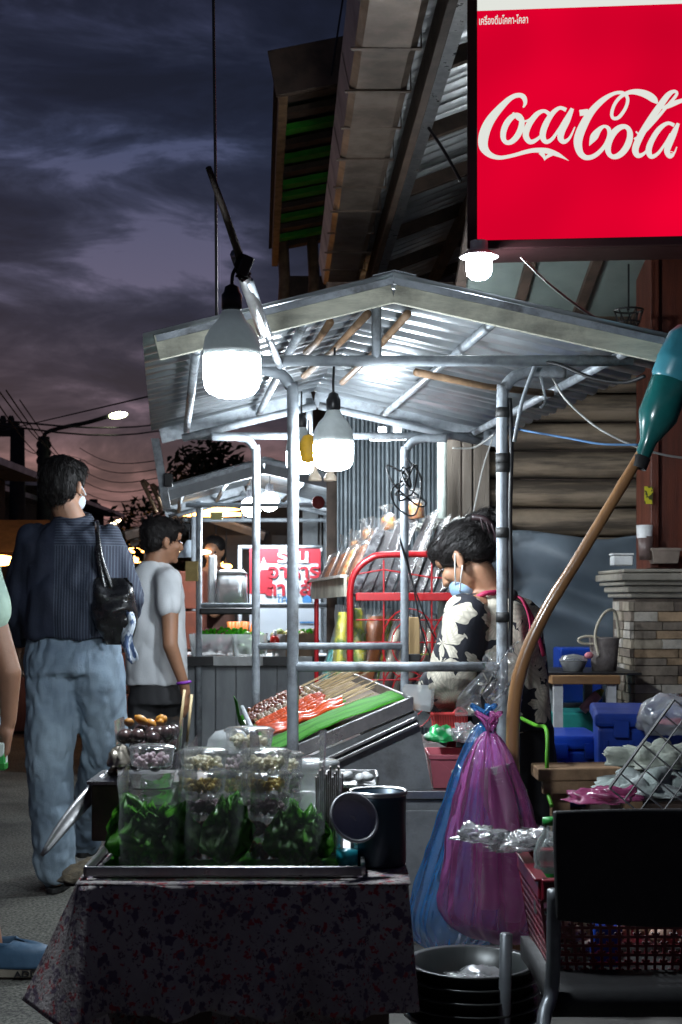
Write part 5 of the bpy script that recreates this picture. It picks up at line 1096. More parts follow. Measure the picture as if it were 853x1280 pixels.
# ================================================================ second counter goods
CY = 8.85; cz = .806
vegs = [('red onions', (.30,.06,.09), (.16,.03,.05)), ('green limes', (.12,.26,.05), (.06,.15,.03)), ('brown roots', (.24,.17,.10), (.14,.09,.05)), ('green tomatoes', (.2,.3,.08), (.3,.1,.05))]
for k, (px, w) in enumerate(((268,.30),(313,.22),(352,.12),(372,.26))):
    x = P(px,0,CY).x; t = T('produce_tub', ['cloudy tub of red onions','cloudy tub of green limes','pale tub of green tomatoes','brown cardboard tub of roots'][k]+' on the white plank counter', 'container', (x, CY, cz))
    MB().loft([((x,CY,cz),w/2*.9,.13,.35),((x,CY,cz+.14),w/2,.15,.35)], 24, cap=False).build('wall', milky if k < 3 else mat('cardboard', (.25,.17,.11), .7), t, smooth=True)
    n_ = vegs[[0,1,3,2][k]]; m = MB(); rr = random.Random(k)
    for i in range(40): m.ell((x+rr.uniform(-.38,.38)*w, CY+rr.uniform(-.1,.1), cz+.03+rr.uniform(0,.12)), (.026,.026,.024), n=8)
    o = m.build('produce', mat(n_[0], n_[1], .4, 0, col2=n_[2], sc=15), t, smooth=True); o['kind'] = 'stuff'
t = T('carrots', 'bunch of orange carrots standing behind the green leaves', 'vegetables', P(300,790,9.2))
for k in range(9): a = P(288+k*3.2, 800, 9.3); MB().tube([a, a+V((random.uniform(-.02,.05), 0, .12))], [.010,.020], 7).build('carrot', mat('carrot', (.65,.17,.03), .5), t, smooth=True)
for k, (px, py, sc_) in enumerate(((262,790,.05),(292,788,.05),(375,790,.035))):
    t = T('herb_bunch', ['left bunch of green herbs on the far counter','middle bunch of green herbs beside the carrots','small green herbs on the cardboard tub'][k], 'herbs', P(px, py, 8.8)); rr = random.Random(k)
    m = MB()
    for i in range(90):
        c = P(px+rr.uniform(-15,15), py+6+rr.uniform(-8,6), 8.8+rr.uniform(-.06,.06)); d = V((rr.uniform(-1,1), rr.uniform(-1,1), rr.random())).normalized()*.022; s_ = d.cross(V((rr.random(),1,0))).normalized()*.009
        m.add([c-s_, c+d*.5-s_*1.4, c+d, c+d*.5+s_*1.4, c+s_], [(0,1,2,3,4)])
    o = m.build('leaves', leafm, t); o['kind'] = 'stuff'
t = T('sauce_bottle', 'small red bottle with a white cap on the far counter', 'bottle', P(346,815,8.72)); c = P(344,812,8.72)
MB().lathe([(0,0),(.03,0),(.03,.07),(.012,.09),(0,.09)], c, 12).build('body', mat('red sauce', (.7,.03,.02), .3), t, smooth=True); MB().lathe([(.013,.0905),(.01,.12),(0,.122)], c, 10).build('cap', white_pl, t, smooth=True)
t = T('glass_cabinet', 'white framed clear food jar cabinet behind the far rail', 'cabinet', P(290,757,8.95))
c = P(290,757,8.95); MB().loft([(c,.1,.09,.4),(c+V((0,0,.2)),.095,.085,.4)], 20).build('jar', milky, t, smooth=True); MB().loft([(c+V((0,0,.202)),.1,.09,.4),(c+V((0,0,.225)),.07,.06,.5)], 20).build('lid', white_pl, t, smooth=True)
MB().ell(c+V((.01,0,.05)), (.07,.06,.04)).build('ice', mat('pale green contents', (.5,.62,.55), .6), t, smooth=True); MB().box(c+V((-.13,.1,.15)), (.05,.05,.34)).build('frame', white_pl, t, bevel=.01)
MB().tube([c+V((-.03,-.02,.17)), c+V((.0,-.02,.06))], .008, 6).build('spoon', black, t, smooth=True)
tag(MB().beam(P(250,764,8.68), P(318,764,8.68), .05, .04).build('padded_bar', black, None, bevel=.01), 'black padded bar across the farther cart', 'bar')
tag(MB().box(P(240,714,8.5), (.075,.012,.12)).build('yellow_card', mat('yellow card', (.5,.36,.12), .6), None), 'yellow card hanging on the left post of the farther cart', 'card')
tag(MB().box(P(271,645,8.65), (.075,.01,.045)).build('paper_note', mat('yellow note', (.6,.55,.2), .6), None), 'small yellow paper on the tie bar of the farther cart', 'note')
tag(MB().lathe([(0,-.015),(.035,-.012),(.04,0),(.035,.012),(0,.015)], P(398,628,8.5), 16, Matrix.Rotation(PI/2,3,'X')).build('red_ornament', mat('dull red', (.25,.03,.03), .6), None, smooth=True), 'dull red round ornament hanging from the farther cart roof', 'ornament')
# upright grey board and scooter handle above the second cart's left eave
tag(MB().prism([P(189,548,8.4),P(199,548,8.4),P(214,635,8.45),P(204,638,8.45)], V((0,.02,0))).build('upright_board', paintpipe, None), 'grey leaning board at the left corner of the farther cart roof', 'board')
t = T('speaker_box', 'small black box clamped to the leaning grey board', 'box', P(210,600,8.4)); MB().box(P(211,600,8.38), (.05,.05,.08)).build('body', black, t, bevel=.006)
t = T('scaffold_hooks', 'brown hooked rods beside the leaning grey board', 'hooks', P(190,625,9)); 
for a, b_ in (((178,601),(196,640)),((190,606),(204,636))): MB().tube(sp([P(a[0]+8,a[1]+6,9), P(*a,9), P((a[0]+b_[0])/2,(a[1]+b_[1])/2,9), P(*b_,9)], 4), .014, 7).build('rod', wood, t, smooth=True)
# ================================================================ banner
bn_ = T('menu_banner', 'red and white menu banner with Thai lettering hung behind the posts', 'banner', P(357,800,9.0))
BYY = 9.3; red_b = mat('banner red', (.26,.004,.014), .6, 0, sc=3, col2=(.22,.003,.012)); wht = mat('banner white', (.36,.39,.43), .6, 0, col2=(.31,.34,.38), sc=3)
def bq(x0, y0, x1, y1, k, m, nm): MB().prism([P(x0,y0,BYY-.003*k),P(x1,y0,BYY-.003*k),P(x1,y1,BYY-.003*k),P(x0,y1,BYY-.003*k)], V((0,.002,0))).build(nm, m, bn_)
bq(312,686,401,800,0,wht,'sheet'); bq(312,686,401,704,1,red_b,'red_band'); bq(312,704,326,742,1,red_b,'red_band'); bq(326,712,341,742,1,red_b,'red_block'); bq(398,704,401,718,1,red_b,'red_band')
MB().prism([P(322,716,BYY-.008),P(330,696,BYY-.008),P(333,704,BYY-.008),P(333,708,BYY-.008),P(330,703,BYY-.008),P(325,716,BYY-.008)], V((0,.002,0))).build('white_mark', wht, bn_)
RX = Matrix.Rotation(PI/2, 4, 'X')
for body, px, py, sz, m_ in (('ร้าน',367,703,.125,wht),('อาหาร',367,722,.125,red_b),('ตามสั่ง',367,744,.125,red_b)):
    text_part(body, sz, Matrix.Translation(P(px,py,BYY-.009))@RX@Matrix.Diagonal((1.12,1,1,1)), m_, bn_, ext=.0008, bold=.0035)
blt = mat('banner blue', (.03,.14,.32), .5); text_part('โทร', .08, Matrix.Translation(P(357,755,BYY-.009))@RX, blt, bn_, ext=.0008)
MB().lathe([(0,-.001),(.03,-.001),(.03,.001),(0,.001)], P(384,750,BYY-.009), 18, Matrix.Rotation(PI/2,3,'X')).build('round_mark', blt, bn_); bq(375,777,398,779,2,blt,'blue_line')
MB().tube([P(298,684,BYY+.03), P(404,684,BYY+.03)], .014, 8).build('rod', galv, bn_, smooth=True); MB().tube([P(300,684,BYY+.03), P(300,800,BYY+.03), V((P(300,0,BYY).x, BYY+.03, .0))], .014, 8).build('stand', galv, bn_, smooth=True)
MB().tube([V((P(402,0,BYY).x, BYY+.03, 0)), P(402,684,BYY+.03)], .014, 8).build('stand', galv, bn_, smooth=True)
# ================================================================ people
def skinmat(n, c): return mat(n, c, .5, 0, col2=tuple(x*.8 for x in c), sc=9, bump=.15, bsc=150, sss=.12)
hairm = mat('black hair', (.010,.008,.008), .55, 0, col2=(.005,.004,.004), sc=30, st=(1,1,.25), bump=1.0, bsc=160, spec=.25)
def hand(m, w, d, side, palm_n, s=1.0, curl=.5):
    """w wrist, d direction of fingers, side = thumb direction, palm_n = palm normal (fingers curl toward it)"""
    w = V(w); d = V(d).normalized(); side = V(side); side = (side-d*side.dot(d)).normalized(); n = V(palm_n); n = (n-d*n.dot(d)-side*n.dot(side)).normalized()
    m.capsule(w-d*.02*s, w+d*.03*s, .024*s, .026*s, 10, .7)
    for o_, L, r in ((.030,.068,.0082),(.010,.076,.0086),(-.010,.072,.0082),(-.029,.057,.0072)):
        a = w+d*.03*s+side*o_*.6*s; k = w+d*.085*s+side*o_*s; m.capsule(a, k, .013*s, .0105*s, 8)
        e = k; ang = curl*.5
        for seg in (.45,.32,.23):
            q = d*math.cos(ang)+n*math.sin(ang); f_ = e+q*L*seg*s; m.capsule(e, f_, r*s, r*.88*s, 8); e = f_; ang += curl*.85
    a = w+d*.025*s+side*.022*s; b_ = a+(side*.75+d*.8+n*.35).normalized()*.04*s; c = b_+(d*.9+side*.15+n*.4).normalized()*.032*s
    m.capsule(a, b_, .014*s, .0105*s, 8); m.capsule(b_, c, .010*s, .008*s, 8)
def head_prims(m, c, M, s=1.0, ears=True):
    def q(x, y, z): return c+M@V((x,y,z))*s
    e = M.to_euler()
    def el(x, y, z, rx, ry, rz): m.ell(q(x,y,z), (rx*s,ry*s,rz*s), e, 16)
    el(0,-.012,.028,.072,.090,.086); el(0,.018,-.02,.060,.066,.075); el(0,.038,-.062,.042,.042,.040)
    el(0,.066,.036,.050,.022,.030); el(-.036,.058,-.018,.022,.022,.024); el(.036,.058,-.018,.022,.022,.024)
    m.capsule(q(0,.082,.016), q(0,.100,-.022), .009*s, .013*s, 8); el(-.011,.092,-.026,.009,.010,.007); el(.011,.092,-.026,.009,.010,.007)
    el(0,.080,-.048,.022,.010,.006); el(0,.078,-.058,.019,.010,.007); el(0,.072,-.085,.018,.016,.015)
    if ears:
        for sx in (-1,1):
            el(sx*.074,-.010,-.008,.009,.018,.030); el(sx*.080,-.018,-.002,.007,.008,.026); el(sx*.076,-.004,-.034,.007,.010,.010)
def headm(yaw, pitch=0, roll=0): return Matrix.Rotation(R(yaw),3,'Z')@Matrix.Rotation(R(roll),3,'Y')@Matrix.Rotation(R(-pitch),3,'X')
def person(label, J, skin, hs=1.0, vox=.0065, nk=1.0):
    t = T('person', label, 'person', (J['root'][0], J['root'][1], 0)); m = MB(); hm = headm(*J['head'][1:]); hc = V(J['head'][0])
    head_prims(m, hc, hm, hs); nb = V(J['neck']); m.capsule(hc+hm@V((0,-.022,-.05))*hs, nb, .050*hs*nk, .060*hs*nk, 14)
    ch, pe = V(J['chest']), V(J['pelvis']); m.capsule(nb+V((0,0,-.03)), ch, .07, .11, 14, .8); m.capsule(ch, pe, .12, .13, 14, .75)
    for a in J['arms']:
        sh, el_, wr = V(a['s']), V(a['e']), V(a['w']); m.capsule(nb+V((0,0,-.05)), sh, .05, .05); m.capsule(sh, el_, .048, .036, 12); m.capsule(el_, wr, .037, .024, 12)
        hand(m, wr, a['d'], a['t'], a['n'], a.get('hs', 1.0), a.get('curl', .5))
    for l in J['legs']:
        h, k, an, toe = V(l[0]), V(l[1]), V(l[2]), V(l[3]); m.capsule(h, k, .085, .055, 12); m.capsule(k, an, .054, .034, 12)
        d = (toe-an); d.z = 0; d.normalize(); b_ = V((an.x, an.y, an.z-.045)); m.capsule(b_-d*.03, b_+d*.13, .034, .030, 12, .9); m.capsule(b_+d*.12, b_+d*.175, .030, .017, 12, .9)
    m.build('body', skin, t, remesh=vox, sm=5)
    ey = MB()
    for sx in (-1,1): ey.ell(hc+hm@V((sx*.031,.070,.008))*hs, (.011,.011,.009), n=10)
    ey.build('eyes', mat('eye dark', (.03,.02,.02), .2), t, smooth=True)
    return t, hc, hm
def cloth_part(name, m, prims, parent, vox=.009, sm=6, wr=.006, wrs=9):
    b = MB()
    for p in prims:
        if p[0] == 'c': b.capsule(*p[1:])
        elif p[0] == 'e': b.ell(*p[1:])
        elif p[0] == 'l': b.loft(*p[1:])
    return b.build(name, m, parent, remesh=vox, sm=sm, wr=wr, wrs=wrs)
def strands(hair, flow, n=500, L=.03, seed=1, r=.0011):
    rr = random.Random(seed); me = hair.data; Wm = world_of(hair); m = MB(); me.update(); vs = me.vertices
    for i in range(n):
        v = vs[rr.randrange(len(vs))]; p = Wm@v.co; no = v.normal; f = V(flow(p)); f = f-no*f.dot(no); f = (f.normalized() if f.length > 1e-4 else V((0,0,-1)))+V((rr.gauss(0,.15), rr.gauss(0,.15), rr.gauss(0,.15))); l = L*rr.uniform(.5,1.3)
        q = l*l/.16; m.tube([p-no*.002, p+f*l*.33+no*(.002-.11*q), p+f*l*.7+no*(.0025-.49*q), p+f*l+no*(rr.uniform(-.002,.004)-q)], [r, r, r*.8, r*.3], 3, cap=False)
    o = m.build('hair_strands', hairm, hair.parent, smooth=True); o['kind'] = 'stuff'
# fabrics
def striped():
    m = mat('striped navy cotton', (.014,.020,.042), .8, 0, col2=(.009,.013,.028), sc=6, bump=.4, bsc=120); t = m.node_tree; b = t.nodes['Principled BSDF']; lk = b.inputs['Base Color'].links[0].from_socket
    co = nd(t, 'ShaderNodeTexCoord'); sx = nd(t, 'ShaderNodeSeparateXYZ'); t.links.new(co.outputs['Object'], sx.inputs[0])
    def lines(axis, per, w):
        mu = nd(t, 'ShaderNodeMath', operation='MULTIPLY'); mu.inputs[1].default_value = 1/per; t.links.new(sx.outputs[axis], mu.inputs[0])
        fr = nd(t, 'ShaderNodeMath', operation='FRACT'); t.links.new(mu.outputs[0], fr.inputs[0]); lt = nd(t, 'ShaderNodeMath', operation='LESS_THAN'); lt.inputs[1].default_value = w; t.links.new(fr.outputs[0], lt.inputs[0]); return lt.outputs[0]
    v, h = lines(0, .0105, .24), lines(2, .0105, .24)
    yk = nd(t, 'ShaderNodeMath', operation='GREATER_THAN'); yk.inputs[1].default_value = 1.375; t.links.new(sx.outputs[2], yk.inputs[0])
    pm = nd(t, 'ShaderNodeMix', data_type='FLOAT'); t.links.new(yk.outputs[0], pm.inputs[0]); t.links.new(v, pm.inputs[2]); t.links.new(h, pm.inputs[3])
    rg = nd(t, 'ShaderNodeMath', operation='GREATER_THAN'); rg.inputs[1].default_value = -.055; t.links.new(sx.outputs[0], rg.inputs[0])
    ml = nd(t, 'ShaderNodeMath', operation='MULTIPLY'); t.links.new(pm.outputs[0], ml.inputs[0]); t.links.new(rg.outputs[0], ml.inputs[1])
    mx = nd(t, 'ShaderNodeMix', data_type='RGBA'); t.links.new(ml.outputs[0], mx.inputs[0]); t.links.new(lk, mx.inputs[6]); mx.inputs[7].default_value = (.055,.072,.10,1); t.links.new(mx.outputs[2], b.inputs['Base Color']); return m
denim = mat('washed denim', (.31,.40,.48), .85, 0, col2=(.09,.135,.20), sc=2.4, bump=.6, bsc=220, det=6, lo=.38, hi=.7)
# ---- tall man with striped shirt
y = 5.6
def a1(px, py, dy=0): return P(px, py, y+dy)
arms = [dict(s=a1(38,676), e=a1(20,765,.0), w=a1(26,808,.12), d=(.05,.3,-1), t=(.3,1,0), n=(1,0,0), curl=.6),
        dict(s=a1(134,676), e=a1(164,748,.03), w=a1(146,760,.25), d=(-.6,.7,-.1), t=(0,0,1), n=(-1,-.2,0), curl=.5)]
legs = [(a1(66,800), a1(63,955,.02), V((-1.135,5.68,.10)), V((-1.15,5.9,.05))), (a1(118,800), a1(129,935,.12), V((-1.08,6.02,.17)), V((-1.05,6.25,.1)))]
J = dict(root=(-1.05,y), head=(a1(81,608),-24,3), neck=a1(90,652), chest=a1(90,700), pelvis=a1(92,800), arms=arms, legs=legs)
p1, hc, hm = person('tall person seen from behind in a dark pinstriped shirt and baggy washed jeans', J, skinmat('light brown skin', (.36,.19,.12)))
def hq(hc, hm, x, y, z): return hc+hm@V((x,y,z))
e = hm.to_euler(); ms = MB()
ms.ell(hq(hc,hm,0,-.022,.036), (.086,.100,.086), e, 18); ms.ell(hq(hc,hm,0,-.052,-.012), (.078,.058,.062), e, 16); ms.ell(hq(hc,hm,0,.045,.072), (.066,.05,.04), e, 14); ms.ell(hq(hc,hm,0,-.055,-.05), (.058,.036,.035), e, 14)
h_ = ms.build('hair', hairm, p1, remesh=.006, sm=4, wr=.005, wrs=30); strands(h_, lambda p: (0,0,-1), 1600, .032, 1)
strp = striped()
cloth_part('shirt', strp, [
 ('l', [(a1(92,798),.200,.140,.85),(a1(92,770),.212,.145,.85),(a1(92,740),.205,.14,.85),(a1(90,706),.205,.13,.85),(a1(90,680),.20,.12,.85),(a1(90,662),.15,.10),(a1(90,650),.075,.075)], 28),
 ('c', a1(42,676), a1(22,762,.0), .074, .066, 16), ('c', a1(22,762), a1(24,795,.09), .066, .055, 16),
 ('c', a1(134,676), a1(163,742,.02), .070, .060, 16), ('c', a1(163,746,.02), a1(154,756,.14), .060, .056, 16), ('c', a1(170,750,-.01), a1(160,766,.05), .040, .045, 12)], p1, wr=.014, wrs=9)
MB().tube(sp([a1(74,652,-.05)+V((0,.0,0)), a1(90,655,-.075), a1(108,652,-.04), a1(112,648,.03), a1(90,642,.07), a1(72,647,.02)], 5, True), .014, 8, flat=1.6, closed=True).build('collar', strp, p1, smooth=True)
L, K = V((-1.14,5.67,.07)), V((-1.085,6.0,.15))
cloth_part('jeans', denim, [('l', [(a1(92,842),.20,.135),(a1(92,820),.195,.13),(a1(92,795),.178,.12),(a1(92,782),.17,.11)], 28),
 ('c', a1(66,850), a1(62,955,.0), .108, .095, 18), ('c', a1(62,955), L+V((0,0,.05)), .092, .084, 18), ('c', L+V((0,0,.06)), L+V((0,0,.03)), .084, .080, 18),
 ('c', a1(122,850), a1(132,930,.08), .108, .092, 18), ('c', a1(132,930,.08), K, .092, .070, 18)], p1, wr=.010, wrs=17)
jn = [o for o in p1.children if o.name.startswith('jeans')][0]

for px in (72, 116):
    o = MB().grid(10, 10, lambda u, v: a1(px-15+30*u, 826+44*v-(0 if v < .8 else 6*abs(u-.5)*2*(v-.8)*5), -.3)).build('pocket', denim, p1, smooth=True)
    md = o.modifiers.new('w', 'SHRINKWRAP'); md.target = jn; md.wrap_method = 'PROJECT'; md.use_project_y = True; md.use_positive_direction = True; md.use_negative_direction = False; md.offset = .002
MB().tube([a1(91,790,-.125), a1(91,800,-.128)], .006, 6).build('belt_loop', denim, p1)
for c, rz in ((L, .1), (K, -.1)): 
    MB().loft([((c.x,c.y+.07,max(0.004,c.z-.066)),.045,.13),((c.x,c.y+.07,c.z-.045),.046,.132)], 20).build('sandal', rubber, p1, bevel=.003); MB().tube(sp([(c.x-.045,c.y+.1,c.z-.045),(c.x,c.y+.09,c.z+.012),(c.x+.045,c.y+.1,c.z-.045)],4), .008, 8, flat=2).build('sandal_strap', rubber, p1, smooth=True)
maskw = mat('pale mask', (.62,.68,.74), .7); MB().tube(sp([hq(hc,hm,.077,-.02,.008), hq(hc,hm,.072,.02,-.01), hq(hc,hm,.060,.06,-.03)], 5), .003, 6).build('mask_strap', maskw, p1, smooth=True)
MB().ell(hq(hc,hm,0,.050,-.055), (.060,.048,.046), e, 16).build('face_mask', maskw, p1, smooth=True)
MB().ell(hq(hc,hm,.084,-.012,-.038), (.004,.004,.005), n=8).build('earring', steel, p1, smooth=True)
# shoulder bag
leather = mat('black leather', (.018,.018,.020), .25, 0, col2=(.008,.008,.009), sc=18, bump=.9, bsc=50, coat=.5)
bg_ = T('shoulder_bag', 'slouchy black leather bag hanging from the right shoulder of the tall person', 'bag', a1(145,805,-.1))
b = MB().grid(26, 20, lambda u, v: a1(140+8*v+(16+12*math.sin(PI*min(1,v*.9+.1)))*math.cos(2*PI*u), 722+84*v, -.16+.06*math.sin(2*PI*u)*math.sin(PI*min(.98,v+.03))+.03*nz((u*6,v*6,2))), closed_u=True)
b.build('pouch', leather, bg_, smooth=True, wr=.008, wrs=14)
for dx in (0, 9): MB().tube(sp([a1(132+dx,738,-.17), a1(124+dx*.4,700,-.165), a1(122,668,-.13), a1(121,654,-.06), a1(121,652,.02)], 5), .006, 8, flat=1.5).build('strap', leather, bg_, smooth=True)
sc_ = mat('blue white scarf', (.55,.62,.70), .8, 0, col2=(.06,.10,.2), sc=22, lo=.48, hi=.54, det=2)
tag(MB().grid(8, 14, lambda u, v: a1(152+u*14+4*v+3*math.sin(v*8), 765+v*66*(1-.2*abs(u-.5)), -.20+.02*math.sin(u*7+v*3))).build('scarf', sc_, None, smooth=True, solid=.003), 'blue and white scarf tied to the black shoulder bag', 'scarf')
# ---- white shirt person
y = 6.8
def a2(px, py, dy=0): return P(px, py, y+dy)
arms = [dict(s=a2(212,728,-.13), e=a2(213,806,-.19), w=a2(231,858,-.16), d=(.1,.1,-1), t=(.2,1,0), n=(-1,.1,0), curl=.4),
        dict(s=a2(172,725,.1), e=a2(180,790,.2), w=a2(200,830,.35), d=(.4,.6,-.2), t=(0,0,1), n=(0,-1,0))]
legs = [(a2(182,858), a2(180,950), V((-.95,6.82,.09)), V((-.90,7.0,.05))), (a2(212,858,.05), a2(215,950,.08), V((-.80,6.95,.09)), V((-.68,7.1,.05)))]
J = dict(root=(-.87,y), head=(a2(204,677),-62,6), neck=a2(193,712), chest=a2(194,750), pelvis=a2(198,845), arms=arms, legs=legs)
p2, hc, hm = person('person in a plain white tee shirt looking right with a purple wristband', J, skinmat('tan skin', (.33,.165,.095)), hs=.98)
e = hm.to_euler(); ms = MB()
ms.ell(hq(hc,hm,0,-.022,.040), (.084,.098,.082), e, 18); ms.ell(hq(hc,hm,0,-.056,-.008), (.074,.052,.056), e, 16); ms.ell(hq(hc,hm,0,.048,.074), (.062,.050,.036), e, 14)
rr = random.Random(4)
for k in range(26): 
    c = hq(hc,hm,rr.uniform(-.07,.07),rr.uniform(-.09,.08),.09+rr.uniform(-.02,.02)); ms.capsule(c, c+hm@V((rr.uniform(-.02,.02),rr.uniform(-.03,.02),.022)), .008, .004, 6)
h_ = ms.build('hair', hairm, p2, remesh=.005, sm=2, wr=.004, wrs=30); strands(h_, lambda p: (.3,0,-.3), 1200, .035, 2)
tee = mat('white cotton', (.56,.58,.60), .85, 0, col2=(.46,.48,.50), sc=4, bump=.3, bsc=160)
cloth_part('tee_shirt', tee, [('l', [(a2(196,856),.150,.125,.9),(a2(196,830),.150,.125,.9),(a2(195,780),.143,.12,.9),(a2(194,745),.145,.12,.9),(a2(193,722),.132,.10),(a2(192,708),.085,.085),(a2(192,701),.062,.066)], 28),
 ('c', a2(206,724,-.05), a2(212,727,-.135), .066, .066, 16), ('c', a2(212,727,-.135), a2(212,757,-.155), .063, .062, 16), ('c', a2(174,728,.08), a2(178,755,.12), .062, .066, 16)], p2, wr=.010, wrs=8)
cloth_part('trousers', mat('black trousers', (.03,.03,.033), .8, 0, sc=6), [('l', [(a2(198,880),.150,.12),(a2(198,850),.140,.115),(a2(198,835),.13,.11)], 24), ('c', a2(182,880), a2(180,950), .085, .075), ('c', a2(180,950), V((-.95,6.82,.14)), .075, .065), ('c', a2(213,880,.05), a2(215,950,.08), .085, .075), ('c', a2(215,950,.08), V((-.80,6.95,.14)), .075, .065)], p2)
MB().tube([a2(230+0*i,853,-.16)+V((.030*math.cos(i*PI/8), .030*math.sin(i*PI/8), .004*math.cos(i*PI/8))) for i in range(16)], .007, 6, closed=True).build('wristband', mat('purple band', (.25,.04,.45), .5), p2, smooth=True)
for c in (V((-.95,6.82,.06)), V((-.80,6.95,.06))): MB().loft([((c.x,c.y+.06,.003),.045,.13),((c.x,c.y+.06,.03),.046,.13)], 18).build('sandal', rubber, p2)
# ---- person cut by the left edge
y = 4.4
def a3(px, py, dy=0): return P(px-7, py, y+dy)
arms = [dict(s=a3(-22,712,-.12), e=a3(19,840,-.14), w=a3(18,902,-.10), d=(-.25,.15,-1), t=(-.7,.9,0), n=(-1,-.3,0), curl=.75, hs=1.05),
        dict(s=a3(-85,712,.16), e=a3(-80,820,.25), w=a3(-60,870,.4), d=(.4,.6,-.5), t=(0,0,1), n=(-1,0,0))]
legs = [(a3(-34,905,-.04), a3(-38,1020,-.02), V((-1.085,4.42,.100)), V((-.9,4.42,.05))), (a3(-60,905,.1), a3(-90,1020,.12), V((-1.42,4.5,.11)), V((-1.2,4.52,.05)))]
J = dict(root=(-1.18,y), head=(a3(-55,632),-80,3), neck=a3(-58,680), chest=a3(-58,730), pelvis=a3(-50,890), arms=arms, legs=legs)
p3, hc, hm = person('person in a pale green tee shirt and denim shorts cut off by the left edge', J, skinmat('warm brown skin', (.36,.19,.12)))
e = hm.to_euler(); ms = MB(); ms.ell(hq(hc,hm,0,-.022,.038), (.086,.100,.085), e, 18); ms.ell(hq(hc,hm,0,-.056,-.02), (.076,.055,.07), e, 16); ms.build('hair', hairm, p3, remesh=.007, sm=3, wr=.004, wrs=30)
tg = mat('pale green cotton', (.42,.58,.47), .85, 0, col2=(.32,.46,.40), sc=4, bump=.3)
cloth_part('tee_shirt', tg, [('l', [(a3(-50,892),.165,.13,.9),(a3(-53,850),.155,.125,.9),(a3(-56,780),.145,.12,.9),(a3(-58,720),.15,.12,.9),(a3(-58,696),.13,.10),(a3(-58,676),.075,.075)], 28), ('c', a3(-22,712,-.12), a3(-8,765,-.14), .07, .072, 16), ('c', a3(-85,712,.16), a3(-84,760,.2), .065, .07, 16)], p3, wr=.007)
cloth_part('denim_shorts', denim, [('l', [(a3(-48,930),.155,.13),(a3(-50,880),.14,.12)], 24), ('c', a3(-35,925,-.03), a3(-36,1000,-.02), .105, .098, 18), ('c', a3(-66,925,.1), a3(-85,1000,.11), .10, .095, 18)], p3, wr=.008)
clog = mat('blue foam clog', (.055,.12,.20), .55, 0, col2=(.035,.085,.15), sc=8, bump=.2); sole = mat('pale clog sole', (.42,.38,.30), .6)
for n_, (cx0, cy0) in enumerate(((-1.085,4.42),(-1.42,4.5))):
    t = T('clog', ['blue foam clog with small charms and a pale lettered sole at the left edge','second blue foam clog outside the left edge'][n_], 'shoe', (cx0+.06, cy0, 0))
    def cfn(u, v):   # u around, v up ; toe toward +x
        a = 2*PI*u; x = math.cos(a); yy = math.sin(a); L_ = .135; w_ = .052*(1+.18*x)
        k = (1-v*.15) if v < .6 else .91*math.sqrt(max(0, 1-((v-.6)/.42)**2))
        if x < .05: k = max(k, .86)
        return V((cx0+.065+L_*x*k, cy0+w_*yy*k*1.05, .034+.078*v*(1 if x < .3 else 1-.15*(x-.3))))
    MB().grid(36, 10, cfn, closed_u=True).build('upper', clog, t, smooth=True, solid=.004)
    MB().loft([((cx0+.065,cy0,.0045),.128,.047),((cx0+.065,cy0,.010),.138,.053),((cx0+.065,cy0,.034),.139,.055),((cx0+.065,cy0,.037),.134,.05)], 36).build('sole', sole, t, smooth=False)
    MB().tube(sp([(cx0+.02,cy0-.052,.075),(cx0-.05,cy0-.046,.085),(cx0-.085,cy0,.09),(cx0-.05,cy0+.046,.085),(cx0+.02,cy0+.052,.075)],5), .008, 8, flat=1.6).build('heel_strap', clog, t, smooth=True)
    for k in range(5): MB().lathe([(0,0),(.006,0),(.006,.003),(0,.003)], (cx0+.10+.018*k, cy0-.030+.012*(k%2), .086-.008*k), 10, Euler((.5,.4,0)).to_matrix()).build('vent', black, t)
    MB().ell((cx0+.115,cy0-.036,.083), (.009,.006,.008), n=10).build('charm', mat('orange charm', (.7,.25,.08), .4), t, smooth=True); MB().ell((cx0+.07,cy0-.045,.078), (.007,.005,.006), n=10).build('charm', mat('purple charm', (.3,.08,.2), .4), t, smooth=True)
    if n_ == 0: text_part('ADDA', .026, Matrix.Translation((cx0+.13,cy0-.0545,.012))@Matrix.Rotation(R(14),4,'Z')@Matrix.Rotation(PI/2,4,'X')@Matrix.Diagonal((1.3,1,1,1)), black, t, ext=.0035, bold=.0006)
t = T('drink_carton', 'green and white drink pack held by the person at the left edge', 'carton', a3(8,955,-.1))
cm = mat('white green pack', (.6,.68,.62), .4, 0, col2=(.03,.3,.06), sc=14, lo=.48, hi=.52, det=1); MB().box(a3(5,945,-.1), (.05,.04,.085)).build('carton', cm, t, bevel=.006); MB().box(a3(5,957,-.1), (.052,.042,.022)).build('green_band', mat('green band', (.03,.25,.04), .4), t, bevel=.004)
# ---- vendor
y = 4.34
def a4(px, py, dy=0): return P(px, py, y+dy)
arms = [dict(s=a4(582,768,-.12), e=a4(563,858,-.10), w=a4(540,872,.14), d=(-.5,.8,-.15), t=(0,0,1), n=(0,0,-1), curl=.5, hs=.9),
        dict(s=a4(655,768,.12), e=a4(660,850,.2), w=a4(610,872,.36), d=(-.7,.7,-.1), t=(0,0,1), n=(0,0,-1), hs=.9)]
legs = [(a4(612,900,-.02), a4(608,1010,.02), V((.42,4.36,.09)), V((.3,4.5,.05))), (a4(650,900,.06), a4(648,1010,.08), V((.54,4.46,.09)), V((.42,4.6,.05)))]
J = dict(root=(.48,y), head=(a4(582,699),58,36), neck=a4(612,738), chest=a4(618,795), pelvis=a4(630,900), arms=arms, legs=legs)
p4, hc, hm = person('vendor in a black and cream floral blouse bending over the nearest cart', J, skinmat('vendor skin', (.34,.18,.108)), hs=.97, vox=.005, nk=.82)
e = hm.to_euler(); ms = MB()
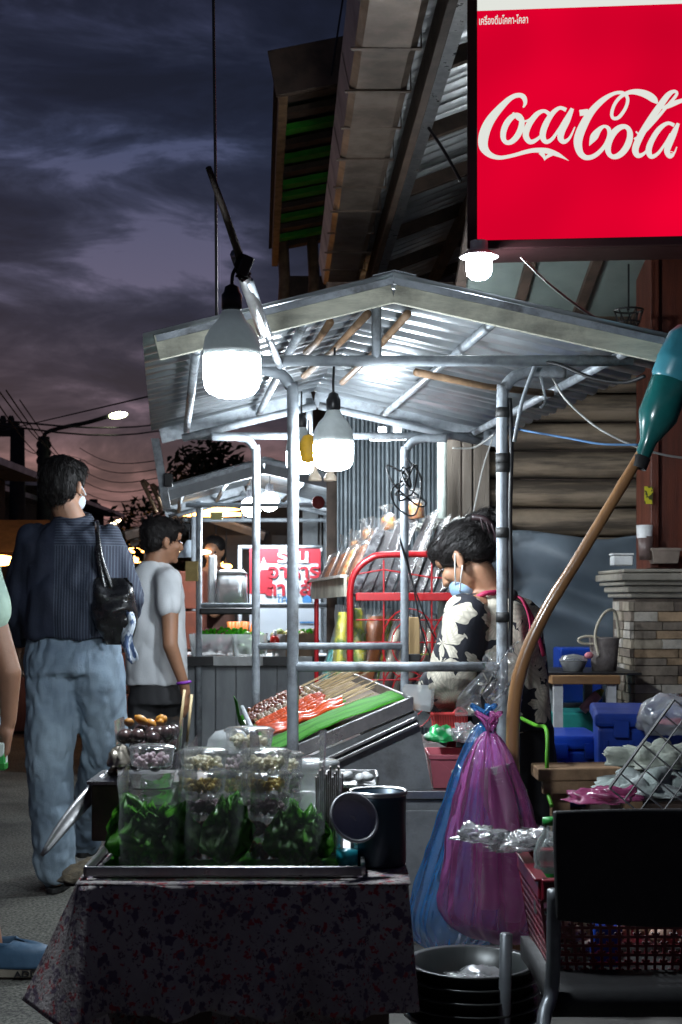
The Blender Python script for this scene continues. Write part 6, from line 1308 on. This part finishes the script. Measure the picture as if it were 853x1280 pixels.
ms.ell(hq(hc,hm,0,-.014,.034), (.082,.092,.080), e, 18); ms.ell(hq(hc,hm,0,-.052,-.004), (.068,.048,.05), e, 16); ms.ell(hq(hc,hm,0,.046,.066), (.066,.050,.038), e, 14)
ms.build('hair', hairm, p4, remesh=.005, sm=4, wr=.0012, wrs=34); h_ = [o for o in p4.children if o.name.startswith('hair')][0]; strands(h_, lambda p: (a4(612,662)-p), 2200, .045, 3, .0007)
ms = MB(); bc = a4(607,658,-.01)
ms.ell(bc, (.050,.05,.036), (0,.7,0), 16); ms.ell(bc+V((.012,0,-.03)), (.034,.04,.04), None, 14); ms.capsule(bc+V((-.03,0,.015)), bc+V((.03,-.02,.02)), .025, .02); ms.capsule(bc+V((-.05,-.01,.02)), bc+V((0,-.02,.035)), .016, .018)
ms.build('hair_bun', hairm, p4, remesh=.005, sm=2, wr=.005, wrs=24); h_ = [o for o in p4.children if o.name.startswith('hair_bun')][0]; strands(h_, lambda p: V((p.z-a4(608,668).z, 0, -(p.x-a4(608,668).x))), 700, .035, 4, .0007)
MB().tube(sp([bc+V((-.045,-.045,.025)), bc+V((-.01,-.055,.02)), bc+V((.02,-.05,-.01)), bc+V((.035,-.045,-.05))], 5), [.006]*16, 8, flat=1.6).build('hair_clip', mat('dark plum clip', (.022,.012,.014), .3), p4, smooth=True)
for k in range(4): MB().capsule(bc+V((-.02+.017*k,-.056,.022-.010*k)), bc+V((-.012+.018*k,-.058,-.01-.010*k)), .004, .003, 6).build('clip_tooth', mat('dark plum clip', (.07,.03,.035), .3), p4, smooth=True)
MB().ell(hq(hc,hm,0,.056,-.066), (.047,.043,.043), e, 18).build('face_mask', mat('blue mask', (.30,.46,.66), .7, 0, sc=10), p4, smooth=True)
for z1, z2 in ((.008,-.058),(-.036,-.082)): MB().tube(sp([hq(hc,hm,-.084,-.015,z1), hq(hc,hm,-.078,.012,(z1+z2)/2), hq(hc,hm,-.045,.055,z2)], 5), .0022, 6).build('ear_loop', white_pl, p4, smooth=True)
def floral():
    """cream five-petalled flowers with ragged petals on black"""
    m = mat('floral blouse', (.010,.011,.017), .8, 0, col2=(.014,.015,.022), sc=5, bump=.3, bsc=120); t = m.node_tree; b = t.nodes['Principled BSDF']
    co = nd(t, 'ShaderNodeTexCoord'); n1 = nd(t, 'ShaderNodeTexNoise', Scale=9.0, Detail=3.0); t.links.new(co.outputs['Object'], n1.inputs[0])
    vm = nd(t, 'ShaderNodeVectorMath', operation='MULTIPLY_ADD'); vm.inputs[1].default_value = (.05,)*3; t.links.new(n1.outputs['Color'], vm.inputs[0]); t.links.new(co.outputs['Object'], vm.inputs[2])
    def M_(op, a, b_=None, c=None):
        n = nd(t, 'ShaderNodeMath', operation=op)
        for i, q in enumerate((a, b_, c)):
            if q is None: continue
            if isinstance(q, (int, float)): n.inputs[i].default_value = q
            else: t.links.new(q, n.inputs[i])
        return n.outputs[0]
    masks = []; stripe = None
    for sc, rad, pet, off in ((5.6, .098, 5.0, 0.0), (7.7, .070, 6.0, 3.3)):
        ad_ = nd(t, 'ShaderNodeVectorMath', operation='ADD'); ad_.inputs[1].default_value = (off, off*.3, off*.7); t.links.new(vm.outputs[0], ad_.inputs[0])
        v = nd(t, 'ShaderNodeTexVoronoi', Scale=sc, Randomness=.75); t.links.new(ad_.outputs[0], v.inputs[0])
        d = nd(t, 'ShaderNodeVectorMath', operation='SUBTRACT'); t.links.new(ad_.outputs[0], d.inputs[0]); t.links.new(v.outputs['Position'], d.inputs[1])
        sp_ = nd(t, 'ShaderNodeSeparateXYZ'); t.links.new(d.outputs[0], sp_.inputs[0]); ln = nd(t, 'ShaderNodeVectorMath', operation='LENGTH'); t.links.new(d.outputs[0], ln.inputs[0])
        sc2 = nd(t, 'ShaderNodeSeparateColor'); t.links.new(v.outputs['Color'], sc2.inputs[0])
        an = M_('ADD', M_('ARCTAN2', sp_.outputs[2], sp_.outputs[0]), M_('MULTIPLY', sc2.outputs[0], 6.0))
        pr_ = M_('ADD', M_('MULTIPLY', M_('ABSOLUTE', M_('COSINE', M_('MULTIPLY', an, pet/2))), .42), .58)
        pr_ = M_('ADD', pr_, M_('MULTIPLY', M_('COSINE', M_('MULTIPLY', an, pet*3)), .05))
        masks.append(M_('LESS_THAN', ln.outputs['Value'], M_('MULTIPLY', pr_, rad)))
        s_ = M_('ABSOLUTE', M_('SINE', M_('MULTIPLY', an, pet*2.5))); stripe = s_ if stripe is None else M_('MULTIPLY', stripe, s_)
    mk = M_('MAXIMUM', masks[0], masks[1]); sh = M_('ADD', M_('MULTIPLY', stripe, .35), .65)
    cr = nd(t, 'ShaderNodeVectorMath', operation='SCALE'); cr.inputs[0].default_value = (.60,.55,.45); t.links.new(sh, cr.inputs['Scale'])
    mx = nd(t, 'ShaderNodeMix', data_type='RGBA'); t.links.new(mk, mx.inputs[0]); mx.inputs[6].default_value = (.011,.012,.019,1); t.links.new(cr.outputs[0], mx.inputs[7]); t.links.new(mx.outputs[2], b.inputs['Base Color']); return m
flm = floral()
cloth_part('blouse', flm, [('l', [(a4(628,910,.02),.155,.15,.9),(a4(626,860,.02),.15,.145,.9),(a4(622,810,.02),.138,.13,.9),(a4(617,775,.02),.135,.12),(a4(612,755,.0),.105,.10),(a4(610,742,.0),.066,.07)], 28),
 ('c', a4(584,772,-.11), a4(566,845,-.10), .070, .078, 18), ('c', a4(566,850,-.10), a4(548,868,.06), .076, .070, 18), ('c', a4(652,772,.1), a4(660,845,.18), .066, .07, 16), ('c', a4(660,845,.18), a4(620,868,.32), .066, .06, 16)], p4, wr=.010, wrs=8, vox=.007)
MB().tube(sp([a4(594,748,-.06), a4(606,742,-.085), a4(622,740,-.06), a4(628,736,.02), a4(610,732,.06), a4(596,740,.02)], 5, True), .008, 8, closed=True).build('collar_trim', mat('crimson trim', (.42,.015,.08), .6), p4, smooth=True)
ap = mat('crimson apron', (.38,.015,.075), .7)
for pts in ([(640,742,-.10),(655,752,-.12),(664,785,-.14),(656,820,-.155)], [(652,748,-.1),(668,778,-.125),(680,820,-.12)]):
    MB().tube(sp([a4(x_, y_, d_) for x_, y_, d_ in pts], 5), .010, 8, flat=.4).build('apron_strap', ap, p4, smooth=True)
MB().ell(a4(641,744,-.11), (.016,.014,.018), n=10).build('strap_knot', black, p4, smooth=True)
cloth_part('skirt', mat('black skirt', (.012,.012,.014), .8, 0, sc=6), [('l', [((.52,4.40,.30),.17,.16),((.51,4.40,.55),.165,.155),(a4(632,910,.04),.15,.145),(a4(630,895,.04),.14,.13)], 28)], p4)
# ---- seated vendor of the farther cart
y = 10.9
def a5(px, py, dy=0): return P(px, py, y+dy)
arms = [dict(s=a5(252,722), e=a5(248,752), w=a5(262,765,-.2), d=(.3,-1,-.1), t=(0,0,1), n=(1,0,0)), dict(s=a5(284,722), e=a5(290,752), w=a5(276,765,-.2), d=(-.3,-1,-.1), t=(0,0,1), n=(-1,0,0))]
legs = [(a5(260,790), V((-1.05,10.9,.5)), V((-1.05,10.9,.1)), V((-1.05,10.7,.05))), (a5(275,790), V((-.92,10.9,.5)), V((-.92,10.9,.1)), V((-.92,10.7,.05)))]
J = dict(root=(-1.0,y), head=(a5(267,690),170,10), neck=a5(267,708), chest=a5(267,735), pelvis=a5(267,780), arms=arms, legs=legs)
p5, hc, hm = person('person facing the street behind the farther cart counter', J, MATS['tan skin'], vox=.012)
e = hm.to_euler(); ms = MB(); ms.ell(hq(hc,hm,0,-.03,.045), (.090,.10,.085), e, 14); ms.ell(hq(hc,hm,0,-.07,-.02), (.085,.06,.09), e, 14); ms.build('hair', hairm, p5, remesh=.01, sm=3)
cloth_part('shirt', mat('brown shirt', (.16,.08,.06), .8), [('l', [(a5(267,795),.17,.13),(a5(267,740),.16,.12),(a5(267,718),.15,.1),(a5(267,708),.07,.07)], 20), ('c', a5(252,722), a5(248,748), .06, .055), ('c', a5(284,722), a5(290,748), .06, .055)], p5, vox=.015)
cloth_part('trousers', MATS['black trousers'], [('c', a5(260,785), V((-1.05,10.9,.5)), .09, .07), ('c', V((-1.05,10.9,.5)), V((-1.05,10.9,.12)), .07, .06), ('c', a5(275,785), V((-.92,10.9,.5)), .09, .07), ('c', V((-.92,10.9,.5)), V((-.92,10.9,.12)), .07, .06)], p5, vox=.015)
# ================================================================ far street
warm = emis('warm lamp', (1.0,.42,.10), 16); warm2 = emis('warm white lamp', (1,.72,.42), 12)
lampm = emis('street lamp glow', (.95,1.0,.62), 16)
sl_ = T('street_lamp', 'street lamp glowing on a curved arm from a dark concrete pole', 'street lamp', P(55,760,24)); Y = 24
x0 = P(55,0,Y).x; MB().tube([V((x0,Y,0)), V((x0,Y,P(0,546,Y).z))], [.16,.10], 10).build('pole', dk, sl_, smooth=True)
MB().tube(sp([P(55,552,Y), P(58,541,Y), P(80,534,Y), P(110,528,Y), P(137,520,Y)], 5), .035, 8).build('arm', dk, sl_, smooth=True)
MB().ell(P(148,519,Y), (.16,.12,.055), (0,R(-8),0)).build('lamp_head', lampm, sl_, smooth=True)
for py in (558, 568, 578):
    MB().beam(P(49,py,Y), P(61,py,Y), .05, .05).build('crossarm', dk, sl_)
    for px in (49, 61): MB().ell(P(px,py-2,Y), (.05,.05,.07), n=8).build('insulator', dk, sl_)
up = T('utility_pole', 'dark utility pole with a wide crossarm at the left edge', 'utility pole', V((P(22,0,20).x,20,0)))
MB().tube([V((P(22,0,20).x,20,0)), P(22,536,20)], [.15,.10], 10).build('pole', dk, up, smooth=True)
for px0, px1, py in ((-10,30,541),(-4,24,533)): MB().beam(P(px0,py,20), P(px1,py,20), .10, .10).build('crossarm', dk, up)
for px in (4, 14): MB().lathe([(0,0),(.04,.0),(.05,.1),(.03,.15),(0,.15)], P(px,533,20), 8).build('insulator', dk, up)
up = T('utility_pole', 'distant dark utility pole between the two walking men', 'utility pole', V((P(117,0,40).x,40,0)))
MB().tube([V((P(117,0,40).x,40,0)), P(117,624,40)], [.2,.12], 8).build('pole', dk, up); MB().box(P(114,642,39.9), (.5,.4,.6)).build('transformer', dk, up, bevel=.05); MB().beam(P(108,634,40), P(124,634,40), .12, .12).build('crossarm', dk, up)
for k, (a, b_, s_) in enumerate((((-20,523,18),(240,524,30),3),((-20,528,18),(240,530,30),4),((0,539,20),(240,483,10),0),((0,490,12),(60,560,24),1),((8,488,12),(75,575,24),1),((-5,500,12),(50,570,24),1),((25,500,14),(100,600,30),1),((30,560,24),(55,566,24),1))):
    A, B = P(*a), P(*b_); q = [A.lerp(B, i/8)-V((0,0,.05*s_*math.sin(PI*i/8))) for i in range(9)]
    tag(MB().tube(q, .014 if k < 2 else .007, 5).build('power_line', dk, None), ['upper power line crossing the sky below the street lamp','lower power line crossing the sky below the street lamp','power line rising to the right toward the cart roof','steep wire leftmost at the left edge','steep wire right of the leftmost one','short steep wire at the left edge','steep wire passing above the tall man','short wire between the two left poles'][k], 'power line')
for k in range(9):
    A, B = P(100,560+k*13,40), P(200,575+k*11,26); q = [A.lerp(B, i/8)-V((0,0,.22*math.sin(PI*i/8))) for i in range(9)]
    tag(MB().tube(q, .010, 5).build('power_line', dk, None), ORD[k]+' sagging power line from the top, between the two walking men', 'power line', 'thin sagging wires between the two men')
# trees
tleaf = mat('dark foliage', (.045,.065,.03), .7, 0, col2=(.02,.035,.015), sc=3)
def tree(label, px, Y, ztop, r, seed, rz_=1.0, n=2600, cz=None):
    x = P(px,0,Y).x; t = T('tree', label, 'tree', (x, Y, 0)); rr = random.Random(seed); cz = cz or ztop-r*rz_
    MB().tube(sp([(x,Y,0),(x+.05,Y,cz*.5),(x-.03,Y,cz),(x+.1,Y,cz+r*.4)], 4), [.16]*4+[.12]*4+[.07]*4+[.03], 8).build('trunk', darkwood, t, smooth=True)
    cl_ = [(V((rr.gauss(0,.45), rr.gauss(0,.45), rr.gauss(0,.42)*rz_))*r+V((x,Y,cz)), r*rr.uniform(.25,.5)) for _ in range(13)]
    lb = MB()
    for c, q in cl_[:7]: lb.tube([V((x,Y,cz*.8)), V((x,Y,cz*.9)).lerp(c,.5)+V((0,0,.1)), c], [.06,.04,.015], 5)
    lb.build('limbs', darkwood, t); m = MB()
    for i in range(n):
        c, q = rr.choice(cl_); d = V((rr.gauss(0,1), rr.gauss(0,1), rr.gauss(0,1))).normalized()*q*rr.uniform(.5,1.08); p = c+d
        a = V((rr.gauss(0,1), rr.gauss(0,1), rr.gauss(0,.6))).normalized()*r*.075; b2 = a.cross(V((rr.random(),rr.random(),1))).normalized()*r*.03
        m.add([p-a, p-b2, p+a, p+b2], [(0,1,2,3)])
    o = m.build('crown', tleaf, t); o['kind'] = 'stuff'
tree('dark leafy tree standing behind the farther cart roof', 268, 19, 3.25, 1.0, 3, 1.0, 4200, cz=2.45)
tree('dark tree right behind the ridge of the farther cart', 345, 20, 3.1, 1.1, 8, .9, 3600, cz=2.2)
tree('low dark tree at the end of the street beside the tall man', 165, 44, 2.9, 1.6, 5, .7, 2200, cz=2.0)
tree('low dark tree at the far end of the street, left of the farther cart', 225, 40, 3.0, 1.5, 9, .7, 2200, cz=2.1)
tree('small distant tree silhouette at the street end', 130, 60, 3.6, 2.0, 11, .7, 1800, cz=2.4)
# left row of shops
def house(label, x0, x1, Y0_, Y1_, h, roofdx):
    t = T('shop_house', label, 'house', ((x0+x1)/2, Y0_, 0))
    MB().box(((x0+x1)/2, (Y0_+Y1_)/2, h/2), (x1-x0, Y1_-Y0_, h)).build('wall', mat('dark plaster', (.05,.045,.045), .8, 0, sc=2, bump=.3), t)
    MB().prism([(x0-.2,Y0_-.25,h),(x1+roofdx,Y0_-.25,h-.12),(x1+roofdx,Y0_-.25,h-.04),(x0-.2,Y0_-.25,h+.1)], (0,Y1_-Y0_+.4,0)).build('roof', sheetm, t)
    for k in range(3):
        y = Y0_+.4+k*(Y1_-Y0_-.8)/3; MB().box((x1+.012, y+.4, 1.3), (.02,.7,1.9)).build('shutter', mat('brown shutter', (.12,.06,.035), .7), t)
    return t
house('dark low shop house nearest on the left side of the street', -6.9, -4.25, 13.2, 18.0, 2.75, .5)
house('second shop house on the left, with a lower roof', -7.9, -5.6, 19.0, 25, 2.9, .5)
house('third shop house on the left near the street lamp', -8.5, -6.0, 26, 36, 3.3, .5)
dkr = mat('rusty roofing', (.10,.05,.03), .7, 0, col2=(.05,.03,.02), sc=6, bump=.5)
for k, (px, Y, w, zr_, hw) in enumerate(((-2,12.5,.9,1.55,.28),(100,22,1.2,1.75,.3),(168,20,1.0,1.75,.25),(140,28,1.6,1.9,.3))):
    x = P(px,0,Y).x; t = T('street_stall', ['stall with a glowing orange awning at the left edge','far stall glowing orange left of the tall man','small far stall with an orange lamp between the two men','far white lit stall at the end of the street'][k], 'stall', (x, Y, 0))
    MB().box((x,Y,.45), (w,.7,.85)).build('counter', redwood, t)
    for s_ in (-1,1): MB().tube([(x+s_*w*.46,Y-.3,0),(x+s_*w*.46,Y-.3,zr_+.1)], .02, 6).build('post', dk, t)
    MB().prism([(x-w*.6,Y-.5,zr_),(x+w*.6,Y-.5,zr_),(x+w*.5,Y,zr_+.28),(x-w*.5,Y,zr_+.28)], (0,.02,.02)).build('awning', mat('orange awning', (.5,.16,.03), .6), t)
    MB().prism([(x-w*.6,Y+.5,zr_),(x+w*.6,Y+.5,zr_),(x+w*.5,Y,zr_+.28),(x-w*.5,Y,zr_+.28)], (0,.02,.02)).build('awning', dkr, t)
    MB().ell((x,Y-.1,zr_-.06), (.2,.07,.05), n=12).build('lamp', warm if k < 3 else warm2, t, smooth=True)
    if k < 1: MB().ell((x+.2,Y-.2,zr_-.3), (.07,.06,.09), n=12).build('lamp', warm2, t, smooth=True)
    m = MB(); rr = random.Random(k)
    for i in range(12): m.ell((x+rr.uniform(-.4,.4)*w, Y-.2+rr.uniform(-.1,.1), .93), (.06,.06,.05), n=7)
    m.build('goods', orange, t, smooth=True)
for k, (px, py, Y, L_) in enumerate(((143,654,30,.35),(170,688,19,.5),(262,637,12.5,.55),(262,643,12.6,.8),(240,690,10.8,.3),(270,703,11.5,.12),(283,708,11.5,.1))):
    c = P(px, py, Y); t = T('warm_lamp', ['small white tube light far down the street','orange glowing lamp between the two walking men','upper warm tube lamp under the far roof','lower warm tube lamp under the far roof','pale desk-shaped lamp beside the white shirted man','small warm bulb behind the seated vendor','second small warm bulb behind the jar'][k], 'lamp', c)
    MB().ell(c, (L_/2, .04, .022 if k > 1 else .035), (0, R(-28) if k == 0 else 0, 0), 12).build('tube', warm2 if k in (0,4) else warm, t, smooth=True); MB().tube([c+V((0,0,.02)), c+V((0,0,.3))], .006, 5).build('flex', dk, t)
t = T('desk_lamp', 'white conical lamp shade beside the white shirted man', 'lamp shade', P(238,695,10.6))
MB().lathe([(.02,.13),(.10,0),(.095,0),(.015,.13)], P(237,697,10.6), 18).build('shade', mat('pale shade', (.6,.7,.8), .4), t, smooth=True); MB().tube([P(237,680,10.6), P(237,650,10.6)], .004, 5).build('flex', dk, t)
# third cart beyond
c3 = T('food_cart', 'third food cart far behind with an orange lit roof', 'food cart', (-1.3, 13.5, 0)); at3 = cart_canopy(c3, 13.4, 15.2, (-1.35,1.95), (-2.0,1.75), (-.75,1.75), greyf, .08, sheets=2)
for x in (-1.85,-.95):
    for y in (13.5, 15.0): MB().tube([(x,y,0),(x,y,1.78)], .02, 8).build('post', paintpipe, c3)
MB().box((-1.4, 14.2, .45), (1.1, 1.3, .85)).build('cabinet', redwood, c3)
# stool / small things seen low down the street
for k, (px, Y, h) in enumerate(((160,9.5,.9),(152,8.5,.0))):
    if h: t = T('orange_crate_stack', 'stack of reddish crates between the two walking men', 'crates', (P(px,0,Y).x, Y, 0)); [MB().box((P(px,0,Y).x, Y, .14+j*.27), (.34,.34,.255)).build('crate', mat('reddish crate', (.16,.04,.02), .5), t, bevel=.01) for j in range(4)]
t = T('orange_crate_stack', 'stack of reddish crates behind the white shirted man', 'crates', (P(236,0,9.6).x, 9.6, 0))
for j in range(5): MB().box((P(236,0,9.6).x, 9.7, .14+j*.27), (.20,.34,.255)).build('crate', mat('reddish crate', (.16,.04,.02), .5), t, bevel=.01)
